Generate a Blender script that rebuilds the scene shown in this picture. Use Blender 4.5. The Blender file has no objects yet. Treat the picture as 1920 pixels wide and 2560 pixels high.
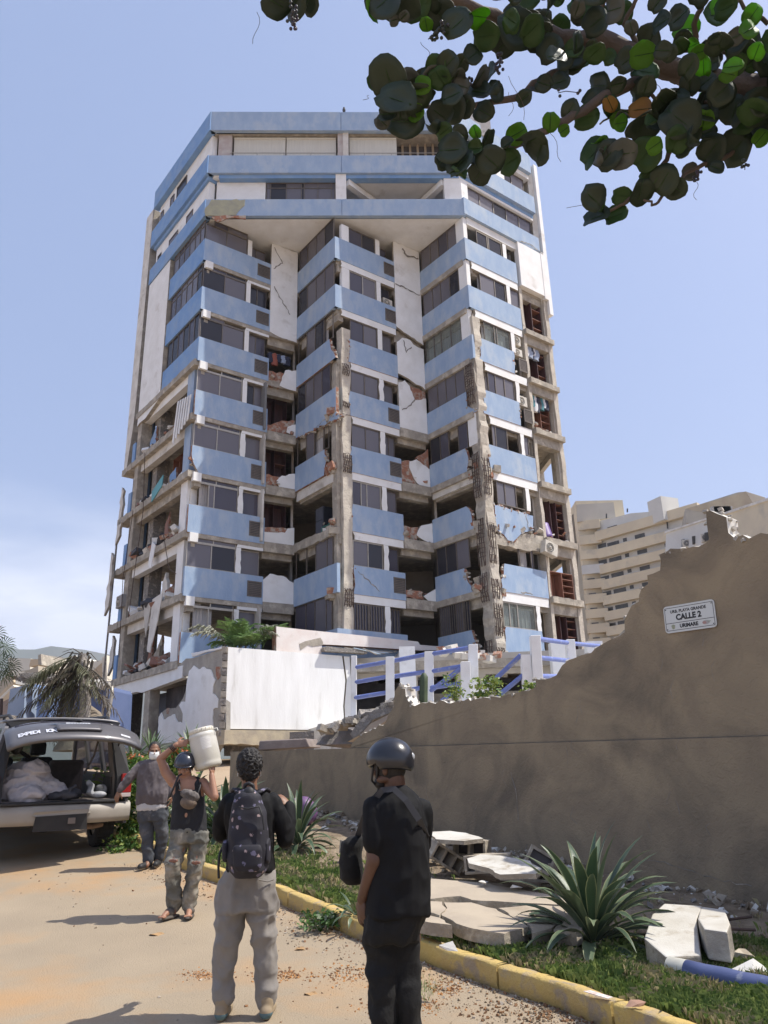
import bpy, bmesh, math, random
from mathutils import Vector, Matrix, noise
R = math.radians
C = bpy.context.scene.collection
SC = bpy.context.scene
# ------------------------------------------------------------------ camera
PITCH, ROLL, ZC, FPX = R(19.06), R(1.6), 1.56, 1900.0
cam = bpy.data.cameras.new('camera'); camo = bpy.data.objects.new('camera', cam); C.objects.link(camo)
cam.sensor_fit = 'VERTICAL'; cam.sensor_height = 24.0; cam.lens = 24.0 * FPX / 2560.0
cam.clip_start = 0.05; cam.clip_end = 20000
CM = Matrix.Translation((0, 0, ZC)) @ Matrix.Rotation(R(90) + PITCH, 4, 'X') @ Matrix.Rotation(-ROLL, 4, 'Z')
camo.matrix_world = CM
SC.camera = camo
# ------------------------------------------------------------------ sky and sun
SUN_EL = R(57)
w = bpy.data.worlds.new('World'); SC.world = w; w.use_nodes = True
nt = w.node_tree; nt.nodes.clear()
def N(t, **k):
    n = nt.nodes.new(t)
    for a, b in k.items(): setattr(n, a, b)
    return n
sky = N('ShaderNodeTexSky', sky_type='NISHITA', sun_disc=False, sun_elevation=SUN_EL, sun_rotation=R(90),
        air_density=1.0, dust_density=2.2, ozone_density=2.5, altitude=0)
tc = N('ShaderNodeTexCoord'); sep = N('ShaderNodeSeparateXYZ')
nt.links.new(tc.outputs['Generated'], sep.inputs[0])
mp = N('ShaderNodeMapping'); mp.inputs['Scale'].default_value = (2.2, 2.2, 6.5); mp.inputs['Location'].default_value = (0.4, 0.1, 0.2)
nt.links.new(tc.outputs['Generated'], mp.inputs[0])
nz = N('ShaderNodeTexNoise'); nz.inputs['Scale'].default_value = 1.5; nz.inputs['Detail'].default_value = 7; nz.inputs['Roughness'].default_value = .52
nt.links.new(mp.outputs[0], nz.inputs['Vector'])
def mth(op, a, b=None, c=None, clamp=False):
    n = N('ShaderNodeMath', operation=op, use_clamp=clamp)
    for i, v in enumerate((a, b, c)):
        if v is None: continue
        if isinstance(v, (int, float)): n.inputs[i].default_value = v
        else: nt.links.new(v, n.inputs[i])
    return n.outputs[0]
# clouds: low, mostly to the left (-X) of the view
low = mth('SUBTRACT', 0.36, sep.outputs['Z'])
low = mth('MULTIPLY', low, 2.6)
left = mth('MULTIPLY', sep.outputs['X'], -1.25)
m = mth('ADD', mth('ADD', low, left), mth('MULTIPLY', mth('SUBTRACT', nz.outputs['Fac'], .5), 3.4))
m = mth('ADD', m, -0.36, None, True)
m = mth('MULTIPLY', m, mth('MULTIPLY', low, 2.5, None, True))
m = mth('MULTIPLY', m, .85, None, True)
tint = N('ShaderNodeMix', data_type='RGBA', blend_type='MULTIPLY'); tint.inputs[0].default_value = 1
nt.links.new(sky.outputs[0], tint.inputs[6]); tint.inputs[7].default_value = (1.12, 1.0, 1.0, 1)
pal = N('ShaderNodeMix', data_type='RGBA'); pal.inputs[0].default_value = .40
nt.links.new(tint.outputs[2], pal.inputs[6]); pal.inputs[7].default_value = (3.7, 4.9, 7.9, 1)
mx = N('ShaderNodeMix', data_type='RGBA')
nt.links.new(m, mx.inputs[0]); nt.links.new(pal.outputs[2], mx.inputs[6]); mx.inputs[7].default_value = (7.6, 7.9, 8.9, 1)
bg = N('ShaderNodeBackground'); bg.inputs[1].default_value = .124
nt.links.new(mx.outputs[2], bg.inputs[0])
out = N('ShaderNodeOutputWorld'); nt.links.new(bg.outputs[0], out.inputs[0])
sun = bpy.data.lights.new('sun', 'SUN'); sun.energy = 4.9; sun.angle = R(.53); sun.color = (1, .95, .86)
suno = bpy.data.objects.new('sun', sun); C.objects.link(suno); suno.rotation_euler = (0, R(90) - SUN_EL, 0); suno.location = (30, 0, 60)
SC.view_settings.view_transform = 'Standard'; SC.view_settings.look = 'None'; SC.view_settings.gamma = 1
SC.view_settings.exposure = 0.30
SC.cycles.max_bounces = 7; SC.cycles.diffuse_bounces = 3; SC.cycles.transparent_max_bounces = 12
SC.cycles.volume_bounces = 0
# ------------------------------------------------------------------ pixel -> world helpers (photo pixels 1920 x 2560)
def ray(px, py):
    X, Y = px - 960, py - 1280; c, s = math.cos(ROLL), math.sin(ROLL)
    x = (X * c - Y * s) / FPX; u = -(X * s + Y * c) / FPX
    return Vector((x, math.cos(PITCH) - u * math.sin(PITCH), math.sin(PITCH) + u * math.cos(PITCH)))
def at(px, py, y):
    r = ray(px, py); p = r * (y / r.y); p.z += ZC; return p
def gz(x, y):
    y = min(y, 32)
    if y < 5.5: return 0.
    if y < 9.3: return .0125 * (y - 5.5) ** 2
    return .1805 + .095 * (y - 9.3)
def ground(px, py, off=0):
    r = ray(px, py); lo, hi = 0., 60 / r.y
    for _ in range(50):
        m_ = (lo + hi) / 2; p = r * m_
        if ZC + p.z > gz(p.x, p.y) + off: lo = m_
        else: hi = m_
    p = r * lo; return Vector((p.x, p.y, ZC + p.z))
ZM = {1: (340, 240), 2: (840, 240), 3: (260, 780), 4: (700, 780), 5: (1000, 780), 6: (240, 1240), 7: (760, 1280), 8: (1360, 1200)}
def zp(z, x, y):
    if z == 0: return x, y
    if z == 11: return 1200 + x / 5.028, 1320 + y / 5.028
    if z == 10: return 240 + x / 3.6875, 1040 + y / 3.6875
    if z == 9: return 640 + x / 4.608, 1560 + y / 4.608
    return ZM[z][0] + x / 2.9625, ZM[z][1] + y / 2.9625
# ------------------------------------------------------------------ materials
MATS = {}
def mat(name, c1, c2=None, scale=4, rough=.8, bump=0., bscale=None, lo=.35, hi=.65, metal=0, spots=None, stretch=(1, 1, 1),
        c3=None, s3=1, t3=(.55, .62), spec=.5, detail=6, coat=0, trans=0, alpha=None, sheen=0, bd=.02, dist=0.):
    if name in MATS: return MATS[name]
    m = bpy.data.materials.new(name); MATS[name] = m; m.use_nodes = True
    t = m.node_tree; b = t.nodes['Principled BSDF']
    b.inputs['Roughness'].default_value = rough; b.inputs['Metallic'].default_value = metal
    b.inputs['Specular IOR Level'].default_value = spec; b.inputs['Coat Weight'].default_value = coat
    b.inputs['Sheen Weight'].default_value = sheen
    tcn = t.nodes.new('ShaderNodeTexCoord'); mpn = t.nodes.new('ShaderNodeMapping'); mpn.inputs['Scale'].default_value = stretch
    t.links.new(tcn.outputs['Object'], mpn.inputs[0])
    def noi(sc, det=detail, ro=.55):
        n = t.nodes.new('ShaderNodeTexNoise'); n.inputs['Scale'].default_value = sc; n.inputs['Detail'].default_value = det; n.inputs['Roughness'].default_value = ro; n.inputs['Distortion'].default_value = dist
        t.links.new(mpn.outputs[0], n.inputs['Vector']); return n.outputs['Fac']
    def ramp(f, a, b_):
        n = t.nodes.new('ShaderNodeMapRange'); n.inputs[1].default_value = a; n.inputs[2].default_value = b_; t.links.new(f, n.inputs[0]); return n.outputs[0]
    def mix(f, A, B):
        n = t.nodes.new('ShaderNodeMix'); n.data_type = 'RGBA'
        if isinstance(f, float): n.inputs[0].default_value = f
        else: t.links.new(f, n.inputs[0])
        for i, v in ((6, A), (7, B)):
            if isinstance(v, tuple): n.inputs[i].default_value = (*v, 1)
            else: t.links.new(v, n.inputs[i])
        return n.outputs[2]
    col = None
    if c2 is None: b.inputs['Base Color'].default_value = (*c1, 1)
    else:
        col = mix(ramp(noi(scale), lo, hi), c1, c2)
    if c3 is not None:
        col = mix(ramp(noi(s3, 8, .6), *t3), col if col is not None else c1, c3)
    if spots is not None:   # (colour, scale, threshold)
        for sc_, ss, th in spots:
            v = t.nodes.new('ShaderNodeTexVoronoi'); v.inputs['Scale'].default_value = ss; t.links.new(mpn.outputs[0], v.inputs['Vector'])
            n = t.nodes.new('ShaderNodeMath'); n.operation = 'ADD'; t.links.new(v.outputs['Distance'], n.inputs[0])
            n2 = t.nodes.new('ShaderNodeMath'); n2.operation = 'MULTIPLY'; n2.inputs[1].default_value = .5; t.links.new(noi(ss * 3), n2.inputs[0]); t.links.new(n2.outputs[0], n.inputs[1])
            col = mix(ramp(n.outputs[0], th + .03, th), col if col is not None else c1, sc_)
    if col is not None: t.links.new(col, b.inputs['Base Color'])
    if bump:
        bn = t.nodes.new('ShaderNodeBump'); bn.inputs['Strength'].default_value = bump; bn.inputs['Distance'].default_value = bd
        t.links.new(noi(bscale or scale * 3, 8, .62), bn.inputs['Height']); t.links.new(bn.outputs[0], b.inputs['Normal'])
    if trans:
        tr = t.nodes.new('ShaderNodeBsdfTranslucent'); ms = t.nodes.new('ShaderNodeMixShader'); ms.inputs[0].default_value = trans
        if col is not None: t.links.new(col, tr.inputs[0])
        else: tr.inputs[0].default_value = (*c1, 1)
        t.links.new(b.outputs[0], ms.inputs[1]); t.links.new(tr.outputs[0], ms.inputs[2]); t.links.new(ms.outputs[0], t.nodes['Material Output'].inputs[0])
    return m
def glassmat(name, tintc, a=.55, rough=.05):
    m = bpy.data.materials.new(name); MATS[name] = m; m.use_nodes = True; t = m.node_tree
    b = t.nodes['Principled BSDF']; b.inputs['Base Color'].default_value = (*[x * .42 for x in tintc], 1); b.inputs['Roughness'].default_value = rough
    tr = t.nodes.new('ShaderNodeBsdfTransparent'); tr.inputs[0].default_value = (*tintc, 1)
    ms = t.nodes.new('ShaderNodeMixShader'); ms.inputs[0].default_value = a
    t.links.new(b.outputs[0], ms.inputs[1]); t.links.new(tr.outputs[0], ms.inputs[2]); t.links.new(ms.outputs[0], t.nodes['Material Output'].inputs[0])
    return m
BLUE = mat('blue_paint', (.27, .37, .53), (.33, .43, .57), 2.6, .85, .3, 14, c3=(.42, .48, .55), s3=1.3, t3=(.50, .78), bd=.03, stretch=(1, 1, .5), spots=[((.36, .38, .40), 1.3, .16)])
BLUED = mat('old_blue_paint', (.16, .30, .56), (.22, .36, .58), 2.0, .85, .25, 14, c3=(.27, .36, .5), s3=.8, t3=(.50, .75), bd=.03)
WHITE = mat('white_plaster', (.82, .825, .82), (.74, .74, .725), 1.6, .85, .2, 10, c3=(.50, .47, .42), s3=.9, t3=(.60, .80), bd=.02)
OLDW = mat('aged_white_plaster', (.70, .68, .63), (.56, .53, .48), 1.4, .88, .3, 9, c3=(.36, .33, .28), s3=1.5, t3=(.55, .72), bd=.03)
CONC = mat('bare_concrete', (.40, .36, .30), (.29, .26, .22), 3, .92, .6, 12, c3=(.52, .47, .39), s3=2.3, t3=(.52, .66), bd=.05)
CONCD = mat('rough_concrete', (.26, .24, .22), (.16, .15, .14), 5, .95, .9, 12, c3=(.42, .38, .33), s3=5, t3=(.52, .62), bd=.06)
BRICK = mat('broken_brick', (.38, .17, .10), (.26, .13, .09), 7, .92, .8, 14, c3=(.42, .36, .30), s3=4.5, t3=(.48, .6), bd=.06)
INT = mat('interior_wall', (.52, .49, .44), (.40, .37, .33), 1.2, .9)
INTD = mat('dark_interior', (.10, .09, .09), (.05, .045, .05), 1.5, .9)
FRAME = mat('bronze_frame', (.12, .10, .085), (.17, .145, .12), 6, .5, metal=.3)
ALU = mat('pale_aluminium', (.42, .39, .34), (.34, .31, .27), 6, .45, metal=.4)
GLASS = glassmat('tinted_glass', (.30, .29, .38), .40)
GLASS2 = glassmat('pale_reflection_glass', (.42, .40, .46), .22, .25)  # paler base colour paints in sky reflection and curtain tone
GLASS3 = glassmat('dark_glass', (.16, .16, .20), .45, .04)
GLASSC = glassmat('clear_glass', (.75, .82, .80), .75)
CURT = mat('curtain_cloth', (.50, .48, .46), (.30, .29, .30), 9, .9, stretch=(3, 3, .15), lo=.3, hi=.7)
WOODD = mat('dark_red_wood', (.09, .035, .035), (.055, .025, .025), 6, .55, stretch=(1, 1, .2))
WOODR = mat('reddish_wood', (.26, .12, .08), (.18, .08, .05), 6, .6, stretch=(1, 1, .2))
BLACKR = mat('black_rubber', (.022, .022, .024), (.035, .033, .032), 8, .8, .3, 20)
COLC = mat('column_concrete', (.56, .51, .43), (.45, .41, .35), 2.6, .92, .7, 12, c3=(.30, .27, .23), s3=3.5, t3=(.58, .72), bd=.05)
REBAR = mat('rusty_rebar', (.06, .045, .04), (.10, .06, .045), 9, .8)
ACW = mat('ac_casing', (.60, .57, .50), (.50, .47, .41), 5, .6)
# ------------------------------------------------------------------ objects
def tag(o, label=None, cat=None, group=None, kind=None):
    if label: o['label'] = label
    if cat: o['category'] = cat
    if group: o['group'] = group
    if kind: o['kind'] = kind
    return o
def empty(name, loc, label=None, cat=None, group=None):
    o = bpy.data.objects.new(name, None); C.objects.link(o); o.location = loc; o.empty_display_size = .2
    return tag(o, label, cat, group)
def link(name, me, parent=None, smooth=False):
    o = bpy.data.objects.new(name, me); C.objects.link(o)
    if parent is not None:
        o.parent = parent
        if parent.parent is None: o.matrix_parent_inverse = Matrix.Translation(-Vector(parent.location))
    if smooth:
        for p in me.polygons: p.use_smooth = True
    return o
class MB:
    def __init__(s): s.v = []; s.f = []; s.m = []; s.sm = []
    def add(s, vs, fs, mi=0, smooth=False):
        o = len(s.v); s.v += [tuple(v) for v in vs]
        for f in fs: s.f.append([i + o for i in f]); s.m.append(mi); s.sm.append(smooth)
    def hexa(s, p, mi=0):   # 8 points: bottom 4 then top 4
        s.add(p, [(0, 3, 2, 1), (4, 5, 6, 7), (0, 1, 5, 4), (1, 2, 6, 5), (2, 3, 7, 6), (3, 0, 4, 7)], mi)
    def box(s, c, d, rot=None, mi=0):
        c = Vector(c); x, y, z = d[0] / 2, d[1] / 2, d[2] / 2
        p = [Vector(q) for q in ((-x, -y, -z), (x, -y, -z), (x, y, -z), (-x, y, -z), (-x, -y, z), (x, -y, z), (x, y, z), (-x, y, z))]
        if rot is not None: p = [rot @ q for q in p]
        s.hexa([q + c for q in p], mi)
    def prism(s, pts, vec, mi=0, ms=None):   # pts: front polygon; vec: extrusion to the back
        n = len(pts); pts = [Vector(p) for p in pts]; vec = Vector(vec); b = [p + vec for p in pts]
        nrm = Vector((0, 0, 0))
        for i in range(n): nrm += pts[i].cross(pts[(i + 1) % n])
        if nrm.dot(vec) > 0: pts = pts[::-1]; b = b[::-1]
        s.add(pts + b, [tuple(range(n))], mi)
        o = len(s.v) - 2 * n
        s.f.append([o + n + i for i in range(n)][::-1]); s.m.append(mi); s.sm.append(False)
        for i in range(n):
            j = (i + 1) % n; s.f.append([o + i, o + n + i, o + n + j, o + j]); s.m.append(mi if ms is None else ms); s.sm.append(False)
    def tube(s, pts, r, seg=8, mi=0, cap=True, smooth=True):
        pts = [Vector(p) for p in pts]; n = len(pts)
        rs = r if isinstance(r, (list, tuple)) else [r] * n
        vs = []; fs = []; up = Vector((.13, .27, .95)); prev = None
        for i, p in enumerate(pts):
            d = (pts[min(i + 1, n - 1)] - pts[max(i - 1, 0)])
            if d.length < 1e-9: d = Vector((0, 0, 1))
            d.normalize()
            if prev is None: a = d.cross(up if abs(d.dot(up)) < .95 else Vector((1, 0, 0))).normalized()
            else:
                a = prev - d * prev.dot(d)
                a = a.normalized() if a.length > 1e-6 else d.cross(up).normalized()
            prev = a; b = d.cross(a)
            for k in range(seg):
                t = 2 * math.pi * k / seg; vs.append(p + (a * math.cos(t) + b * math.sin(t)) * rs[i])
        for i in range(n - 1):
            for k in range(seg):
                k2 = (k + 1) % seg; fs.append((i * seg + k, i * seg + k2, (i + 1) * seg + k2, (i + 1) * seg + k))
        s.add(vs, fs, mi, smooth)
        if cap: s.add(vs[:seg], [tuple(range(seg))[::-1]], mi); s.add(vs[-seg:], [tuple(range(seg))], mi)
    def rings(s, rings, mi=0, cap=True, smooth=True, closed=True):
        k = len(rings[0]); vs = [p for r_ in rings for p in r_]; fs = []
        for i in range(len(rings) - 1):
            for j in range(k if closed else k - 1):
                j2 = (j + 1) % k; fs.append((i * k + j, i * k + j2, (i + 1) * k + j2, (i + 1) * k + j))
        s.add(vs, fs, mi, smooth)
        if cap: s.add(rings[0], [tuple(range(k))[::-1]], mi); s.add(rings[-1], [tuple(range(k))], mi)
    def ell(s, c, r, rot=None, seg=14, rg=9, mi=0):
        c = Vector(c); rr = []
        for i in range(rg + 1):
            ph = -math.pi / 2 + math.pi * (i * .98 + .01 * rg) / rg
            ring = []
            for k in range(seg):
                t = 2 * math.pi * k / seg
                p = Vector((r[0] * math.cos(ph) * math.cos(t), r[1] * math.cos(ph) * math.sin(t), r[2] * math.sin(ph)))
                if rot is not None: p = rot @ p
                ring.append(c + p)
            rr.append(ring)
        s.rings(rr, mi)
    def build(s, name, mats, parent=None, bevel=0):
        me = bpy.data.meshes.new(name); me.from_pydata(s.v, [], s.f)
        if not isinstance(mats, (list, tuple)): mats = [mats]
        for m_ in mats: me.materials.append(m_)
        me.polygons.foreach_set('material_index', s.m); me.polygons.foreach_set('use_smooth', s.sm)
        me.update(); o = link(name, me, parent)
        if bevel:
            md = o.modifiers.new('b', 'BEVEL'); md.width = bevel; md.segments = 2; md.limit_method = 'ANGLE'
        return o
def build_each(mb, name, mats, parent=None):
    par = list(range(len(mb.v)))
    def fd(i):
        while par[i] != i: par[i] = par[par[i]]; i = par[i]
        return i
    for f in mb.f:
        for i in f[1:]: par[fd(i)] = fd(f[0])
    gr = {}
    for k, f in enumerate(mb.f): gr.setdefault(fd(f[0]), []).append(k)
    for ks in gr.values():
        m = MB(); mp_ = {}
        for k in ks:
            for i in mb.f[k]:
                if i not in mp_: mp_[i] = len(m.v); m.v.append(mb.v[i])
            m.f.append([mp_[i] for i in mb.f[k]]); m.m.append(mb.m[k]); m.sm.append(mb.sm[k])
        m.build(name, mats, parent)
def evaluated(me, mods):
    o = bpy.data.objects.new('tmp', me); C.objects.link(o)
    for t, kw in mods:
        md = o.modifiers.new('m', t)
        for a, b in kw.items(): setattr(md, a, b)
    bpy.context.view_layer.update()
    dg = bpy.context.evaluated_depsgraph_get(); ev = o.evaluated_get(dg)
    nm = bpy.data.meshes.new_from_object(ev, depsgraph=dg)
    bpy.data.objects.remove(o); return nm
def blob(mb, name, mats, parent=None, voxel=.01, smooth=6, fac=.5, disp=None, fn=None, matfn=None):
    """closed primitives in mb fused into one continuous skin"""
    me = bpy.data.meshes.new(name); me.from_pydata(mb.v, [], mb.f)
    nm = evaluated(me, [('REMESH', dict(mode='VOXEL', voxel_size=voxel, adaptivity=0)), ('SMOOTH', dict(factor=fac, iterations=smooth))])
    if disp:   # list of (amplitude, scale vec)
        nv = [v.normal.copy() for v in nm.vertices]
        for i, v in enumerate(nm.vertices):
            d = 0
            for am, sc_, sd in disp:
                q = Vector((v.co.x * sc_[0], v.co.y * sc_[1], v.co.z * sc_[2])) + Vector((sd, sd * .7, -sd))
                x = noise.noise(q); d += am * (1 - 2.6 * abs(x)) if am > 0 else am * x
            v.co += nv[i] * d
    if fn:
        for v in nm.vertices: v.co = fn(v.co)
    if not isinstance(mats, (list, tuple)): mats = [mats]
    nm.materials.clear()
    for m_ in mats: nm.materials.append(m_)
    if matfn:
        for p in nm.polygons: p.material_index = matfn(p.center)
    nm.update()
    return link(name, nm, parent, smooth=True)
def jagline(a, b, rnd, amp=.08, seg=.22):
    a = Vector(a); b = Vector(b); L = (b - a).length; n = max(1, int(L / seg)); o = []
    d = (b - a) / max(L, 1e-6); q = Vector((-d.y, d.x))
    for i in range(n):
        t = (i + (rnd.uniform(-.3, .3) if i else 0)) / n
        o.append(a + (b - a) * t + (q * rnd.uniform(-amp, amp) if i else Vector((0, 0))))
    return o
def jag(uvs, rnd, rect=None, amp=.08, seg=.22, snap=.30):
    """roughen the broken edges of a panel outline; edges on the nominal rectangle stay straight"""
    P = [Vector(p) for p in uvs]
    if rect:
        u0, u1, z0, z1 = rect; us_ = min(snap, abs(u1 - u0) * .4) if abs(u1 - u0) < 20 else .02; zs_ = min(snap * 1.4, abs(z1 - z0) * .4) if abs(z1 - z0) < 20 else .02
        for p in P:
            if abs(p.x - u0) < us_: p.x = u0
            if abs(p.x - u1) < us_: p.x = u1
            if abs(p.y - z0) < zs_: p.y = z0
            if abs(p.y - z1) < zs_: p.y = z1
    o = []
    for i, p in enumerate(P):
        q = P[(i + 1) % len(P)]
        ok = rect and ((abs(p.x - q.x) < 1e-4 and min(abs(p.x - u0), abs(p.x - u1)) < 1e-4) or (abs(p.y - q.y) < 1e-4 and min(abs(p.y - z0), abs(p.y - z1)) < 1e-4))
        if ok: o.append(p)
        else: o += jagline(p, q, rnd, amp, seg)
    return o
class Fc:
    def __init__(s, P, Q):
        s.P = Vector(P); s.Q = Vector(Q); s.L = (s.Q - s.P).length; s.u = (s.Q - s.P) / s.L; s.n = Vector((s.u.y, -s.u.x))
    def pt(s, u, z, off=0):
        p = s.P + s.u * u + s.n * off; return Vector((p.x, p.y, z))
    def uv(s, px, py, off=0):
        P = s.P + s.n * off; r = ray(px, py); t = P.dot(s.n) / (r.x * s.n.x + r.y * s.n.y)
        p = Vector((r.x * t, r.y * t)); return ((p - P).dot(s.u), ZC + r.z * t)
    def zuv(s, z, pts, off=0): return [s.uv(*zp(z, *p), off) for p in pts]
    def panel(s, mb, uvs, o0, o1, mi=0, ms=None):
        n3 = Vector((s.n.x, s.n.y, 0))
        mb.prism([s.pt(u, z, o1) for u, z in uvs], n3 * (o0 - o1), mi, ms)
    def rect(s, mb, u0, u1, z0, z1, o0, o1, mi=0): s.panel(mb, [(u0, z0), (u1, z0), (u1, z1), (u0, z1)], o0, o1, mi)
def quad(a, b): return [(a, b)]
# ================================================================== THE DAMAGED TOWER
rnd = random.Random(5)
V = dict(A=(-8.643, 31.661), B=(-5.623, 33.887), C=(-4.319, 34.676), D=(-2.095, 31.788), E=(.903, 33.970), F=(2.320, 34.910),
         G=(4.503, 32.146), H=(7.481, 34.391), I=(-11.334, 34.994))
tower = empty('apartment_tower', (-2, 37, 3.1), 'tall blue and white zigzag-fronted apartment tower with collapsed lower bays and exposed concrete', 'apartment tower')
AB, BC, CD, DE, EF, FG, GH, IA = [Fc(V[a], V[b]) for a, b in ('AB', 'BC', 'CD', 'DE', 'EF', 'FG', 'GH', 'IA')]
FR = Fc(V['A'], V['G'])
ZT = [27.39 - 2.85 * k for k in range(8)]; ZB = [z - 1.29 for z in ZT]
def off_pt(fc, u, o=0): p = fc.P + fc.u * u + fc.n * o; return (p.x, p.y)
BR = (8.6, 43.0); BL = (-9.5, 46.0)
J = off_pt(GH, 6.05); K = off_pt(IA, -2.95)
# ---- spandrel bands
OV = {('CD', 2): [(4, [(120, 410), (365, 213), (375, 260), (395, 300), (385, 335), (400, 368), (120, 582)])],
      ('CD', 3): [(4, [(115, 780), (400, 580), (405, 620), (390, 660), (395, 700), (375, 745), (400, 760), (460, 768), (112, 967)])],
      ('CD', 4): [(4, [(105, 1185), (330, 1040), (342, 1100), (325, 1150), (318, 1230), (105, 1350)])],
      ('CD', 5): [],
      ('DE', 2): [(4, [(512, 218), (870, 345), (872, 510), (510, 392), (505, 330), (518, 280)])],
      ('DE', 3): [(4, [(522, 612), (880, 735), (885, 853), (465, 752), (490, 730), (520, 742), (515, 680)])],
      ('DE', 4): [(4, [(527, 1015), (890, 1125), (905, 1292), (545, 1200), (528, 1150)])],
      ('DE', 5): [(7, [(362, -8), (745, 50), (747, 237), (365, 165), (358, 90)])],
      ('DE', 6): [(7, [(372, 427), (755, 495), (765, 687), (395, 640), (365, 585), (378, 500)])],
      ('FG', 3): [(4, [(1090, 765), (1370, 605), (1380, 620), (1392, 700), (1440, 755), (1470, 765), (1100, 945)])],
      ('FG', 4): [(4, [(1105, 1160), (1370, 1035), (1395, 1110), (1385, 1160), (1380, 1210), (1115, 1335)])],
      ('FG', 5): [(7, [(950, 75), (1205, 0), (1238, 12), (1252, 80), (1170, 140), (1160, 200), (960, 265)])],
      ('FG', 6): [(7, [(970, 500), (1185, 445), (1215, 520), (1260, 595), (1190, 650), (985, 705)])],
      ('FG', 7): [(7, [(1000, 935), (1225, 905), (1245, 925), (1280, 985), (1290, 1040), (1000, 1110)])],
      ('GH', 2): [(5, [(597, 210), (845, 320), (852, 462), (587, 365), (600, 290)])],
      ('GH', 3): [(5, [(622, 600), (885, 690), (895, 832), (980, 870), (980, 885), (625, 778), (618, 700)])],
      ('GH', 4): [(5, [(660, 1000), (1010, 1110), (1028, 1292), (672, 1190), (655, 1110)])],
      ('GH', 5): [(5, [(702, 1430), (985, 1510), (985, 1615), (900, 1640), (840, 1700), (800, 1690), (770, 1650), (705, 1600)])],
      ('GH', 6): [(11, [(312, 495), (530, 550), (690, 600), (885, 620), (912, 942), (280, 860), (268, 650), (300, 600)])],
      ('GH', 7): [(11, [(330, 1280), (700, 1330), (780, 1340), (840, 1640), (965, 1700), (250, 1665), (225, 1620), (315, 1510)])],
      ('AB', 3): [(3, [(700, 598), (1205, 745), (1207, 912), (672, 790), (680, 730), (702, 690), (688, 640)])],
      ('AB', 4): [(3, [(662, 1005), (1195, 1140), (1197, 1318), (700, 1205), (650, 1060)])],
      ('AB', 5): [(6, [(690, 82), (1245, 205), (1245, 378), (690, 262), (668, 235), (672, 120)])],
      ('AB', 7): [(6, [(635, 1025), (1245, 1120), (1245, 1330), (590, 1250), (585, 1160), (610, 1090)])]}
panels = {}
for nm, fc, blue in (('AB', AB, BLUE), ('CD', CD, BLUE), ('DE', DE, BLUE), ('FG', FG, BLUE), ('GH', GH, BLUE)):
    for k in range(8):
        r = (0, fc.L, ZB[k], ZT[k])
        if (nm, k) in OV: polys = [jag(fc.zuv(z, p), rnd, r if (nm, k) != ('GH', 5) else None, .06 if (nm, k) != ('GH', 5) else .025, .2) for z, p in OV[(nm, k)]]
        else: polys = [[(0, ZB[k]), (fc.L, ZB[k]), (fc.L, ZT[k]), (0, ZT[k])]]
        for p in polys:
            mb = MB(); fc.panel(mb, p, -.16, 0, 0, 1); mb.build('balcony_panel', [blue, BRICK if (nm, k) in OV else blue], tower)
            if (nm, k) in OV:
                mb = MB()
                for q in p:
                    q = Vector(q)
                    if min(abs(q.x - r[0]), abs(q.x - r[1]), abs(q.y - r[2]), abs(q.y - r[3])) < .01: continue
                    for _ in range(3):
                        s_ = rnd.uniform(.04, .17); mb.box(fc.pt(q.x + rnd.uniform(-.09, .09), q.y + rnd.uniform(-.09, .07), rnd.uniform(-.17, -.02)), (s_, s_ * rnd.uniform(.5, 1), s_ * rnd.uniform(.4, .8)), Matrix.Rotation(rnd.uniform(0, 3), 3, 'Z') @ Matrix.Rotation(rnd.uniform(-.6, .6), 3, 'X'), rnd.randrange(3))
                if mb.v: mb.build('crumbled_edge', [BRICK, CONC, OLDW], tower)['kind'] = 'stuff'
for k in range(3):
    mb = MB(); L = IA.L; IA.rect(mb, 0, L - .003, ZB[k], ZT[k], -.16, 0)
    if k < 1: IA.rect(mb, -3.0, -.003, 26.0, 27.2, -.30, -.12)
    mb.build('balcony_panel', BLUED, tower)
# ---- lintel strips below the bands of the right-going faces
for fc, nm, h in ((AB, 'AB', .34), (DE, 'DE', .36), (GH, 'GH', .42)):
    for k in range(7):
        u0 = 2.4 if nm == 'AB' else (.85 if (nm == 'DE' and k >= 2) else .35)
        if nm == 'GH' and k == 5: continue
        if nm == 'GH' and k >= 2: u0 = .75
        mb = MB(); e_ = rnd.uniform(-.08, .12) if k > 2 else 0; fc.panel(mb, [(u0 + e_, ZB[k] - h), (fc.L - .02, ZB[k] - h), (fc.L - .02, ZB[k] - .003), (u0, ZB[k] - .003), (u0 + e_ * .5 + .06, ZB[k] - h * .5)], -.2, -.03, 0, 1)
        mb.build('lintel', [WHITE, CONC], tower)
# ---- floor slabs
plan = [K, V['I'], V['A'], V['B'], V['C'], V['D'], V['E'], V['F'], V['G'], V['H'], J, BR, BL]
cx, cy = -1, 38
def inset(p, d=.17):
    v = Vector((p[0] - cx, p[1] - cy)); return (p[0] - v.x / v.length * d, p[1] - v.y / v.length * d)
ins = [inset(p, .26) for p in plan]
for k in range(8):
    mb = MB(); z = ZB[k]
    pts = [Vector((x, y, z + .10)) for x, y in ins]
    mb.prism(pts, (0, 0, -.30), 0)
    # edge beams just inside the facade line
    for fc, u0, u1 in ((IA, -2.9, 4.2), (CD, .1, 3.5), (FG, .1, 3.4), (GH, .3, 5.95), (BC, 0, 1.5), (EF, 0, 1.7)):
        if fc in (CD, FG) and k > 7: continue
        a = [(u0, z - .62), (u1, z - .62), (u1, z - .2), (u0, z - .2)]
        fc.panel(mb, a, -.55, -.24, 0)
    mb.build('floor_slab', [CONC], tower)
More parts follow.
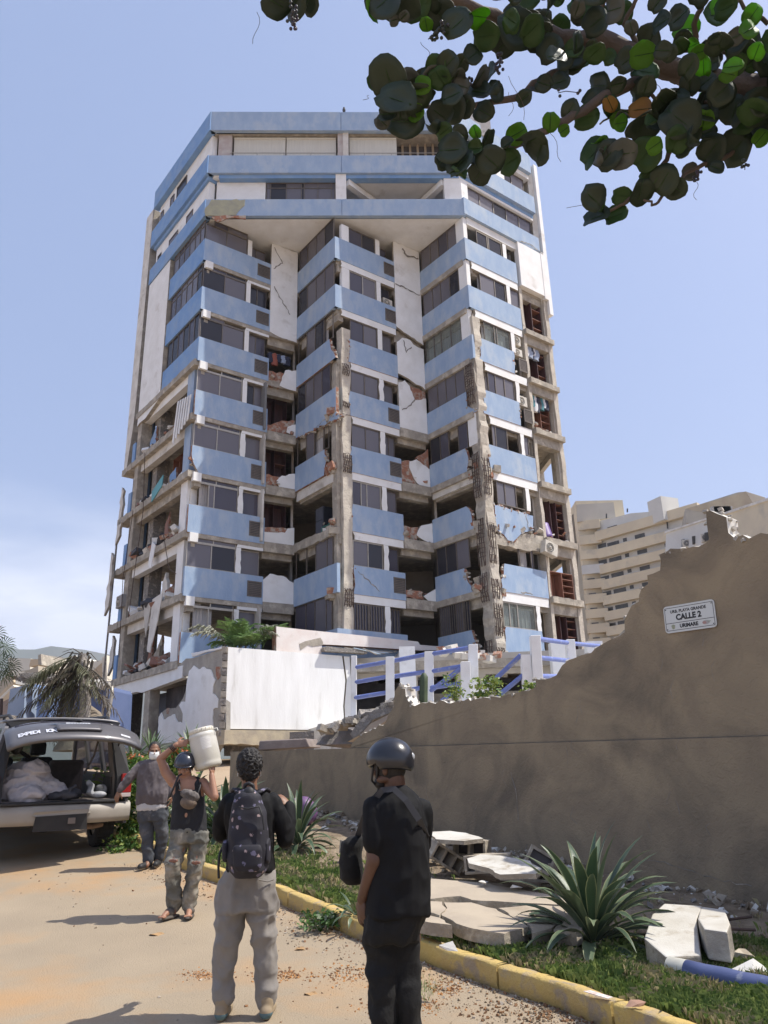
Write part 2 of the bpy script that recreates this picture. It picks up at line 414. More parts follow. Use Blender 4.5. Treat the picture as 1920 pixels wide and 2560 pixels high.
# slab noses sticking out where the walls have fallen (left side and right end)
for k in range(2, 8):
    mb = MB(); z = ZB[k]
    if k >= 2: IA.panel(mb, jag([(-3.1, z - .22), (4.2, z - .22), (4.2, z + .1), (-3.1, z + .1)], rnd, (-3.1, 4.2, z - .22, 99), .03, .3), -.5, .10, 0)
    mb.build('slab_edge', [CONC], tower)
for k in range(1, 7):
    mb = MB(); z = ZB[k]; GH.panel(mb, jag([(3.86, z - .18), (6.02, z - .18), (6.02, z + .12), (3.86, z + .12)], rnd, (3.86, 6.02, z - .18, 99), .03, .25), -.5, .14, 0)
    GH.panel(mb, [(3.9, z - .66), (5.9, z - .66), (5.9, z - .19), (3.9, z - .19)], -.4, -.06, 0)
    mb.build('slab_edge', [CONC], tower)
# ---- recess walls BC and EF
def wallpart(fc, defs, nm, ms, o0, o1, amp=.05):
    for z, p in defs:
        mb = MB(); q = fc.zuv(z, p) if z is not None else p
        fc.panel(mb, jag(q, rnd, (0.0, fc.L, -99, -98), amp, .18), o0, o1, 0, 1); mb.build(nm, ms, tower)
bcb = BC.zuv(3, [(1225, 158), (1245, 148), (1290, 180), (1425, 225)])
wallpart(BC, [(None, [(0, 28.72), (0, bcb[0][1])] + bcb[1:3] + [(BC.L, bcb[3][1]), (BC.L, 28.72)])], 'wall_panel', [WHITE, CONC], -.15, -.01)
wallpart(BC, [(3, [(1300, 545), (1320, 480), (1345, 430), (1420, 430), (1420, 585), (1360, 570)]),
              (3, [(1352, 890), (1360, 850), (1410, 830), (1412, 965), (1380, 930)]),
              (3, [(1278, 1250), (1300, 1225), (1370, 1200), (1405, 1195), (1405, 1355), (1300, 1300)]),
              (6, [(1250, 265), (1400, 272), (1420, 240), (1465, 235), (1465, 400), (1255, 378)]),
              (6, [(1243, 620), (1290, 575), (1380, 590), (1430, 640), (1458, 720), (1460, 845), (1243, 795)])], 'wall_panel', [WHITE, CONC], -.15, -.01)
wallpart(BC, [(3, [(1218, 430), (1340, 455), (1300, 560), (1218, 530)]), (3, [(1212, 830), (1300, 810), (1408, 800), (1360, 900), (1212, 890)]),
              (3, [(1208, 1200), (1310, 1222), (1285, 1290), (1208, 1275)]), (6, [(1252, 228), (1415, 238), (1420, 280), (1252, 270)])], 'brick_infill', [BRICK, BRICK], -.22, -.06, .07)
efb = EF.zuv(4, [(862, 165), (885, 113), (920, 150), (975, 185), (1060, 243)])
wallpart(EF, [(None, [(0, 28.72), (0, efb[0][1])] + efb[1:4] + [(EF.L, efb[4][1]), (EF.L, 28.72)])], 'wall_panel', [WHITE, CONC], -.15, -.01)
wallpart(EF, [(4, [(860, 220), (905, 190), (965, 208), (990, 240), (1062, 275), (1075, 580), (1040, 545), (990, 520), (950, 490), (905, 462), (868, 455)]),
              (4, [(880, 520), (925, 505), (960, 545), (1000, 650), (1082, 640), (1105, 960), (1085, 965), (1060, 930), (1000, 880), (960, 870), (890, 860)]),
              (4, [(960, 1105), (1010, 1090), (1060, 1130), (1105, 1165), (1112, 1355), (1080, 1330), (1020, 1270), (980, 1200), (958, 1150)]),
              (7, [(835, 170), (870, 100), (952, 82), (960, 237), (890, 210)]), (7, [(888, 625), (970, 570), (987, 705), (930, 680)])],
         'wall_panel', [WHITE, CONC], -.15, -.01)
wallpart(EF, [(4, [(960, 545), (1088, 590), (1088, 645), (995, 660)]), (4, [(915, 1110), (965, 1095), (970, 1160), (1015, 1268), (915, 1250)]),
              (4, [(1010, 1075), (1075, 1005), (1112, 1060), (1112, 1180), (1050, 1130)]), (7, [(760, 575), (885, 590), (895, 650), (760, 630)]),
              (7, [(752, 100), (850, 110), (840, 205), (752, 190)])], 'brick_infill', [BRICK, BRICK], -.24, -.06, .07)
# lower concrete beams in the recesses
for fc, ks in ((BC, range(3, 8)), (EF, (3, 4, 5, 6, 7))):
    mb = MB()
    for k in ks: fc.rect(mb, 0, fc.L, ZB[k] - .35, ZB[k] + .12, -.2, .04)
    build_each(mb, 'ring_beam', CONC, tower)
# dark crack lines on white walls
def crack(fc, z, pts, wd=.035, off=.0):
    q = fc.zuv(z, pts); q = [Vector(p) for p in q]; o = []
    for i in range(len(q) - 1): o += jagline(q[i], q[i + 1], rnd, .05, .12)
    o.append(q[-1]); l = []; r = []
    for i, p in enumerate(o):
        d = (o[min(i + 1, len(o) - 1)] - o[max(0, i - 1)]).normalized(); n_ = Vector((-d.y, d.x)) * wd * rnd.uniform(.3, 1)
        l.append(p + n_); r.append(p - n_)
    mb = MB()
    for i in range(len(o) - 1): mb.add([fc.pt(a.x, a.y, off + .006) for a in (l[i], l[i + 1], r[i + 1], r[i])], [(0, 1, 2, 3)])
    mb.build('crack', CONCD, tower)
crack(BC, 1, [(1025, 1120), (1060, 1190), (1085, 1240), (1020, 1280)]); crack(BC, 1, [(1025, 1410), (1060, 1490), (1110, 1560), (1140, 1620)])
crack(EF, 2, [(440, 1390), (530, 1430), (620, 1475)], .05); crack(EF, 2, [(490, 1130), (520, 1180), (560, 1190), (610, 1205)], .08)
crack(EF, 4, [(905, 725), (970, 690), (1000, 650)], .05); crack(EF, 4, [(915, 210), (935, 300), (975, 260)])
crack(CD, 4, [(250, 870), (330, 800), (400, 770)]); crack(DE, 7, [(400, 440), (470, 500), (560, 590)]); crack(GH, 5, [(930, 1480), (940, 1540), (950, 1600)])
crack(IA, 3, [(330, 410), (355, 370), (385, 350), (420, 300)], .07, .01); crack(GH, 11, [(515, 810), (600, 820), (660, 840)])
# ---- windows
WIN = dict(n=0)
def window(fc, u0, u1, z0, z1, muls=(.5,), off=-.07, fr=FRAME, gl=GLASS, transom=None, curtain=None, t=.05, missing=(), grille=False):
    mb = MB()
    w_ = u1 - u0; us = [u0] + [u0 + w_ * m_ for m_ in muls] + [u1]
    fc.rect(mb, u0, u1, z0, z0 + t, off - .06, off); fc.rect(mb, u0, u1, z1 - t, z1, off - .06, off)
    for u in us: fc.rect(mb, max(u0, u - t / 2), min(u1, u + t / 2), z0 + t, z1 - t, off - .055, off - .005)
    if transom: fc.rect(mb, u0 + t, u1 - t, z0 + (z1 - z0) * transom - .03, z0 + (z1 - z0) * transom + .03, off - .05, off - .01)
    if grille:
        n = int((u1 - u0) / .14)
        for i in range(1, n): fc.rect(mb, u0 + w_ * i / n - .02, u0 + w_ * i / n + .02, z0 + t, z1 - t, off, off + .02)
    wo = mb.build('window', fr, tower)
    if curtain is None and w_ > .8 and rnd.random() < .6: a_ = rnd.uniform(0, .6); curtain = [(a_, min(1, a_ + rnd.uniform(.15, .5)))]
    for i in range(len(us) - 1):
        if i in missing or (z1 < 24 and rnd.random() < .07): continue
        mb = MB(); a = us[i] + .02; b = us[i + 1] - .02; o = off - .03
        mb.add([fc.pt(a, z0 + .02, o), fc.pt(b, z0 + .02, o - rnd.uniform(0, .012)), fc.pt(b, z1 - .02, o - rnd.uniform(0, .012)), fc.pt(a, z1 - .02, o)], [(0, 1, 2, 3)])
        mb.build('pane', gl if gl is not GLASS else rnd.choice((GLASS, GLASS2, GLASS2, GLASS3)), wo)
    if curtain:
        for (a, b) in curtain:
            mb = MB(); n = max(6, int((b - a) * w_ / .045)); lo_ = []; hi_ = []
            for i in range(n + 1):
                u = u0 + w_ * (a + (b - a) * i / n); o = off - .22 + .035 * math.sin(i * 2.1 + a * 9) + .02 * math.sin(i * .9)
                lo_.append(fc.pt(u, z0 + .03, o)); hi_.append(fc.pt(u, z1, o))
            mb.add(lo_ + hi_, [(i, i + 1, n + 2 + i, n + 1 + i) for i in range(n)], 0, True)
            mb.build('curtain', CURT, wo)
    return wo
for k in range(8):
    z0 = ZT[k]; z1 = ZB[k - 1] if k else 28.74
    cu = {4: [(0.0, .95)], 6: [(.02, .35), (.55, .95)], 3: [(.3, .55)], 1: None, 2: [(0, .2)]}.get(k)
    miss = {5: (0,), 7: (0, 1)}.get(k, ())
    # AB : wide window with fixed lights above, pier, small window
    window(AB, .06, 2.36, z0, z0 + (z1 - z0) * .74, (.5,) if k != 5 else (.38, .5), fr=ALU if k > 2 else FRAME, curtain=cu, missing=miss)
    window(AB, .5, 2.36, z0 + (z1 - z0) * .74, z1, (.42,), fr=ALU if k > 2 else FRAME)
    if k:
        mb = MB(); AB.rect(mb, .12, .5, z1 - .42, z1 - .01, -.2, .06); mb.build('beam_stub', WHITE, tower)
    mb = MB(); AB.panel(mb, jag([(2.38, z0), (2.62, z0), (2.62, z1 - .35), (2.38, z1 - .35)], rnd, (2.38, 2.62, z0, 99) if k < 4 else None, .04), -.25, -.03, 0, 1); mb.build('pier', [WHITE, CONC], tower)
    window(AB, 2.66, 3.62, z0 + .02, z1 - .36, (.45,) if k < 4 else (), off=-.22 if k else -.5, curtain=[(0, .4)] if k % 2 else None, fr=ALU if k > 4 else FRAME)
    # DE
    u = .9
    window(DE, u, 2.5, z0, z1 - .37, (.5,) if k not in (5,) else (.3, .5, .98), curtain={1: [(0, .45), (.5, .95)], 2: [(.75, 1)], 4: [(.75, .95)]}.get(k), fr=ALU if k in (1, 5, 6) else FRAME, grille=(k == 7))
    mb = MB(); DE.panel(mb, jag([(2.53, z0), (2.8, z0), (2.8, z1 - .37), (2.53, z1 - .37)], rnd, (2.53, 2.8, z0, 99) if k < 3 else None, .04), -.25, -.03, 0, 1); mb.build('pier', [WHITE, CONC], tower)
    window(DE, 2.86, 3.55, z0 + .05, z1 - .38, () if k != 4 else (.5,), off=-.3 if k else -.5, grille=(k == 7))
    if k < 2:
        mb = MB(); DE.rect(mb, .42, .86, z0, z1 - .37, -.25, -.03); mb.build('pier', WHITE, tower)
    # GH
    cl = k in (1, 2, 3)
    if k < 6:
        window(GH, .95, 2.75, z0, z1 - .43, {0: (.42, .48), 1: (.58,), 2: (.4, .5), 3: (.28, .63), 4: (.13, .55), 5: (.3, .7)}[k], fr=FRAME, gl=GLASSC if k == 2 else GLASS,
               curtain={1: [(0, 1)], 2: [(0, .38), (.55, .95)], 3: [(0, 1)], 4: [(.15, .5)], 5: [(.32, .68)]}.get(k), missing={4: (2,), 5: (2,)}.get(k, ()))
    if k == 6: window(GH, 2.0, 3.0, z0, z1 - .3, (.1, .85), missing=(1,))
    if k == 7: window(GH, .75, 2.75, z0, z1 - .43, (.2, .45), gl=GLASSC, curtain=[(.1, .4), (.48, .95)], fr=ALU)
    if k not in (6,):
        mb = MB(); GH.panel(mb, jag([(2.82, z0), (3.08, z0), (3.08, z1 - .43), (2.82, z1 - .43)], rnd, (2.82, 3.08, z0, 99) if k < 3 else None, .04), -.25, -.03, 0, 1); mb.build('pier', [WHITE, CONC], tower)
    if k in (0, 1, 4): window(GH, 3.12, 3.85, z0 + .1, z1 - .43, (.5,) if k == 4 else (), off=-.45 if k == 0 else -.12)
    # CD and FG: glazed strips right under the band
    end = 3.4 if k < 2 else {2: 3.3, 3: 3.05, 4: 2.9, 6: 3.2, 7: 3.1}.get(k, 3.0)
    if k != 5:
        window(CD, .05, end, z0, z1, (.25, .5, .75) if k < 4 else (.3, .55, .85), curtain={0: None, 1: [(0, .3), (.4, .9)], 3: [(.5, .8)], 4: [(.4, .7)]}.get(k), missing={4: (0,), 6: (0, 1)}.get(k, ()))
    if k < 5:
        window(FG, .05, {0: 2.85, 1: 2.8, 2: 2.75, 3: 2.75, 4: 2.7}[k], z0, z1, (.27, .5, .76) if k != 2 else (.25, .45, .72), gl=GLASSC if k == 2 else GLASS,
               curtain={2: [(0, 1)], 0: None, 1: None}.get(k), missing={4: (2,)}.get(k, ()))
    if k == 6: window(FG, .1, 2.3, z0, z1, (.3, .62), missing=())
    if k == 7: window(FG, .1, 2.1, z0, z1, (.35, .55, .8), grille=True)
    if k < 5:
        mb = MB(); FG.rect(mb, 2.88 if k < 2 else 2.8, 3.35 if k > 1 else 3.44, z0, z1, -.3, -.04); mb.build('pier', WHITE if k != 3 else CONC, tower)
    # left side windows
    if k < 3:
        window(IA, .25, 4.0, z0, z1, (.17, .35, .52, .7, .86), fr=FRAME, transom=.78 if k < 2 else None)
    # air conditioner grille let into the band
    if k < 7:
        for fc, a, b, on in ((AB, 2.96, 3.68, True), (DE, 3.02, 3.68, k not in (2, 5)), (GH, 3.2, 3.8, k in (2, 3))):
            if not on: continue
            mb = MB(); zc = ZB[k] + .30; fc.rect(mb, a, b, zc, zc + .06, .0, .03); fc.rect(mb, a, b, zc + .66, zc + .72, .0, .03)
            fc.rect(mb, a, a + .05, zc + .06, zc + .66, .0, .03); fc.rect(mb, b - .05, b, zc + .06, zc + .66, .0, .03)
            g = mb.build('grille', FRAME, tower)
            mb = MB()
            for i in range(7): fc.rect(mb, a + .05, b - .05, zc + .09 + i * .08, zc + .13 + i * .08, .0, .018)
            mb.build('slats', FRAME, g)
            mb = MB(); fc.rect(mb, a + .05, b - .05, zc + .06, zc + .66, .0, .006); mb.build('recess', INTD, g)
# ---- bare concrete columns with rebar cages
def colstack(fc, u0, u1, z0, z1, o0, o1, m=CONC, seg=.45, amp=.03):
    mb = MB(); n = max(2, int((z1 - z0) / seg)); rings = []
    for i in range(n + 1):
        z = z0 + (z1 - z0) * i / n; a = rnd.uniform(-amp, amp); b = rnd.uniform(-amp, amp); c = rnd.uniform(-amp, amp)
        rings.append([fc.pt(u0 + a, z, o1 + c), fc.pt(u1 + b, z, o1 + c), fc.pt(u1 + b, z, o0), fc.pt(u0 + a, z, o0)])
    mb.rings(rings, 0, True, False); return mb.build('column', m, tower)
colstack(DE, .36, .84, 6.2, 22.2, -.5, -.02, COLC)
colstack(DE, .14, .355, 6.2, 20.2, -.6, -.2, CONC)
colstack(GH, .12, .62, 5.3, 22.8, -.5, .0, COLC, .35, .05)
colstack(FG, 2.95, 3.5, 5.3, 20.6, -.5, -.05, CONC, .35, .05)
def rebar(fc, u0, u1, z0, z1, off, nv=5, st=.16):
    mb = MB()
    for i in range(nv):
        u = u0 + (u1 - u0) * i / (nv - 1); pts = []
        for j in range(7): pts.append(fc.pt(u + rnd.uniform(-.03, .03), z0 + (z1 - z0) * j / 6, off + rnd.uniform(.0, .05) + .05 * math.sin(j / 6 * 3.14)))
        mb.tube(pts, .022, 5)
    z = z0 + .08
    while z < z1:
        if rnd.random() < .85: mb.tube([fc.pt(u0 - .03, z, off + .04), fc.pt((u0 + u1) / 2, z + rnd.uniform(-.08, .08), off + .09), fc.pt(u1 + .03, z + rnd.uniform(-.06, .06), off + .03)], .016, 4)
        z += st * rnd.uniform(.7, 1.4)
    mb.build('rebar_cage', REBAR, tower)
for k, (a, b) in enumerate(((8.6, 9.5), (6.3, 6.5), (13.4, 15.2), (10.2, 12.0))):
    rebar(GH, .05, .45, a, b, .03, 4, .2); rebar(FG, 3.0, 3.4, a - .1, b + .3, .0, 4, .2)
rebar(FG, 2.95, 3.45, 18.0, 20.2, 0); rebar(GH, .1, .5, 7.0, 8.4, .02, 4)
rebar(DE, .38, .8, 14.6, 15.5, .0); rebar(DE, .38, .8, 8.4, 9.2, .0); rebar(DE, .38, .7, 19.6, 20.2, .0, 4); rebar(DE, .38, .7, 17.9, 18.2, .0, 4)
# ragged concrete joints where beams meet the columns
for fc, u, zs in ((CD, 3.15, (17.6, 14.9, 12.0, 9.0)), (FG, 2.9, (14.8, 11.9, 9.2)), (GH, .75, (14.6, 11.8, 8.9))):
    for z in zs:
        mb = MB()
        for i in range(5):
            rr = Matrix.Rotation(rnd.uniform(0, 3), 3, 'Z') @ Matrix.Rotation(rnd.uniform(-.5, .5), 3, 'X')
            mb.box(fc.pt(u + rnd.uniform(-.3, .3), z + rnd.uniform(-.25, .35), rnd.uniform(-.25, -.02)), (rnd.uniform(.2, .5), rnd.uniform(.2, .4), rnd.uniform(.15, .4)), rr, i % 2)
        mb.build('broken_joint', [CONC, BRICK], tower)
# GH level 5/6 exposed ring beam, bay 6 ceiling
mb = MB(); GH.panel(mb, jag(GH.zuv(11, [(180, 60), (340, 110), (400, 190), (480, 80), (660, 70), (800, 100), (800, 300), (590, 285), (180, 190)]), rnd, None, .04), -.5, -.03, 0); mb.build('ring_beam', CONC, tower)
mb = MB(); CD.panel(mb, jag([(.0, ZB[5] - .25), (3.3, ZB[5] - .25), (3.3, ZB[5] + .15), (0, ZB[5] + .15)], rnd, None, .04), -.5, .05, 0); mb.build('ring_beam', CONC, tower)
mb = MB(); CD.rect(mb, 0, 3.2, ZB[4] - .5, ZB[4] - .02, -.5, -.1); FG.rect(mb, 0, 2.9, ZB[4] - .5, ZB[4] - .02, -.5, -.1); build_each(mb, 'ring_beam', OLDW, tower)
# ---- right end bay (beyond H)
mb = MB(); GH.rect(mb, 3.9, 6.0, 26.05, 28.95, -.2, .10); mb.build('wall_panel', WHITE, tower)
crack(GH, 2, [(1340, 1080), (1440, 1115), (1520, 1180)], .04, .12)
mb = MB(); GH.panel(mb, jag([(3.88, 23.9), (6.02, 23.9), (6.02, 26.05), (3.88, 26.05)], rnd, (3.88, 6.02, 99, 26.05), .03), -.25, -.04); mb.build('wall_panel', OLDW, tower) if False else None
mb = MB(); GH.rect(mb, 5.98, 6.25, 25.0, 35.25, -.5, .12); GH.rect(mb, 5.72, 5.98, 25.9, 28.95, -.5, .12); mb.build('fin_wall', WHITE, tower)
colstack(GH, 5.72, 6.02, 5.3, 26.0, -.45, -.04, COLC, .6, .02); colstack(GH, 3.84, 4.04, 5.3, 26.0, -.6, -.06, COLC, .6, .02)
end = Fc(J, (J[0] - .6, J[1] + 5.3))
mb = MB(); end.rect(mb, .0, 1.1, 3.1, 35.2, -.4, -.1); end.rect(mb, 3.2, 5.3, 3.1, 35.2, -.4, -.1)
for k in range(8):
    end.rect(mb, 1.1, 3.2, ZB[k] - .5, ZB[k] + (1.2 if k < 3 or k == 6 else .2), -.38, -.12)
end.rect(mb, 1.1, 3.2, 27.5, 35.2, -.38, -.12)
mb.build('end_wall', OLDW, tower)
# ---- left side: white block, recess strip and fin
mb = MB(); L0 = IA.zuv(3, [(268, 775), (290, 770), (330, 720), (380, 660), (420, 655)])
IA.panel(mb, [(-2.93, 28.7), (-2.93, 19.7)] + [(-2.6, 19.8), (-1.8, 19.75), (-.9, 20.0), (0, 20.2), (0, 28.7)], -.25, .06, 0, 1); mb.build('wall_panel', [WHITE, CONC], tower)
mb = MB(); IA.rect(mb, -3.45, -2.9, 6.2, 34.4, -.9, -.45); mb.build('recess_wall', BLUED, tower)
mb = MB(); IA.panel(mb, [(-4.45, 34.5), (-4.45, 17.6), (-4.1, 17.3), (-3.9, 18.4), (-3.6, 19.8), (-3.5, 21.5), (-3.43, 34.5)], -1.2, .05, 0, 1); mb.build('fin_wall', [OLDW, CONC], tower)
for z0, z1, o in ((13.4, 16.6, .12), (9.6, 12.9, .35), (3.4, 6.5, .4), (6.6, 8.6, -.1)):
    mb = MB(); IA.panel(mb, jag([(-4.55, z0), (-4.0, z0 + .4), (-3.95, z1 - .3), (-4.3, z1)], rnd, None, .12, .35), o - .12, o, 0, 1); mb.build('plaster_sheet', [OLDW, CONC], tower)
mb = MB(); IA.rect(mb, -4.4, -3.45, 3.1, 17.6, -1.6, -.5); mb.build('recess_wall', CONCD, tower)
for k in range(3, 8):
    mb = MB(); z = ZB[k]; IA.panel(mb, jag([(-4.5, z - .25), (-3.1, z - .25), (-3.1, z + .1), (-4.5, z + .1)], rnd, None, .05), -.5, .12); IA.rect(mb, -3.5, -3.08, z + .15, z + 1.3, -.3, .0, 1)
    mb.build('slab_edge', [CONC, BLUED], tower)
mb = MB(); mb.tube([IA.pt(-4.5, 3.2, .1), IA.pt(-4.5, 14, .05)], .05, 6); mb.build('drain_pipe', CONCD, tower)
# left-side bays k>=3
for k in range(3, 8):
    zf = ZB[k] + .1; zc = ZB[k - 1] - .2
    for (a, b, m_, o1) in ((-2.95, -2.45, CONC, -.02), (-1.75, -1.15, CONCD, -.55), (3.05, 3.75, WHITE if k > 4 else BLUE, -.12)):
        mb = MB(); IA.rect(mb, a, b, zf, zc, -.6 if o1 > -.3 else -1.2, o1); mb.build('column', m_, tower)
    mb = MB(); IA.rect(mb, -2.4, 3.05, zc - .45, zc, -.5, -.15); mb.build('ring_beam', [WHITE, OLDW, CONC][k % 3], tower)
    # standing scraps of partition and infill
    mb = MB()
    for i in range(3):
        u = rnd.uniform(-2.2, 2.6); h = rnd.uniform(.4, 1.6)
        IA.panel(mb, jag([(u, zf), (u + rnd.uniform(.4, 1.0), zf), (u + rnd.uniform(.3, .8), zf + h), (u, zf + h * .7)], rnd, None, .08), -.5 - i * .7, -.35 - i * .7, i % 2)
    build_each(mb, 'partition_scrap', [[OLDW, BRICK], [CONC, OLDW]][k % 2], tower)
for k in range(3, 8):   # rooms behind the fallen left wall
    zf = ZB[k] + .1; zc = ZB[k - 1] - .2; mb = MB()
    IA.rect(mb, -3.2, 4.6 if k != 6 else .3, zf, zc, -3.6, -3.5); mb.build('partition_wall', [mat('grey_interior', (.2, .2, .2)), INT, OLDW][k % 3], tower)
    for q in range(4):
        u = -2.3 + q * 1.3 + rnd.uniform(-.2, .2); h = rnd.uniform(.5, 2.1); w_ = rnd.uniform(.5, 1.1); o = -rnd.uniform(.35, 1.3); mb = MB()
        IA.panel(mb, jag([(u, zf + .01), (u + w_, zf + .01), (u + w_ * rnd.uniform(.5, 1), zf + h), (u + rnd.uniform(0, .2), zf + h * rnd.uniform(.5, 1))], rnd, None, .07, .16), o - .1, o, 0, 1)
        mb.build('infill_remnant', [[OLDW, INT, WOODR, CONC, BLUED][(k * 3 + q) % 5], BRICK], tower)
def hang(fc, u, z, pts, m_, nm, tilt=.3):
    mb = MB(); q = [(u + a, z + b) for a, b in pts]
    P = [fc.pt(a, b, .12 + (z - b) * tilt * .2) for a, b in q]; mb.prism(P, Vector((fc.n.x, fc.n.y, 0)) * -.04); return mb.build(nm, m_, tower)
for i in range(6): hang(IA, 2.5 + i * .28, 18.9 - i * .05, [(0, 0), (.14, 0), (.10, -2.3 + .2 * i), (-.05, -2.1 + .15 * i)], WHITE, 'torn_blind', .25)
hang(IA, 1.2, 9.4, [(0, 0), (1.1, .1), (.9, -1.2), (.5, -2.5), (.15, -2.4)], OLDW, 'plaster_sheet'); hang(IA, .2, 9.3, [(0, 0), (.9, 0), (.75, -1.6), (.4, -1.0)], INT, 'plaster_sheet')
hang(IA, .6, 12.3, [(0, 0), (.5, -.3), (.3, -1.4), (-.1, -1.1)], WHITE, 'plaster_sheet')
hang(IA, .1, 15.0, [(0, 0), (1.2, .5), (1.2, -.1), (.1, -.6)], mat('teal_board', (.12, .34, .38)), 'loose_board')
for pts in (((-1.0, 17.4), (-.6, 14.2), (-1.4, 9.0)), ((-2.0, 14.6), (-2.6, 11.2), (-2.2, 7.2)), ((2.2, 12.2), (3.1, 10.4), (3.9, 10.0))):
    mb = MB(); mb.tube([IA.pt(u, z, .22) for u, z in pts], .018, 4); mb.build('cable', REBAR, tower)
# ---- interiors
mb = MB()
for k in range(9):
    zf = ZB[k] + .1 if k < 8 else 3.1; zc = (ZB[k - 1] - .2) if k else 28.7
    mb.prism([Vector(p) for p in ((-10.2, 39.0, zf), (6.6, 39.0, zf), (6.6, 39.0, zc), (-10.2, 39.0, zc))], (0, .2, 0), k % 3)
    for x0, y0, x1, y1 in ((-4.6, 35.4, -5.2, 38.9), (2.5, 35.6, 2.5, 38.9), (-.6, 35.2, -1.0, 38.9), (7.2, 34.8, 6.6, 38.9), (-8.2, 35.0, -7.2, 38.9)):
        d = Vector((x1 - x0, y1 - y0, 0)).normalized(); n_ = Vector((d.y, -d.x, 0)) * .12
        if k >= 3 and x0 < -8: continue
        mb.prism([Vector((x0, y0, zf)), Vector((x1, y1, zf)), Vector((x1, y1, zc)), Vector((x0, y0, zc))], n_, (k + 1) % 3)
mb.build('partition_wall', [INT, mat('grey_interior', (.22, .21, .20), (.15, .14, .14), 1), mat('ochre_interior', (.34, .28, .20), (.22, .18, .14), 1)], tower)
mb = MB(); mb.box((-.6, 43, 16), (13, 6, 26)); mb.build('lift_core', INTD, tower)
# ---- crown: three long bands, soffit, set-back storeys
bz = ((28.75, 29.78, .0), (31.5, 32.64, .12), (34.35, 35.62, .24))
for i, (z0, z1, o) in enumerate(bz):
    mb = MB(); FR.rect(mb, -.05, 6.89, z0, z1, -.25, .02); FR.rect(mb, 6.93, 13.3, z0, z1, -.25, .02); FR.rect(mb, 6.89, 6.93, z0, z1, -.25, -.02); mb.build('parapet_band', BLUE, tower)
    mb = MB(); IA.rect(mb, -3.25 if i else -3.0, IA.L - .02, z0, z1 + (.02 if i else 0), -.25, .10); mb.build('parapet_band', BLUED, tower)
    mb = MB(); GH.rect(mb, .03, 5.72, z0 + .1, z1 + .1, -.25, .10); mb.build('parapet_band', BLUE, tower)
    if i == 1:
        mb = MB(); FR.rect(mb, .5, 13.1, z0 - .22, z0 - .003, -.5, -.12); GH.rect(mb, .1, 5.7, z0 - .15, z0 + .098, -.5, -.1); IA.rect(mb, -3.0, 4.1, z0 - .25, z0 - .003, -.6, -.05)
        build_each(mb, 'ring_beam', BLUED, tower)
mb = MB(); bare = jag(FR.zuv(1, [(513, 835), (560, 772), (808, 772), (805, 815), (755, 862), (740, 885), (625, 893), (515, 890)]), rnd, None, .05)
FR.panel(mb, bare, .0, .045); mb.build('bare_render_patch', mat('mossy_render', (.38, .37, .26), (.30, .30, .24), 3, .9, .4), tower)
top = [off_pt(IA, -3.2), V['A'], V['G'], V['H'], off_pt(GH, 5.9), (8.6, 43), (-9, 46)]
topi = [inset(p, .3) for p in top]
for z, th, m_ in ((28.95, .2, WHITE), (31.6, .2, WHITE), (34.6, .25, CONC)):
    mb = MB(); mb.prism([Vector((x, y, z)) for x, y in topi], (0, 0, -th)); mb.build('floor_slab' if z < 34 else 'roof', m_, tower)
mb = MB(); FR.panel(mb, jag(FR.zuv(1, [(560, 900), (640, 890), (812, 888), (812, 915), (700, 905), (600, 935)]), rnd, None, .04), -.02, .05); mb.build('broken_edge', BRICK, tower)
# storey -1
za, zb_ = 29.78, 31.5
mb = MB(); FR.rect(mb, .35, 2.9, za - .8, zb_ - .2, -.9, -.45); FR.rect(mb, 6.6, 7.15, za - .8, zb_ - .003, -.5, -.08); FR.rect(mb, 12.3, 13.2, za - .8, zb_ - .003, -.7, -.15)
IA.rect(mb, -2.9, 4.0, za - .7, zb_ - .1, -.5, -.18); build_each(mb, 'wall_panel', WHITE, tower)
window(FR, 2.95, 6.55, za - .1, zb_ - .22, (.06, .29, .51, .55, .75, .95), off=-.45, transom=.78)
mb = MB(); p0 = FR.pt(7.2, za, -3.2); FR.rect(mb, 7.2, 12.3, za - .8, zb_, -3.6, -3.4); mb.build('back_wall', INT, tower)
mb = MB()
for a, b in (((7.2, -.3), (10.2, -3.3)), ((12.3, -.3), (10.2, -3.3))):
    A_ = FR.pt(a[0], 31.28, a[1]); B_ = FR.pt(b[0], 31.28, b[1]); d = (B_ - A_).normalized(); n_ = Vector((d.y, -d.x, 0)) * .15
    mb.hexa([A_ - n_ - Vector((0, 0, .35)), B_ - n_ - Vector((0, 0, .35)), B_ + n_ - Vector((0, 0, .35)), A_ + n_ - Vector((0, 0, .35)), A_ - n_, B_ - n_, B_ + n_, A_ + n_])
build_each(mb, 'ceiling_beam', WHITE, tower)
window(FR, 7.4, 9.0, za - .8, za + .85, (.5,), off=-2.9); window(FR, 11.2, 12.2, za - .8, za + .9, (.5,), off=-1.6)
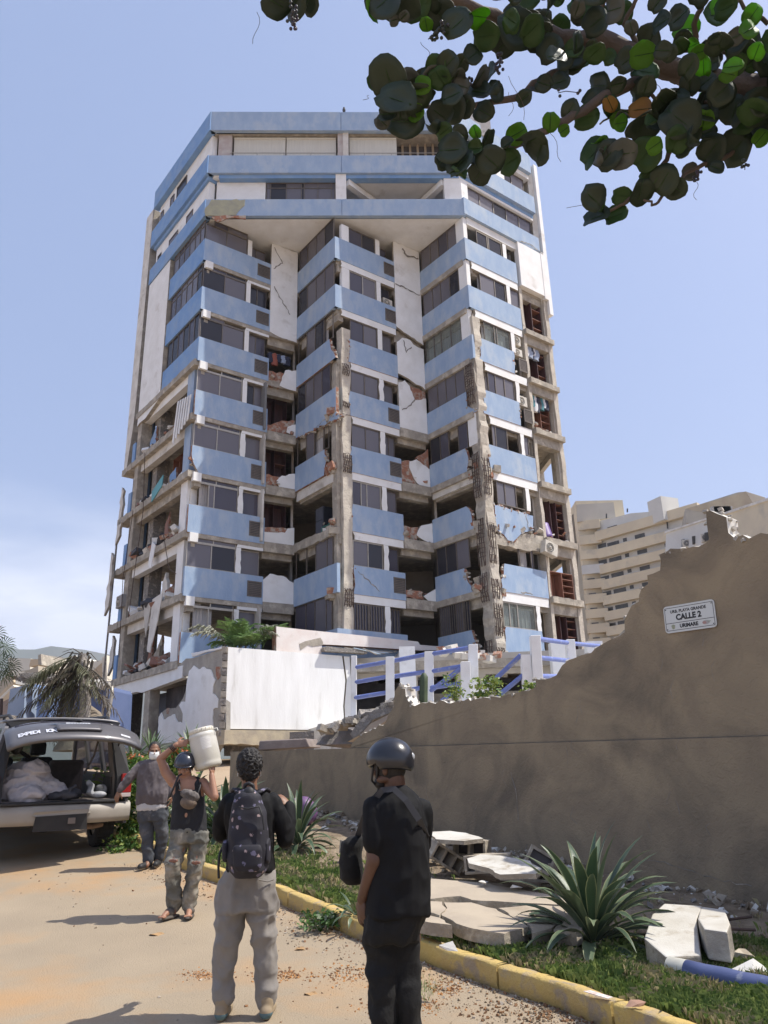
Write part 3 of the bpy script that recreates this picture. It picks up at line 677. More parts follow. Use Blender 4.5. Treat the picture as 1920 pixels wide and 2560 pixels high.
# storey -2: pale roller blinds, railing
BLIND = mat('roller_blind', (.62, .61, .55), (.56, .55, .50), 3, .9, stretch=(8, 8, .3))
zc_, zd = 32.64, 34.35
for u0, u1 in ((1.15, 3.9), (3.96, 6.62), (7.35, 9.9)):
    mb = MB(); FR.rect(mb, u0, u1, zc_ + .1, zd - .18, -.5, -.44); mb.tube([FR.pt(u0, zd - .12, -.45), FR.pt(u1, zd - .12, -.45)], .07, 8); mb.build('roller_blind', BLIND, tower)
mb = MB(); FR.rect(mb, .35, 1.05, zc_ - .6, zd, -.6, -.3); FR.rect(mb, 6.72, 7.0, zc_ - .6, zd, -.6, -.2); build_each(mb, 'wall_panel', mat('pink_grey_stone', (.42, .35, .33), (.50, .47, .44), 3, .9, .4), tower)
mb = MB(); FR.rect(mb, 7.0, 7.3, zc_ - .6, zd, -.6, -.15); FR.rect(mb, 12.6, 13.2, zc_ - .6, zd, -.6, -.2); build_each(mb, 'column', OLDW, tower)
mb = MB(); FR.rect(mb, 9.9, 12.6, zc_ - .6, zd, -1.2, -1.1); mb.build('back_wall', INTD, tower)
mb = MB()
for i in range(6): FR.rect(mb, 10.2 + i * .42, 10.32 + i * .42, zc_, zd, -1.08, -.95)
mb.build('slats', mat('tan_slats', (.33, .26, .18)), tower)
mb = MB()
for z in (zc_ + .12, zc_ + .38): mb.tube([FR.pt(1.0, z, -.2), FR.pt(6.6, z, -.2)], .022, 5); mb.tube([FR.pt(7.3, z, -.2), FR.pt(12.6, z, -.2)], .022, 5)
for i in range(9):
    u = 1.0 + i * 1.43; mb.tube([FR.pt(u, zc_ - .05, -.2), FR.pt(u, zc_ + .38, -.2)], .022, 5)
mb.build('railing', ALU, tower)
mb = MB(); IA.rect(mb, -2.9, 4.0, zc_ - .6, zd, -.5, -.2); mb.build('wall_panel', WHITE, tower)
for u0, u1, z0, z1 in ((-.4, .9, 33.0, 34.0), (-1.3, -.8, 32.9, 33.9), (-2.7, -2.3, 32.8, 33.8), (1.3, 2.1, 30.0, 30.8), (-1.0, .2, 29.9, 30.7), (-2.6, -2.1, 29.8, 30.6)):
    window(IA, u0, u1, z0, z1, (), off=-.14)
# right side upper storeys
mb = MB(); GH.rect(mb, .1, .6, za - .7, zb_ + .1, -.5, -.12); GH.rect(mb, .6, 5.72, zb_ - .3, zb_ + .09, -.5, -.12); GH.rect(mb, .1, 3.6, zc_, zd, -.5, -.12); GH.rect(mb, 3.6, 5.72, zd - .2, zd + .1, -.5, -.12)
GH.rect(mb, .3, 3.9, ZB[0] + 2.3, 28.84, -.3, -.06)
build_each(mb, 'wall_panel', WHITE, tower)
window(GH, .65, 5.6, za + .1, zb_ - .35, (.19, .4, .6, .8), off=-.25); window(GH, 3.7, 5.4, zc_ + .1, zd - .25, (.4,), off=-.3)
mb = MB(); p = FR.pt(13.0, 35.3, -2.5); mb.box((p.x + .6, p.y, 36.2), (3.4, 3.0, 2.4)); mb.build('roof_room', OLDW, tower)
# ================================================================== GROUND, ROAD, WALL, KERB
rnd = random.Random(11)
GRND = mat('dry_ground', (.34, .24, .15), (.26, .19, .13), .6, .95, .5, 9, c3=(.40, .30, .20), s3=.25, t3=(.4, .6), bd=.05)
ROADM = mat('dusty_road', (.355, .283, .195), (.30, .24, .168), .8, .95, .9, 70, c3=(.43, .25, .11), s3=.55, t3=(.50, .74), spots=[((.16, .10, .06), 5, .10)], bd=.012)
SOIL = mat('verge_soil', (.27, .205, .135), (.17, .125, .08), 7, .97, 1.0, 22, c3=(.33, .26, .18), s3=2.2, t3=(.48, .6), bd=.05)
KERBM = mat('yellow_kerb_paint', (.54, .39, .12), (.46, .33, .13), 4, .88, .7, 30, c3=(.34, .27, .18), s3=5.5, t3=(.52, .64), spots=[((.40, .36, .30), 11, .18)], bd=.02)
STUCCO = mat('brown_wall_render', (.33, .26, .17), (.26, .205, .14), 1.3, .95, .8, 16, c3=(.16, .13, .095), s3=.9, t3=(.44, .70), bd=.02, dist=1.2, spots=[((.20, .165, .12), 22, .20), ((.40, .33, .24), 31, .19), ((.115, .095, .07), 2.6, .11)])
# camera stands at the road; the street climbs gently towards the tower
def sheet(name, xs, ys, zf, m_, kind='structure', parent=None):
    mb = MB(); vs = [(x, y, zf(x, y)) for y in ys for x in xs]; n = len(xs)
    mb.add(vs, [(j * n + i, j * n + i + 1, (j + 1) * n + i + 1, (j + 1) * n + i) for j in range(len(ys) - 1) for i in range(n - 1)], 0, True)
    o = mb.build(name, m_); o['kind'] = kind; return o
ysG = [-2600, -300, -40, 0, 3, 5, 5.5] + [5.5 + .4 * i for i in range(1, 12)] + [11, 13, 16, 20, 24, 28, 32, 45, 80, 200, 800, 2600]
xsG = [-2600, -600, -120, -40, -20, -10, -5, 0, 5, 10, 20, 40, 120, 600, 2600]
sheet('ground', xsG, ysG, lambda x, y: gz(x, y) - .012, GRND)
# kerb line (road side edge)
KP = [(-9.8, 21.6), (-7.6, 18.2), (-6.2, 16.2), (-5.0, 14.5), (-4.0, 13.05), (-2.55, 11.0), (-1.33, 9.6), (-.86, 8.93), (-.41, 8.2), (.21, 7.38), (.65, 6.7), (1.09, 6.07), (1.54, 5.2), (2.2, 4.0), (3.2, 2.0), (4.2, 0)]
# road sheet with fine subdivision
mb = MB(); rows = []
for i, (x, y) in enumerate(KP):
    rows.append([(x - w_, y - w_ * .35, gz(x, y - w_ * .35) + .004) for w_ in (-.05, 1, 2, 3.5, 5, 7, 9)])
for i in range(len(rows) - 1):
    for j in range(6): mb.add([rows[i][j], rows[i][j + 1], rows[i + 1][j + 1], rows[i + 1][j]], [(0, 1, 2, 3)], 0, True)
o = mb.build('road', ROADM); o['kind'] = 'structure'
# kerb pieces, cast in lengths
kerb = empty('road_kerb', (0, 8, 0), 'chipped yellow painted concrete kerb running along the planted verge', 'kerb')
def kpt(i, t):
    a, b = Vector(KP[i]), Vector(KP[i + 1]); return a + (b - a) * t
segs = []
L_ = 0; P_ = [Vector(p) for p in KP]; cum = [0]
for i in range(len(P_) - 1): cum.append(cum[-1] + (P_[i + 1] - P_[i]).length)
def kal(s):
    for i in range(len(P_) - 1):
        if s <= cum[i + 1]: return P_[i] + (P_[i + 1] - P_[i]) * ((s - cum[i]) / (cum[i + 1] - cum[i]))
    return P_[-1]
s = 0
while s < cum[-1] - .3:
    e = min(s + 1.15, cum[-1] - .01); mb = MB(); rings = []
    n = 14
    for i in range(n + 1):
        q = s + .012 + (e - s - .024) * i / n; p = kal(q); d = (kal(min(q + .1, cum[-1])) - kal(max(q - .1, 0))).normalized(); nn = Vector((-d.y, d.x))
        g = gz(p.x, p.y); wv = lambda a: noise.noise(Vector((q * 2.5, a, 0))) * .016 + noise.noise(Vector((q * 9, a, 3))) * .008
        prof = [(0, -.05), (wv(1), .08), (.002 + wv(2), .143 + wv(3)), (.012 + wv(4), .158 + wv(5)), (.07, .16 + wv(6)), (.125 + wv(8), .157 + wv(7)), (.135, -.05)]
        rings.append([Vector((p.x + nn.x * a, p.y + nn.y * a, g + b)) for a, b in prof])
    mb.rings(rings, 0, True, True); mb.build('kerbstone', KERBM, kerb); s = e
# verge: planted strip between kerb and wall
WP = Vector((3.66, 8.58)); WD = Vector((-.575, .818)).normalized(); WN = Vector((-WD.y, WD.x)) * -1
WALL = Fc(WP + WD * 13, WP + WD * -9.5)     # runs from far left to near right
def vz(x, y):
    return gz(x, y) + .125 + .035 * noise.noise(Vector((x * 1.3, y * 1.3, 1))) + .02 * noise.noise(Vector((x * 5, y * 5, 2)))
mb = MB(); NS = 110; rows = []
for i in range(NS + 1):
    p = kal(.01 + (cum[-1] - .02) * i / NS); d = (kal(min(cum[-1], cum[-1] * i / NS + .2)) - p)
    # width to the wall
    q = []
    for j in range(15):
        nn = -WALL.n; t = (WALL.P - p).dot(WALL.n); w_ = max(.3, abs(t)) + .1
        pp = p + Vector((.02, .05)) + Vector((nn.x, nn.y)) * -1 * 0 + (Vector((-WALL.n.x, -WALL.n.y))) * (.13 + (w_ - .1) * j / 14)
        z = vz(pp.x, pp.y); z += -.02 if j == 0 else 0
        q.append((pp.x, pp.y, z))
    rows.append(q)
mb.add([v for r_ in rows for v in r_], [(i * 15 + j, i * 15 + j + 1, (i + 1) * 15 + j + 1, (i + 1) * 15 + j) for i in range(NS) for j in range(14)], 0, True)
o = mb.build('verge_ground', SOIL); o['kind'] = 'structure'
# ---- the brown rendered wall with its broken top
top = [(875, 1871), (881, 1857), (900, 1838), (925, 1828), (965, 1805), (978, 1777), (985, 1765), (987, 1728), (998, 1712), (1013, 1722), (1020, 1752), (1030, 1763), (1080, 1757), (1148, 1752), (1232, 1741), (1250, 1743), (1270, 1736), (1295, 1731), (1320, 1728), (1340, 1717),
       (1339, 1697), (1391, 1688), (1405, 1664), (1422, 1650), (1453, 1638), (1478, 1632), (1520, 1602), (1562, 1580), (1566, 1540), (1579, 1514), (1597, 1504), (1598, 1487), (1620, 1460), (1618, 1438), (1650, 1426), (1652, 1402), (1649, 1386),
       (1697, 1372), (1765, 1357), (1773, 1348), (1765, 1279), (1775, 1276), (1816, 1293), (1821, 1332), (1836, 1345), (1918, 1335)]
wall = empty('street_wall', (2, 11, 0), 'long brown rendered street wall with a jagged broken top and a ledge line', 'wall')
uvt = [WALL.uv(*p) for p in top]
uend = WALL.L
# smooth shafts get small roughness only
tp = []
for i in range(len(uvt) - 1): tp += jagline(uvt[i], uvt[i + 1], rnd, .034, .09)
tp.append(Vector(uvt[-1])); tp.append(Vector((uend, uvt[-1][1])))
led = lambda u: WALL.uv(690, 1875)[1] + (WALL.uv(1920, 1838)[1] - WALL.uv(690, 1875)[1]) * (u - WALL.uv(690, 1875)[0]) / (WALL.uv(1920, 1838)[0] - WALL.uv(690, 1875)[0])
mb = MB(); poly = [(tp[0].x, led(tp[0].x) + .001)] + [tuple(p) for p in tp] + [(uend, led(uend) + .001)]
WALL.panel(mb, poly, -.22, 0, 0, 1); mb.build('upper_wall', [STUCCO, OLDW], wall)
mb = MB(); n = 40
low_ = [(uend * i / n, -.3) for i in range(n + 1)][::-1]; hi_ = [(uend * i / n, led(uend * i / n) - .012 + .004 * noise.noise(Vector((i * .9, 0, 0)))) for i in range(n + 1)]
mb2 = MB(); WALL.panel(mb2, [(uvt[0][0] - .3, led(uvt[0][0]) - .03), (uend, led(uend) - .03), (uend, led(uend) + .004), (uvt[0][0] - .3, led(uvt[0][0]) + .004)], -.1, .004); mb2.build('joint_shade', mat('joint_shade_paint', (.11, .09, .07), (.20, .165, .12), 5), wall)  # dark strip along the ledge joint, its shadow painted into the colour
WALL.panel(mb, hi_ + low_, -.26, .055, 0, 0); mb.build('lower_wall', STUCCO, wall)
# second leaf seen behind the break
mb = MB(); b2 = [WALL.uv(*p) for p in [(1380, 1700), (1400, 1665), (1470, 1630), (1498, 1600), (1530, 1572), (1562, 1553), (1575, 1520), (1600, 1520), (1600, 1700)]]
WALL.panel(mb, jag(b2, rnd, None, .02, .12), -.30, -.225, 0, 1); mb.build('rear_leaf', [CONC, OLDW], wall)
# crumbly pale edge: small broken mortar lumps
mb = MB()
for i in range(0, len(tp) - 1):
    p = tp[i]
    if p.x > uvt[-1][0] - .1: continue
    for q in range(3):
        rr = Matrix.Rotation(rnd.uniform(0, 6), 3, 'Z') @ Matrix.Rotation(rnd.uniform(-1, 1), 3, 'X'); s_ = rnd.uniform(.015, .05)
        mb.box(WALL.pt(p.x + rnd.uniform(-.06, .06), p.y + rnd.uniform(-.03, .015), -.11 + rnd.uniform(-.1, .1)), (s_ * 1.5, s_, s_ * .8), rr, 0)
mb.build('crumbled_edge', mat('pale_mortar', (.50, .46, .40), (.32, .29, .25), 9, .95, .6), wall)
# hairline cracks on the wall
def wcrack(pts, wd=.006):
    q = [Vector(WALL.uv(*p, .055)) for p in pts]; o = []
    for i in range(len(q) - 1): o += jagline(q[i], q[i + 1], rnd, .02, .07)
    o.append(q[-1]); mb = MB()
    for i in range(len(o) - 1):
        a, b = o[i], o[i + 1]; d = (b - a).normalized(); n_ = Vector((-d.y, d.x)) * wd * rnd.uniform(.3, 1.2)
        mb.add([WALL.pt(c.x, c.y, .060) for c in (a + n_, b + n_, b - n_, a - n_)], [(0, 1, 2, 3)])
    mb.build('crack', CONCD, wall)
wcrack([(1278, 1930), (1290, 1975), (1293, 2000), (1296, 2050)]); wcrack([(1580, 2145), (1650, 2155), (1760, 2190), (1880, 2215)], .004); wcrack([(1690, 2000), (1700, 2035)], .004)
wcrack([(1318, 2110), (1312, 2130)], .012)
for _ in range(26):   # trowel scratches and short cracks
    x_, y_ = rnd.uniform(950, 1900), rnd.uniform(1560, 2080)
    if y_ < 1800 - (x_ - 1300) * .55 and x_ > 1300 or x_ < 1350 and y_ < 1790: continue
    wcrack([(x_, y_), (x_ + rnd.uniform(-12, 12), y_ + rnd.uniform(8, 30)), (x_ + rnd.uniform(-14, 14), y_ + rnd.uniform(25, 60))], .0025)
# ---- street name sign
SIGNW = mat('sign_white', (.62, .63, .61), rough=.45); SIGNK = mat('sign_black', (.012, .012, .014), rough=.5)
c4 = [WALL.uv(*p, .05) for p in [(1652, 1518), (1778, 1496.5), (1790, 1565), (1661.6, 1584.5)]]
sc = Vector((sum(p[0] for p in c4) / 4, sum(p[1] for p in c4) / 4))
sw = (c4[1][0] - c4[0][0] + c4[2][0] - c4[3][0]) / 2; sh = (c4[0][1] - c4[3][1] + c4[1][1] - c4[2][1]) / 2
sang = math.atan2(c4[1][1] - c4[0][1], c4[1][0] - c4[0][0])
sign = empty('street_name_sign', WALL.pt(sc.x, sc.y, .03), 'white street name plate reading CALLE 2, fixed on the brown wall', 'street sign')
def sp(a, b, o): c_, s_ = math.cos(sang), math.sin(sang); return WALL.pt(sc.x + a * c_ - b * s_, sc.y + a * s_ + b * c_, o)
def rrect(w_, h_, r_, n=6):
    o = []
    for cx_, cy_, a0 in ((w_ / 2 - r_, h_ / 2 - r_, 0), (-w_ / 2 + r_, h_ / 2 - r_, 90), (-w_ / 2 + r_, -h_ / 2 + r_, 180), (w_ / 2 - r_, -h_ / 2 + r_, 270)):
        for i in range(n + 1): a = R(a0 + 90 * i / n); o.append((cx_ + r_ * math.cos(a), cy_ + r_ * math.sin(a)))
    return o
n3 = Vector((WALL.n.x, WALL.n.y, 0))
mb = MB(); mb.prism([sp(a, b, .018) for a, b in rrect(sw, sh, sh * .13)], n3 * -.012); mb.build('plate', SIGNW, sign)
bo = rrect(sw * .955, sh * .86, .012, 3); bi = rrect(sw * .955 - .012, sh * .86 - .012, .008, 3)
mb = MB(); k_ = len(bo); mb.add([sp(a, b, .0195) for a, b in bo] + [sp(a, b, .0195) for a, b in bi], [(i, (i + 1) % k_, k_ + (i + 1) % k_, k_ + i) for i in range(k_)])
zl = -sh * .15; mb.add([sp(a, b, .0195) for a, b in ((-sw * .477, zl - .003), (sw * .477, zl - .003), (sw * .477, zl + .003), (-sw * .477, zl + .003))], [(0, 1, 2, 3)])
mb.build('border', SIGNK, sign)
def text(txt, name, parent, m_, size, fn, bold=.0, xs=1.0, ext=0.0):
    cu = bpy.data.curves.new('t', 'FONT'); cu.body = txt; cu.size = size; cu.align_x = 'CENTER'; cu.align_y = 'CENTER'; cu.offset = bold; cu.resolution_u = 3; cu.extrude = ext
    to = bpy.data.objects.new('t', cu); C.objects.link(to); bpy.context.view_layer.update()
    me = bpy.data.meshes.new_from_object(to.evaluated_get(bpy.context.evaluated_depsgraph_get())); bpy.data.objects.remove(to)
    for v in me.vertices: v.co = fn(v.co.x * xs, v.co.y, v.co.z)
    me.materials.clear(); me.materials.append(m_); me.name = name
    return link(name, me, parent)
text('URB. PLAYA GRANDE', 'lettering', sign, SIGNK, sh * .155, lambda a, b, c: sp(a - sw * .01, b + sh * .27, .0195), .0018)
text('CALLE 2', 'lettering', sign, SIGNK, sh * .29, lambda a, b, c: sp(a - sw * .01, b + sh * .035, .0195), .0045)
text('URIMARE', 'lettering', sign, SIGNK, sh * .185, lambda a, b, c: sp(a - sw * .02, b - sh * .29, .0195), .003)
def disc(mb, cx_, cy_, rx, ry, o, mi=0, n=16): mb.add([sp(cx_ + rx * math.cos(6.283 * i / n), cy_ + ry * math.sin(6.283 * i / n), o) for i in range(n)], [tuple(range(n))], mi)
EMB = [mat('emblem_sand', (.42, .38, .25)), mat('emblem_green', (.30, .34, .24)), mat('emblem_grey', (.40, .38, .37)), mat('emblem_red', (.42, .25, .22))]
mb = MB(); disc(mb, -sw * .33, -sh * .29, sh * .075, sh * .09, .0195, 0); disc(mb, -sw * .33, -sh * .25, sh * .085, sh * .035, .0205, 1); disc(mb, -sw * .33, -sh * .33, sh * .045, sh * .035, .0205, 1); mb.build('emblem', EMB, sign)
mb = MB(); disc(mb, sw * .31, -sh * .285, sh * .15, sh * .075, .0195, 2); disc(mb, sw * .28, -sh * .29, sh * .08, sh * .05, .0205, 3); disc(mb, sw * .37, -sh * .26, sh * .075, sh * .018, .0205, 1); mb.build('emblem', EMB, sign)
mb = MB()
for a in (-1, 1):
    for b in (-1, 1): disc(mb, a * sw * .45, b * sh * .37, .008, .008, .021, 0, 8)
mb.build('screw', SIGNK, sign)
# ================================================================== PODIUM, TERRACE, RAILS
rnd = random.Random(21)
podium = empty('terrace_building', (-3, 29, 3.1), 'low white ground-floor terrace block with peeling plaster in front of the tower', 'terrace block')
TE = Fc((-5.95, 28.3), (-5.95 + .805 * 6, 28.3 + .594 * 6))
SD = Fc((-5.95 - .628 * 10, 28.3 + .778 * 10), (-5.95, 28.3))      # side wall, runs back to the left
def e9(*p): return TE.uv(*zp(9, *p))
tz = 6.2
# white front wall
tr = TE.uv(878, 1636)[0]
mb = MB(); TE.panel(mb, [(.02, 3.27), (tr - .35, 3.27), (tr - .42, 4.2), (tr - .30, 5.2), (tr - .45, tz), (.02, tz)], -.2, 0, 0, 1); mb.build('front_wall', [mat('stained_white_wall', (.80, .805, .80), (.72, .72, .71), 1.5, .85, .35, 12, stretch=(1.6, 1.6, .3), c3=(.50, .49, .46), s3=1.5, t3=(.60, .80), bd=.02), OLDW], podium)
mb = MB(); TE.panel(mb, [(tr - .30, 3.27), (tr, 3.27), (tr + .02, 4.6), (tr - .08, tz - .01), (tr - .36, tz - .01), (tr - .22, 5.25), (tr - .34, 4.2)], -.2, -.01, 0, 1); mb.build('front_wall', [WHITE, CONC], podium)
# balcony slab under it
mb = MB(); sb = [TE.uv(*p) for p in ((567, 1828), (868, 1828))]
TE.panel(mb, jag([(-.1, 2.72), (6.2, 2.72), (6.2, 3.22), (-.1, 3.22)], rnd, (-.1, 99, -9, 3.22), .05), -2.5, .25, 0, 0); mb.build('balcony_slab', mat('ochre_concrete', (.50, .43, .30), (.36, .31, .24), 3, .9, .5), podium)
# side wall, plaster peeling in big flakes
L = SD.L
def s6(*p): return SD.uv(*zp(6, *p))
full = [(L, 2.6), (L, 6.15), (L - 2.0, 6.15), (L - 5.7, 6.1), (L - 5.7, 2.6)]
mb = MB(); zz = lambda q: [SD.uv(*zp(12, *p)) for p in q]
# pixel shapes of the second zoom (380,1600,scale 5.184)
def s12(pts): return [SD.uv(380 + a / 5.184, 1600 + b / 5.184) for a, b in pts]
mb = MB(); SD.panel(mb, s12([(960, 95), (520, 235), (430, 240), (190, 480), (460, 460), (440, 620), (390, 760), (300, 880), (180, 890), (90, 960), (40, 1500), (800, 1500), (950, 1200)]), -.2, -.03, 0, 0)
mb.build('side_wall', mat('exposed_render', (.40, .37, .32), (.30, .28, .25), 2.2, .92, .6, 12, bd=.04), podium)
rn2 = random.Random(3)
mb = MB(); SD.panel(mb, jag(s12([(540, 330), (600, 380), (650, 350), (760, 385), (820, 520), (790, 600), (785, 690), (860, 770), (850, 880), (790, 900), (785, 1490), (60, 1490), (85, 1000), (120, 940), (150, 1030), (220, 990), (290, 960), (330, 1060), (390, 1085), (400, 960), (350, 850), (380, 800), (430, 800), (440, 640), (460, 500), (480, 400)]), rn2, None, .04, .16), -.05, .0); mb.build('plaster_skin', WHITE, podium)
mb = MB(); SD.panel(mb, jag(s12([(520, 170), (940, 85), (900, 120), (740, 150), (620, 190), (530, 215)]), rn2, None, .02), -.05, .04); mb.build('coping', WHITE, podium)
mb = MB(); SD.panel(mb, s12([(815, 345), (880, 345), (880, 470), (845, 520), (825, 470)]), -.06, -.02); SD.panel(mb, s12([(185, 880), (215, 880), (210, 960), (180, 955)]), -.06, -.02); mb.build('brick_infill', BRICK, podium)
# hollow block edge of the corner
mb = MB()
for i in range(12):
    z = 3.0 + i * .27
    mb.box(SD.pt(L - .12 + rnd.uniform(-.03, .03), z + .13, .02), (.2, .22, .22), Matrix.Rotation(rnd.uniform(-.2, .2), 3, 'Z'), i % 2)
mb.build('corner_blocks', [CONCD, CONC], podium)
# ground floor of the tower on the left (white band, door, slot windows)
GF = Fc(off_pt(IA, -4.4, .02), off_pt(IA, IA.L + .4, .02))
LL = GF.L
def g6(pts): return [GF.uv(*zp(6, *p)) for p in pts]
zt_ = 6.0
mb = MB(); GF.panel(mb, [(.3, 5.4), (4.3, 5.4), (4.9, 5.3), (LL, 5.5), (LL, zt_), (.3, zt_)], -.3, 0); GF.rect(mb, .3, 1.15, 3.0, 5.4, -.3, 0); GF.rect(mb, 2.45, 3.0, 3.0, 5.4, -.3, 0); GF.rect(mb, 1.15, 2.45, 3.0, 3.55, -.3, 0); GF.rect(mb, 1.15, 2.45, 5.05, 5.4, -.3, 0)
for a in (1.45, 1.95, 2.35): GF.rect(mb, a, a + .12, 3.55, 5.05, -.3, 0)
mb.build('ground_floor_wall', WHITE, podium)
mb = MB(); GF.rect(mb, 1.15, 2.45, 3.5, 5.1, -.35, -.32); mb.build('window_slot', WOODD, podium)
mb = MB(); GF.rect(mb, 3.0, 5.15, 2.9, 5.4, -1.4, -1.3); mb.build('grey_door', mat('blue_grey_metal', (.07, .08, .11), (.09, .10, .13), 2, .6), podium)
mb = MB(); GF.rect(mb, 5.15, 5.75, 2.9, 5.4, -.5, -.05); mb.build('column', CONC, podium)
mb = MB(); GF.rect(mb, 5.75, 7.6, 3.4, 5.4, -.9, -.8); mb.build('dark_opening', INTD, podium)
mb = MB(); GF.rect(mb, .2, LL + .6, 2.0, 3.0, -.3, .05); mb.build('plinth', CONC, podium)
for z0, a in ((3.3, .5), (4.1, .7), (4.8, .4)):
    mb = MB(); GF.panel(mb, jag([(a, z0), (a + .5, z0 - .1), (a + .55, z0 + .5), (a + .1, z0 + .4)], rnd, None, .1, .15), 0, .012); mb.build('bare_patch', CONC, podium)
# upper parapet beam of the terrace with its little slab awning
TB = Fc(TE.P + Vector((0, .12)), TE.P + Vector((0, .12)) + TE.u * 8)
bu = [TB.uv(*p) for p in ((690, 1566), (690, 1640), (1110, 1600), (1050, 1618), (878, 1640))]
mb = MB(); q = [TB.uv(*p) for p in [(691, 1566), (760, 1574), (900, 1588), (1045, 1604), (1050, 1612), (1110, 1617), (1100, 1626), (1048, 1626), (900, 1616), (830, 1612), (805, 1611), (803, 1640), (691, 1640)]]
TB.panel(mb, q, -.35, 0, 0, 1); mb.build('upper_parapet', [mat('pinkish_white_plaster', (.76, .73, .70), (.68, .60, .56), 1.1, .85, .2, 10, c3=(.55, .48, .42), s3=2.0, t3=(.62, .75)), BRICK], podium)
mb = MB(); TB.panel(mb, [TB.uv(*zp(9, *p)) for p in [(745, 285), (760, 270), (1230, 320), (1230, 355), (1100, 345), (750, 325)]], 0, .35); mb.build('awning', CONCD, podium)
mb = MB()
for i in range(5): TB.panel(mb, [TB.uv(*zp(9, *p)) for p in [(800 + i * 90, 268 + i * 6), (1560 - i * 60, 325 + i * 10), (1560 - i * 60, 335 + i * 10), (800 + i * 90, 276 + i * 6)]], .02 + i * .1, .08 + i * .1, i % 2)
mb.build('pergola_slats', [ALU, mat('pale_blue_panel', (.42, .52, .62))], podium)
mb = MB(); TB.panel(mb, [TB.uv(*zp(9, *p)) for p in [(500, 230), (560, 200), (740, 158), (770, 210), (770, 240), (650, 260), (600, 240), (510, 300)]], -.01, .02); mb.build('bare_patch', CONC, podium)
# terrace interior behind rails
BK = Fc((-2.4, 32.2), (9.0, 31.2))
BEI = mat('beige_wall', (.52, .48, .42), (.44, .41, .36), 1.3, .9)
mb = MB(); BK.rect(mb, 0, 12.6, 5.35, 6.2, -.3, 0); BK.rect(mb, 2.9, 3.6, 2.6, 5.35, -.3, 0); BK.rect(mb, 5.2, 6.4, 2.6, 5.35, -.3, 0); BK.rect(mb, 8.6, 9.3, 2.6, 5.35, -.3, 0); BK.rect(mb, 10.6, 12.6, 2.6, 5.35, -.3, 0); mb.build('back_wall', BEI, podium)
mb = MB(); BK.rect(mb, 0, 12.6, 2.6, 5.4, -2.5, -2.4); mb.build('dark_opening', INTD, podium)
mb = MB(); BK.rect(mb, 3.0, 11.5, 4.4, 4.75, -1.4, -1.2); mb.build('beam', CONC, podium)
for x in (1022, 1408, 1500):
    mb = MB(); p = at(x, 1760, 30.2); p2 = at(x, 1630, 30.2); mb.box((p.x, 30.2, 4.4), (.62, .5, 3.8)); mb.build('column', WHITE, podium)
mb = MB(); mb.prism([Vector(p) for p in ((-1.3, 31.4, 5.9), (9.2, 30.9, 5.9), (9.4, 33.4, 5.9), (-1.1, 33.4, 5.9))], (0, 0, -.35)); mb.build('slab', CONC, podium)
mb = MB(); mb.prism([Vector(p) for p in ((-3.2, 30.6, 3.3), (-1.0, 24.2, 3.3), (9, 22, 3.3), (12, 33, 3.3), (-3.2, 33.2, 3.3))], (0, 0, -3.0)); mb.build('terrace_base', OLDW, podium)
# rubble edge of the terrace slab
mb = MB()
for i in range(34):
    rr = Matrix.Rotation(rnd.uniform(0, 6), 3, 'Z') @ Matrix.Rotation(rnd.uniform(-.6, .6), 3, 'X'); x = rnd.uniform(1100, 1250); s_ = rnd.uniform(.12, .4)
    mb.box(at(x, 1622 + (x - 1100) * .12 + rnd.uniform(-6, 12), 30.6), (s_, s_, s_ * .6), rr, i % 2)
mb.build('loose_blocks', [OLDW, BRICK], podium)
# ---- the blue tube railing with white posts
RAILB = mat('blue_rail_paint', (.12, .165, .42), (.16, .21, .47), 3, .5, c3=(.32, .35, .45), s3=4, t3=(.58, .7))
fence = empty('terrace_railing', at(1080, 1740, 26), 'white concrete posts carrying faded blue tube rails on the terrace edge', 'railing')
posts = [(975, 1643, 1750, 26.5), (1072, 1630, 1745, 25.8), (1182, 1612, 1735, 25.0), (1163, 1655, 1705, 24.6), (1337, 1590, 1728, 23.5), (1313, 1638, 1728, 23.6), (1424, 1600, 1700, 26.5), (885, 1640, 1765, 27.4), (1217, 1700, 1735, 24.2)]
for x, y0, y1, d in posts:
    mb = MB(); a = at(x, y0, d); b = at(x + (6 if x > 1300 else -2), y1, d); w_ = .15 if x not in (885,) else .1
    mb.hexa([Vector((b.x - w_, d - w_, 2.9)), Vector((b.x + w_, d - w_, 2.9)), Vector((b.x + w_, d + w_, 2.9)), Vector((b.x - w_, d + w_, 2.9)), Vector((a.x - w_, d - w_, a.z)), Vector((a.x + w_, d - w_, a.z)), Vector((a.x + w_, d + w_, a.z)), Vector((a.x - w_, d + w_, a.z))])
    mb.build('post', WHITE, fence, bevel=.015)
rails = [((887, 1669, 27.4), (972, 1654, 26.5)), ((886, 1706, 27.4), (972, 1691, 26.5)), ((884, 1745, 27.4), (970, 1731, 26.5)),
         ((980, 1653, 26.5), (1065, 1636, 25.8)), ((980, 1692, 26.5), (1068, 1679, 25.8)), ((1020, 1726, 26.1), (1060, 1718, 25.8)), ((1072, 1636, 25.8), (1172, 1620, 25)), ((1075, 1679, 25.8), (1165, 1664, 24.7)), ((1078, 1719, 25.7), (1172, 1706, 24.7)),
         ((1077, 1727, 25.7), (1165, 1662, 24.6)), ((1105, 1752, 25.3), (1160, 1718, 24.6)), ((1222, 1713, 24.2), (1302, 1638, 23.6)), ((1245, 1740, 24.0), (1308, 1688, 23.6)),
         ((1345, 1597, 23.5), (1418, 1607, 26.4)), ((1425, 1608, 26.5), (1520, 1617, 31)), ((1328, 1642, 23.5), (1422, 1652, 26.4)), ((1335, 1690, 23.5), (1392, 1691, 25.5))]
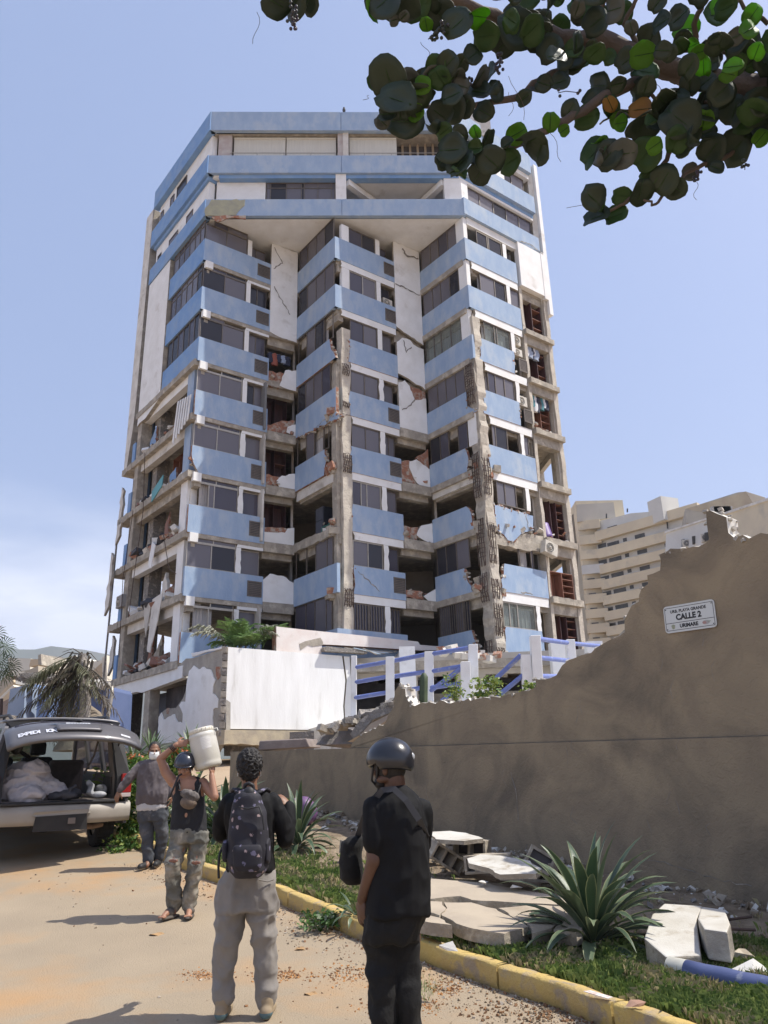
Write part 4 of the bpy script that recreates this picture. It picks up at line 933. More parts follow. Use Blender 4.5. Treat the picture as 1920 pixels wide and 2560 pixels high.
for a, b in rails:
    mb = MB(); mb.tube([at(*a), at(*b)], .075, 10); mb.build('rail', RAILB, fence)
# broken stair/landing slab hanging over the wall
st = empty('collapsed_landing', at(860, 1850, 17), 'collapsed grey stair landing slab sagging over the top of the street wall', 'broken slab')
def bslab(pts, d, th, m_, nm='slab', par=None, back=1.6, lift=.0):
    mb = MB(); f = [at(x, y, d + o) for x, y, o in pts]; mb.prism(f, Vector((.35, back, lift)), 0, 0); return mb.build(nm, m_, par)
bslab([(790, 1862, 0), (800, 1842, .1), (820, 1818, .3), (870, 1822, 0), (885, 1835, -.2), (888, 1860, -.3), (870, 1872, 0)], 17.6, .3, mat('grey_slab', (.27, .24, .23), (.18, .17, .16), 4, .95, .7, 12, bd=.05), 'slab', st, 1.0)
bslab([(875, 1835, 0), (900, 1800, 0), (935, 1775, 0), (985, 1765, 0), (980, 1780, 0), (930, 1800, 0), (905, 1830, 0), (885, 1848, 0)], 16.8, .3, CONCD, 'slab', st, 1.2)
bslab([(868, 1855, 0), (900, 1838, 0), (925, 1810, 0), (980, 1782, 0), (965, 1802, 0), (925, 1830, 0), (893, 1841, 0)], 16.4, .3, mat('rounded_plaster_soffit', (.33, .29, .24), (.26, .23, .20), 2, .9), 'soffit', st, .6)
mb = MB()
for i in range(60):
    t = rnd.random(); x = 800 + 190 * t; y = 1826 - 70 * t ** 1.3 + rnd.uniform(-8, 8); s_ = rnd.uniform(.05, .25); rr = Matrix.Rotation(rnd.uniform(0, 6), 3, 'Z') @ Matrix.Rotation(rnd.uniform(-1, 1), 3, 'X')
    mb.box(at(x, y, 17.2 + rnd.uniform(-.4, .6)), (s_, s_ * .8, s_ * .6), rr, i % 2)
mb.build('broken_edge', [CONCD, CONC], st)
# coping block in the shadow under the balcony
blk = empty('coping_block', at(720, 1865, 18), 'long dark purple-grey concrete block lying on the wall ledge below the balcony', 'concrete block')
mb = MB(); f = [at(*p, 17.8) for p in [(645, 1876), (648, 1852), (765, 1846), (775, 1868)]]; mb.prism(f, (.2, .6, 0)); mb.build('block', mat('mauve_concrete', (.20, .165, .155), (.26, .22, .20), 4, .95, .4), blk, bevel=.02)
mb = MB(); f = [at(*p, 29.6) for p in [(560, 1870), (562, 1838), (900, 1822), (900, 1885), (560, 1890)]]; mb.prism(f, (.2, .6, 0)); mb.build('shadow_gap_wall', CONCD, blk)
# ---- air conditioning condensers
def fin_box(c, w_, h_, d_, yaw, tilt, label, m_=ACW):
    e = empty('air_conditioner', c, label, 'air conditioner'); M3 = Matrix.Rotation(yaw, 3, 'Z') @ Matrix.Rotation(tilt, 3, 'Y'); c = Vector(c)
    mb = MB(); mb.box(c, (w_, d_, h_), M3); mb.build('casing', m_, e, bevel=.02)
    mb = MB(); n = 20; f = M3 @ Vector((0, -1, 0)); cc = c + M3 @ Vector((-w_ * .12, -d_ / 2 - .006, 0)); r_ = h_ * .38
    ring = [cc + M3 @ Vector((r_ * math.cos(6.283 * i / n), 0, r_ * math.sin(6.283 * i / n))) for i in range(n)]; mb.add(ring, [tuple(range(n))]); mb.build('fan', mat('fan_dark', (.10, .10, .10), rough=.6), e)
    mb = MB()
    for q in (.35, .7, 1.0): mb.tube([cc + f * .012 + M3 @ Vector((r_ * q * math.cos(6.283 * i / n), 0, r_ * q * math.sin(6.283 * i / n))) for i in range(n + 1)], .012, 5, 0, False)
    mb.ell(cc + f * .01, (r_ * .25,) * 3, None, 8, 6); mb.build('fan_guard', ACW, e)
    return e
def ac_on(fc, z, px, py, off, *a, **k): u, zz_ = fc.uv(*zp(z, px, py), off); return fin_box(fc.pt(u, zz_, off), *a, **k)
ya = math.atan2(GH.u.y, GH.u.x)
fin_box(GH.pt(*GH.uv(*zp(11, 868, 265), .25), .25), .85, .62, .32, ya, .22, 'large air conditioner hanging tilted from the broken slab at the right bay')
fin_box(GH.pt(*GH.uv(*zp(5, 850, 222), -.25), -.25), .5, .55, .35, ya, 0, 'upper of two small air conditioners beside the clear curtained window')
fin_box(GH.pt(*GH.uv(*zp(5, 858, 310), -.25), -.25), .6, .42, .35, ya, 0, 'lower of two small air conditioners beside the clear curtained window')
fin_box(GH.pt(*GH.uv(*zp(5, 890, 670), -.25), -.25), .65, .55, .35, ya, 0, 'cream air conditioner in a niche above a grille, fourth floor right side')
fin_box(DE.pt(*DE.uv(*zp(2, 370, 1545), -.3), -.3), .6, .5, .35, ya, 0, 'small air conditioner in the deep recess of the upper middle facade')
fin_box(IA.pt(*IA.uv(*zp(10, 238, 1712), .05), .05), .8, .62, .3, math.atan2(IA.u.y, IA.u.x), 0, 'grey air conditioner on the blue-grey wall at the far left of the tower', mat('ac_grey', (.30, .29, .28)))
# ---- wardrobes and clothes in the open right bays
def wardrobe(fc, u0, u1, z0, z1, off, label, m_, shelves=4, split=.5):
    e = empty('wardrobe', fc.pt((u0 + u1) / 2, z0, off), label, 'wardrobe')
    mb = MB(); t = .035; um = u0 + (u1 - u0) * split
    fc.rect(mb, u0, u1, z0, z1, off - .5, off - .46)
    for u in (u0, um, u1 - t): fc.rect(mb, u, u + t, z0, z1, off - .457, off)
    fc.rect(mb, u0 + t, u1 - t, z1 - t, z1, off - .457, off - .003); fc.rect(mb, u0 + t, u1 - t, z0, z0 + t, off - .457, off - .003)
    mb.build('carcass', m_, e)
    for i in range(shelves):
        mb = MB(); z = z0 + (z1 - z0) * (i + 1) / (shelves + 1); fc.rect(mb, um + t, u1 - t, z, z + .03, off - .455, off - .01); mb.build('shelf', WOODR, e)
    return e
def clothes(fc, u0, u1, ztop, n, off, label, cols, ln=.85):
    e = empty('hanging_clothes', fc.pt((u0 + u1) / 2, ztop, off), label, 'clothes')
    mb = MB(); mb.tube([fc.pt(u0 - .05, ztop, off - .2), fc.pt(u1 + .05, ztop, off - .2)], .018, 5); mb.build('rail', ALU, e)
    for i in range(n):
        u = u0 + (u1 - u0) * (i + .5) / n; w_ = rnd.uniform(.12, .22); l_ = ln * rnd.uniform(.6, 1.05); mb = MB(); k_ = 7; rr = []
        for j in range(6):
            z = ztop - l_ * j / 5; ww = w_ * (.35 if j == 0 else (1 + .12 * math.sin(j * 2 + i)))
            rr.append([fc.pt(u + ww * math.cos(6.283 * q / k_), z, off - .2 + .09 * math.sin(6.283 * q / k_) + .03 * math.sin(j * 1.7 + q * 2)) for q in range(k_)])
        mb.rings(rr); mb.build('garment', cols[i % len(cols)], e)
    return e
CN = mat('navy_cloth', (.025, .03, .06)); CW = mat('white_cloth', (.62, .63, .66)); CB = mat('pale_blue_cloth', (.30, .36, .48)); CT = mat('teal_cloth', (.06, .20, .24)); CG = mat('dark_grey_cloth', (.06, .06, .07))
wardrobe(GH, 4.1, 5.6, ZB[1] + .12, ZB[0] - .4, -.25, 'dark wooden wardrobe exposed in the top open bay at the right edge', WOODD, 3)
wardrobe(GH, 4.1, 5.6, ZB[2] + .12, ZB[1] - .25, -.35, 'open wardrobe behind the pale shirts in the second open bay from the top', WOODD, 3, .6)
clothes(GH, 4.15, 5.1, ZB[1] - .45, 7, -.1, 'white and blue shirts hanging in the open bay near the right edge', [CW, CB, CB, CN])
wardrobe(GH, 4.2, 5.6, ZB[3] + .12, ZB[2] - .3, -.4, 'open wardrobe behind the teal and navy clothes in the third open bay', WOODR, 5, .5)
clothes(GH, 4.2, 5.4, ZB[2] - .5, 7, -.1, 'teal, white and dark clothes spilling from the third open bay', [CT, CW, CN, CG], 1.1)
wardrobe(GH, 4.7, 5.65, ZB[5] + .12, ZB[4] - .35, -.25, 'tall dark wardrobe with empty shelves in the bay above the hanging air conditioner', WOODD, 5, .45)
wardrobe(GH, 4.0, 5.6, ZB[6] - .0 + .12, ZT[6] + .1, -.05, 'reddish double drawer cabinet standing in the bay beside the blue panel', WOODR, 3, .5)
wardrobe(GH, 4.6, 5.7, ZB[7] + .12, ZB[6] - .5, -.25, 'dark wardrobe with white shelves in the lowest open bay at the right', WOODD, 5, .4)
wardrobe(BC, .15, 1.4, ZB[4] + .15, ZB[3] - .4, -.9, 'brown open wardrobe in the broken left recess, fifth floor down', WOODD, 2)
wardrobe(BC, .1, 1.4, ZB[3] + .15, ZB[2] - .4, -.9, 'dark brown closet in the broken left recess, fourth floor down', WOODD, 0)
wardrobe(BC, .1, 1.4, ZB[5] + .15, ZB[4] - .5, -.8, 'dark closet doors in the broken left recess, sixth floor down', WOODD, 0)
clothes(BC, .1, 1.3, ZB[1] - .95, 5, -.2, 'dark and red clothes hanging in the topmost hole of the left recess', [CN, mat('rust_cloth', (.3, .09, .06)), CN, CB], .7)
wardrobe(IA, -.2, 1.3, ZB[4] + .15, ZB[3] - .5, -1.0, 'tall reddish wardrobe in an open room on the left side of the tower', WOODR, 0)
# household debris lying on the exposed floors
def heap(fc, u0, u1, z, off, n, label, cols, smax=.4, name='debris_heap'):
    e = empty(name, fc.pt((u0 + u1) / 2, z, off), label, 'debris'); mbs = [MB() for _ in cols]
    for i in range(n):
        u = rnd.uniform(u0, u1); s_ = rnd.uniform(.1, smax); h = rnd.random() ** 2 * .4
        rr = Matrix.Rotation(rnd.uniform(0, 6), 3, 'Z') @ Matrix.Rotation(rnd.uniform(-.7, .7), 3, 'X') @ Matrix.Rotation(rnd.uniform(-.5, .5), 3, 'Y')
        mbs[i % len(cols)].box(fc.pt(u, z + .08 + h, off - rnd.uniform(0, .7)), (s_, s_ * rnd.uniform(.3, 1), s_ * rnd.uniform(.1, .6)), rr)
    for m_, c_ in zip(mbs, cols):
        if m_.v: m_.build('rubble', c_, e)['kind'] = 'stuff'
    return e
for i, k in enumerate((3, 4, 5, 6, 7)):
    heap(IA, -2.4, 3.0, ZB[k] + .1, -.05, 46, ['broken masonry and furniture on the uppermost open floor of the left side', 'masonry scraps along the second open floor of the left side', 'furniture rubble on the third open floor of the left side',
         'dark rubble on the fourth open floor of the left side', 'heaped household rubble on the lowest open floor of the left side'][i], [OLDW, WHITE, WOODR, CG, BRICK], .75 if k > 4 else .4)
for k, lb in ((2, 'brick rubble in the topmost hole of the left recess'), (3, 'brick rubble in the second hole of the left recess'), (4, 'brick rubble in the third hole of the left recess')):
    heap(BC, .05, 1.3, ZB[k] + .15, 0, 16, lb, [BRICK, CONC, BRICK], .3)
for k, lb in ((4, 'brick rubble in the upper hole of the right recess'), (5, 'brick rubble in the middle hole of the right recess'), (6, 'brick and plaster rubble in the lower hole of the right recess')):
    heap(EF, .05, 1.4, ZB[k] + .15, 0, 18, lb, [BRICK, CONC, OLDW], .32)
heap(GH, 1.0, 5.6, ZB[5] + .12, .05, 30, 'rubble strewn on the floor above the hanging air conditioner', [BRICK, OLDW, CONC], .3)
heap(GH, 3.9, 5.7, ZB[3] + .12, .05, 14, 'loose bricks at the edge of the third open bay', [BRICK, OLDW], .3)
heap(FG, 2.3, 2.9, ZB[6] + .12, -.1, 14, 'rubble in the broken corner beside the rebar column', [BRICK, CONC, OLDW], .35)
heap(DE, 2.6, 3.7, 6.2, .3, 12, 'broken bricks on the terrace parapet end', [BRICK, OLDW], .3)
heap(CD, 2.0, 3.3, ZB[5] + .12, -.1, 14, 'rubble at the edge of the open middle room', [BRICK, CONC, OLDW], .3)
# fridge and green chairs in the open middle room
fr_ = empty('refrigerator', CD.pt(1.0, ZB[5] + .1, -.8), 'tall dark refrigerator in the open room of the middle bay', 'refrigerator')
mb = MB(); CD.rect(mb, .7, 1.35, ZB[5] + .12, ZB[5] + 1.9, -1.4, -.8); mb.build('cabinet', mat('fridge_dark', (.03, .035, .05), rough=.3), fr_, bevel=.02)
mb = MB(); CD.rect(mb, .72, 1.33, ZB[5] + .16, ZB[5] + 1.2, -.797, -.75); CD.rect(mb, .72, 1.33, ZB[5] + 1.23, ZB[5] + 1.86, -.797, -.75); mb.build('door', mat('fridge_door', (.10, .11, .14), rough=.25), fr_)
GCH = mat('green_metal', (.06, .22, .18), rough=.5)
for i, u in enumerate((1.9, 2.35)):
    ch = empty('chair', CD.pt(u, ZB[5] + .1, -.4), ['left of two green metal chairs in the open middle room', 'right of two green metal chairs in the open middle room'][i], 'chair', 'green metal chairs'); z = ZB[5] + .12
    mb = MB()
    for a, b in ((0, -.7), (.38, -.7)): mb.tube([CD.pt(u + a, z, b), CD.pt(u + a, z + .9, b - .05)], .02, 5)
    mb.tube([CD.pt(u, z + .9, -.75), CD.pt(u + .38, z + .9, -.75)], .02, 5)
    for a in (.1, .19, .28): mb.tube([CD.pt(u + a, z + .45, -.72), CD.pt(u + a, z + .9, -.75)], .012, 5)
    mb.build('backrest', GCH, ch)
    mb = MB(); CD.rect(mb, u, u + .38, z + .43, z + .46, -.7, -.32); mb.build('seat', GCH, ch)
    for a in (0, .38): mb = MB(); mb.tube([CD.pt(u + a, z, -.32), CD.pt(u + a, z + .44, -.34)], .02, 5); mb.build('leg', GCH, ch)
pc = empty('plastic_chair', GH.pt(4.25, ZB[5] + .3, -.1), 'purple plastic chair tipped among rubble under the dark wardrobe', 'chair')
mb = MB(); rr = []
for j in range(7):
    t = j / 6; rr.append([GH.pt(4.05 + .55 * q / 6 + .25 * t * .4, ZB[5] + .25 + .8 * t - .05 * (q - 3) ** 2 * .1, -.1 + .12 * math.sin(q / 6 * 3.14) - .3 * t) for q in range(7)])
mb.rings(rr, 0, False, True, False); ob = mb.build('shell', mat('purple_plastic', (.16, .10, .30), rough=.45), pc); md = ob.modifiers.new('s', 'SOLIDIFY'); md.thickness = .03
# bird on the roof edge
bird = MB(); bp = FR.pt(*FR.uv(860, 276, .0), -.1); bird.ell(bp + Vector((0, 0, .12)), (.09, .12, .14)); bird.ell(bp + Vector((0, 0, .27)), (.06, .07, .06)); bird.tube([bp + Vector((0, 0, -.02)), bp + Vector((0, 0, .06))], .02, 5)
tag(blob(bird, 'bird', CG, None, .02, 2), 'small dark bird perched on the roof edge of the tower', 'bird')
# ================================================================== FAR BUILDINGS, HILLS, LEFT RUINS
rnd = random.Random(31)
CREAM = mat('cream_facade', (.66, .57, .41), (.57, .49, .36), .25, .9, c3=(.42, .38, .31), s3=.35, t3=(.55, .75))
CREAMW = mat('pale_facade', (.62, .61, .57), (.54, .53, .50), .3, .9)
WIND = mat('far_window_dark', (.03, .03, .03), (.08, .07, .06), .8, .3)
fb = empty('balcony_tower_block', (40, 125, 5), 'long cream apartment block with stacked curved balconies behind the brown wall', 'apartment block')
ang = R(41); dd = Vector((math.sin(ang), -math.cos(ang)))
p0 = at(*zp(8, 400, 560), 120)
FB = Fc((p0.x, p0.y), (p0.x + dd.x * 40, p0.y + dd.y * 40))
def f8(x, y, o=0): return FB.uv(*zp(8, x, y), o)
# recessed wall
mb = MB(); q = [f8(365, 1400), f8(365, 300), f8(530, 262), f8(620, 238), f8(850, 220), f8(925, 225), f8(925, 290), f8(1700, 180), f8(1700, 900), f8(900, 1400)]
FB.panel(mb, q, -8, -.9); mb.build('wall', CREAMW, fb)
bands = [((375, 385), (650, 325), (1055, 300), 62), ((395, 515), (665, 440), (905, 378), 62), ((405, 632), (690, 560), (905, 500), 60), ((418, 745), (705, 672), (920, 610), 62), ((430, 862), (700, 795), (920, 735), 60), ((442, 978), (700, 910), (900, 855), 60), ((455, 1090), (700, 1030), (900, 975), 60)]
for a, b, c_, h in bands:
    mb = MB(); A, B_, C_ = f8(*a), f8(*b), f8(*c_); hh = A[1] - f8(a[0], a[1] + h * 1.12)[1]
    FB.panel(mb, [(A[0], A[1]), (C_[0] + 2, A[1]), (C_[0] + 2, A[1] - hh), (A[0], A[1] - hh)], -.9, 0); mb.build('balcony', CREAM, fb)
for a in ((470, 352, 540, 335, 30), (700, 292, 733, 288, 26), (795, 286, 835, 283, 26), (468, 470, 555, 450, 32), (585, 434, 612, 430, 26), (672, 410, 745, 395, 30), (482, 582, 572, 560, 32), (600, 548, 628, 543, 28), (690, 525, 762, 510, 30), (893, 473, 915, 470, 24),
          (498, 695, 588, 677, 32), (618, 664, 647, 659, 26), (708, 645, 782, 630, 30), (515, 812, 606, 795, 32), (635, 783, 663, 778, 26), (725, 764, 798, 750, 30), (528, 930, 620, 913, 32), (653, 903, 680, 898, 26), (545, 1048, 640, 1032, 32),
          (405, 600, 465, 592, 32), (420, 720, 480, 708, 34), (435, 832, 497, 823, 34), (450, 950, 510, 940, 34), (465, 1066, 530, 1056, 36), (400, 480, 460, 470, 30)):
    A = f8(a[0], a[1], -.9); B_ = f8(a[2], a[3], -.9); C_ = f8(a[0], a[1] + a[4], -.9); mb = MB(); FB.rect(mb, A[0], B_[0], C_[1], A[1], -.9, -.85); mb.build('window', WIND, fb)
# narrow balcony stack and stair tower to the left
ST = Fc((p0.x - 6.6, p0.y + 2.5), (p0.x, p0.y))
q = lambda x, y: ST.uv(*zp(8, x, y))
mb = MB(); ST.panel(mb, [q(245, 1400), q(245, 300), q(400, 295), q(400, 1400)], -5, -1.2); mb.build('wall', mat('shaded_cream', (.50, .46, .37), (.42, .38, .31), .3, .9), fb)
for i in range(9):
    y = 308 + i * 109; a = q(245 + i * 10, y); b = q(375 + i * 10, y); c_ = q(245 + i * 10, y + 66); mb = MB(); ST.panel(mb, [(a[0], c_[1]), (b[0] + .8, c_[1]), (b[0] + .8, a[1]), (a[0], a[1])], -1.2, 0); mb.build('balcony', CREAM if i != 3 else CREAMW, fb)
    if i > 3: mb = MB(); ST.panel(mb, [(a[0] + .8, a[1] + .02), (b[0] - .8, a[1] + .02), (b[0] - .8, a[1] + .2), (a[0] + .8, a[1] + .2)], .0, .04); mb.build('dark_rail', WIND, fb)
G8 = lambda x, y, d: at(*zp(8, x, y), d)
sa = G8(188, 300, 126); sb_ = G8(250, 300, 121); S2 = Fc((sa.x, sa.y), (sb_.x, sb_.y)); q2 = lambda x, y: S2.uv(*zp(8, x, y))
mb = MB(); t_ = q2(215, 180)[1]; S2.panel(mb, [(-.2, 2), (S2.L, 2), (S2.L, t_), (-.2, q2(190, 232)[1])], -8, 0); mb.build('stair_tower', CREAM, fb)
for i in range(9):
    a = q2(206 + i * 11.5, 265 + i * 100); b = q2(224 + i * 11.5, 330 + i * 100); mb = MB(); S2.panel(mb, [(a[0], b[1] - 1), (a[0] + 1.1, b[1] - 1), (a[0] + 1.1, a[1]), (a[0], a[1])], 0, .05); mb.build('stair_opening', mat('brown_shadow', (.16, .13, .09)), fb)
hp = [G8(247, 310, 120.5), G8(240, 182, 120.5), G8(515, 165, 121), G8(530, 275, 121)]
mb = MB(); mb.prism(hp, (2, 9, 0)); mb.build('penthouse', mat('grey_cream', (.44, .41, .36), (.38, .35, .31), .3, .9), fb)
mb = MB(); c_ = G8(890, 235, 112); mb.box(c_, (3.4, 3, 3.8), Matrix.Rotation(.4, 3, 'Z')); mb.build('tank_room', CREAMW, fb); 
mb = MB(); mb.ell(G8(895, 190, 112), (1.0, 1, .6)); mb.ell(G8(840, 212, 112), (.6, .6, .5)); mb.build('water_tank', mat('tank_grey', (.3, .29, .27)), fb)
for x, y, y2 in ((617, 212, 238), (462, 250, 283), (905, 235, 360)):
    mb = MB(); mb.tube([G8(x, y, 111), G8(x + (10 if y2 > 300 else 0), y2, 111)], .12, 5); mb.build('mast', WIND, fb)
# nearer wing at the right
wg = empty('cream_corner_building', (34, 84, 5), 'plain cream building with two small air-conditioned windows, nearer than the balcony block', 'building')
def wl(pts, d, back, m_, nm, par):
    mb = MB(); mb.prism([G8(x, y, d + o) for x, y, o in pts], back); return mb.build(nm, m_, par)
wl([(905, 378, 0), (1215, 280, -8), (1420, 280, -12), (1420, 900, -12), (880, 900, 0)], 88, (6, 8, 0), CREAMW, 'wall', wg)
wl([(1310, 250, -10), (1700, 120, -19), (1700, 900, -19), (1310, 900, -10)], 84, (6, 8, 0), CREAM, 'wall', wg)
wl([(900, 378, -.3), (1215, 277, -8.3), (1215, 290, -8.3), (900, 392, -.3)], 88, (0, .4, 0), OLDW, 'coping', wg)
wl([(1310, 247, -10.3), (1700, 117, -19.3), (1700, 134, -19.3), (1310, 262, -10.3)], 84, (0, .4, 0), OLDW, 'coping', wg)
wl([(1045, 215, 0), (1430, 92, -6), (1495, 85, -7), (1640, 130, -6), (1640, 320, -6), (1055, 320, 0)], 98, (3, 10, 0), mat('weathered_cream', (.42, .39, .33), (.34, .31, .27), .5, .9), 'roof_room', wg)
for pts in ([(1018, 442, 0), (1060, 432, 0), (1062, 490, 0), (1020, 497, 0)], [(1095, 418, 0), (1128, 412, 0), (1135, 466, 0), (1100, 475, 0)], [(1188, 390, 0), (1222, 385, 0), (1226, 445, 0), (1190, 452, 0)], [(1370, 345, 0), (1390, 342, 0), (1398, 390, 0), (1376, 392, 0)], [(1648, 250, 0), (1662, 248, 0), (1662, 268, 0), (1650, 268, 0)]):
    x = pts[0][0]; d = 87.6 - (x - 905) / 310 * 8 if x < 1300 else 83.6 - (x - 1310) / 390 * 9
    wl(pts, d - .35, (.1, .3, 0), WIND, 'window', wg)
for n_, (x, y) in enumerate(((1066, 472), (1205, 430))):
    fin_box(G8(x, y, 83.9 if x < 1100 else 80.5), 1.2, .9, .6, -.3, 0, ['left of two boxy air conditioners on the plain cream building', 'right of two boxy air conditioners on the plain cream building'][n_])
ra = empty('roof_antennas', G8(1300, 215, 80), 'cluster of grey antenna gear on the cream building roof', 'antenna')
for i in range(7):
    mb = MB(); x = 1262 + i * 16; mb.tube([G8(x, 240, 80), G8(x + rnd.uniform(-4, 4), 190 + rnd.uniform(0, 22), 80)], .1, 5); mb.box(G8(x + 5, 222, 80), (.9, .5, .7)); mb.build('antenna', ALU, ra)
# lamp head poking in at the right frame edge
# ---- hills
HILL = mat('hill_scrub', (.07, .085, .06), (.10, .10, .075), .004, .95)
def ridge(name, y, prof, depth, label=None):
    mb = MB(); rows = []
    X = [p[0] for p in prof]
    n = 90; pts = []
    for i in range(n + 1):
        x = X[0] + (X[-1] - X[0]) * i / n
        for a, b in zip(prof, prof[1:]):
            if a[0] <= x <= b[0]: t = (x - a[0]) / (b[0] - a[0]); t = t * t * (3 - 2 * t); h = a[1] + (b[1] - a[1]) * t; break
        pts.append(at(x, h + 3 * noise.noise(Vector((x * .03, y, 0))), y))
    for j in range(9):
        f = j / 8
        rows.append([Vector((p.x * (1 + .5 * (f - 1)) , p.y - depth * (1 - f), max(-5, p.z * f ** 1.2) + (p.z * .05 * noise.noise(Vector((i * .22, j * .8, y))) if 0 < j < 8 else 0))) for i, p in enumerate(pts)])
    rows.append([Vector((p.x, p.y + depth, -5)) for p in pts])
    k = n + 1; mb.add([v for r_ in rows for v in r_], [(j * k + i, j * k + i + 1, (j + 1) * k + i + 1, (j + 1) * k + i) for j in range(len(rows) - 1) for i in range(n)], 0, True)
    o = mb.build(name, HILL); o['kind'] = 'structure'
ridge('hills', 2300, [(-900, 1560), (-300, 1600), (-60, 1600), (25, 1614), (62, 1630), (85, 1622), (112, 1614), (170, 1620), (240, 1628), (270, 1640), (600, 1700), (1300, 1800), (2200, 1790), (2800, 1760)], 700)
# ---- blue guard building and its collapsed roof (left)
def zg(x, y): return (x / 4.6083, 1560 + y / 4.6083)
def gp(x, y, d): return at(*zg(x, y), d)
bh = empty('blue_annex', (-13, 29, 2.5), 'low blue painted annex with a crushed roof left of the tower', 'annex building')
def ap(pts, d, back, m_, nm, par, j=0, ms=None, mats=None):
    mb = MB(); mb.prism([gp(x, y, d + o) for x, y, o in pts], back, 0, ms); return mb.build(nm, mats or m_, par)
B1 = mat('annex_grey_blue', (.22, .28, .38), (.26, .32, .42), 1.2, .9, .3); B2 = mat('annex_blue', (.15, .23, .43), (.18, .27, .46), 1.2, .85, .3); B3 = mat('annex_dark_blue', (.09, .13, .26), (.11, .15, .29), 1, .85, .3)
ap([(60, 1200, 0), (118, 750, 0), (290, 700, 0), (265, 1200, 0)], 27, (.2, 2, 0), B1, 'wall', bh)
ap([(262, 1200, 0), (290, 700, 0), (425, 695, 1), (440, 760, 1), (390, 1200, 1)], 27, (.2, 2, 0), B2, 'wall', bh)
ap([(435, 800, 0), (560, 815, 0), (572, 850, 0), (545, 1200, 0), (405, 1200, 0)], 27.2, (.2, .5, 0), B2, 'wall', bh)
ap([(540, 1200, 0), (575, 700, 0), (985, 700, 0), (1240, 715, 0), (1260, 760, 0), (1235, 1200, 0)], 28.5, (.2, 2, 0), B3, 'wall', bh)
mb = MB(); mb.tube([gp(1240, 740, 28.2), gp(1290, 730, 28.2), gp(1290, 800, 28.2), gp(1225, 1180, 28.2)], .07, 6); mb.tube([gp(1238, 745, 28.2), gp(1225, 900, 28.2), gp(1190, 930, 28.2), gp(1165, 1180, 28.2)], .05, 6); mb.box(gp(1230, 912, 28.2), (.25, .15, .3)); mb.build('conduit', ALU, bh)
ap([(180, 690, 0), (175, 620, 0), (300, 590, 1), (540, 600, 2), (520, 690, 2), (240, 700, 0)], 27.5, (.3, 3, .2), mat('grey_slab2', (.38, .37, .36), (.30, .29, .29), 2, .9), 'roof_slab', bh)
mb = MB()
for i in range(70):
    x = rnd.uniform(170, 640) if i % 2 else rnd.uniform(960, 1260); y = (610 if x < 640 else 695) + rnd.uniform(-25, 25) ; s_ = rnd.uniform(.1, .4)
    mb.box(gp(x, y, 27.3 + (1 if x > 900 else 0)), (s_, s_ * .7, s_ * .5), Matrix.Rotation(rnd.uniform(0, 6), 3, 'Z') @ Matrix.Rotation(rnd.uniform(-1, 1), 3, 'X'), i % 2)
mb.build('loose_rubble', [OLDW, CONCD], bh)['kind'] = 'stuff'
# collapsed pancake building behind
cb = empty('collapsed_building', (-26, 60, 3), 'collapsed white and ochre building with tilted slabs behind the annex', 'collapsed building')
OCH = mat('ochre_wall', (.58, .46, .32), (.48, .39, .28), .5, .9); PAL = mat('bright_white_wall', (.72, .69, .60), (.64, .60, .52), .5, .9)
for pts, d, m_ in (([(90, 388, 0), (355, 398, 0), (345, 540, 0), (105, 560, 0)], 60, PAL), ([(355, 405, 0), (445, 405, 0), (450, 470, 0), (335, 490, 0)], 59, OCH), ([(465, 350, 0), (640, 372, 0), (780, 395, 0), (860, 360, 0), (1000, 430, 0), (1020, 600, 0), (440, 600, 0), (430, 440, 0)], 62, PAL),
                   ([(100, 560, 0), (330, 530, 0), (440, 480, 0), (440, 700, 0), (60, 900, 0), (-40, 900, 0), (-40, 700, 0)], 56, mat('beige_slab', (.46, .41, .33), (.38, .34, .28), .6, .9)),
                   ([(-40, 850, 0), (150, 640, 0), (160, 670, 0), (-40, 900, 0)], 54, OCH), ([(-40, 880, 0), (150, 700, 0), (160, 720, 0), (-40, 920, 0)], 53.5, PAL), ([(-40, 930, 0), (100, 860, 0), (100, 1060, 0), (-40, 1080, 0)], 52, mat('pink_brown_slab', (.34, .27, .22), (.28, .22, .19), .6, .9)),
                   ([(1010, 590, 0), (1190, 430, 0), (1185, 640, 0), (1020, 660, 0)], 57, OCH), ([(1020, 440, 0), (1200, 410, 0), (1190, 480, 0), (1060, 560, 0)], 60, PAL), ([(440, 360, 0), (470, 345, 0), (480, 470, 0), (440, 470, 0)], 58, CONC), ([(1175, 385, 0), (1230, 360, 0), (1230, 700, 0), (1180, 700, 0)], 56, PAL)):
    ap(pts, d, (1, 5, 0), m_, 'slab', cb)
hp_ = gp(1030, 1000, 24.5)
mb = MB(); rr = [[hp_ + Vector((math.cos(6.283 * i / 16) * r_ * (1 + .15 * noise.noise(Vector((i, r_, 0)))), math.sin(6.283 * i / 16) * r_, z)) for i in range(16)] for r_, z in ((.95, -1.2), (.62, -.5), (.35, -.05), (.06, .15))]
mb.rings(rr); tag(mb.build('earth_mound', mat('earth_mound_mat', (.24, .20, .15), (.17, .14, .11), 3, .95, .8)), 'brown earth mound in front of the dark blue annex wall', 'mound')
# low wall and far clutter at the left edge
tag(ap([(-60, 1060, 0), (75, 1045, 0), (60, 1200, 0), (-60, 1200, 0)], 26, (.1, .5, 0), CONCD, 'garden_wall', None), 'low dark wall at the left edge beside the blue annex', 'wall')
pl = MB(); pl.tube([gp(18, 860, 40), gp(10, 1060, 40)], .08, 6); tag(pl.build('steel_pole', REBAR), 'thin dark pole at the far left before the collapsed slabs', 'pole')
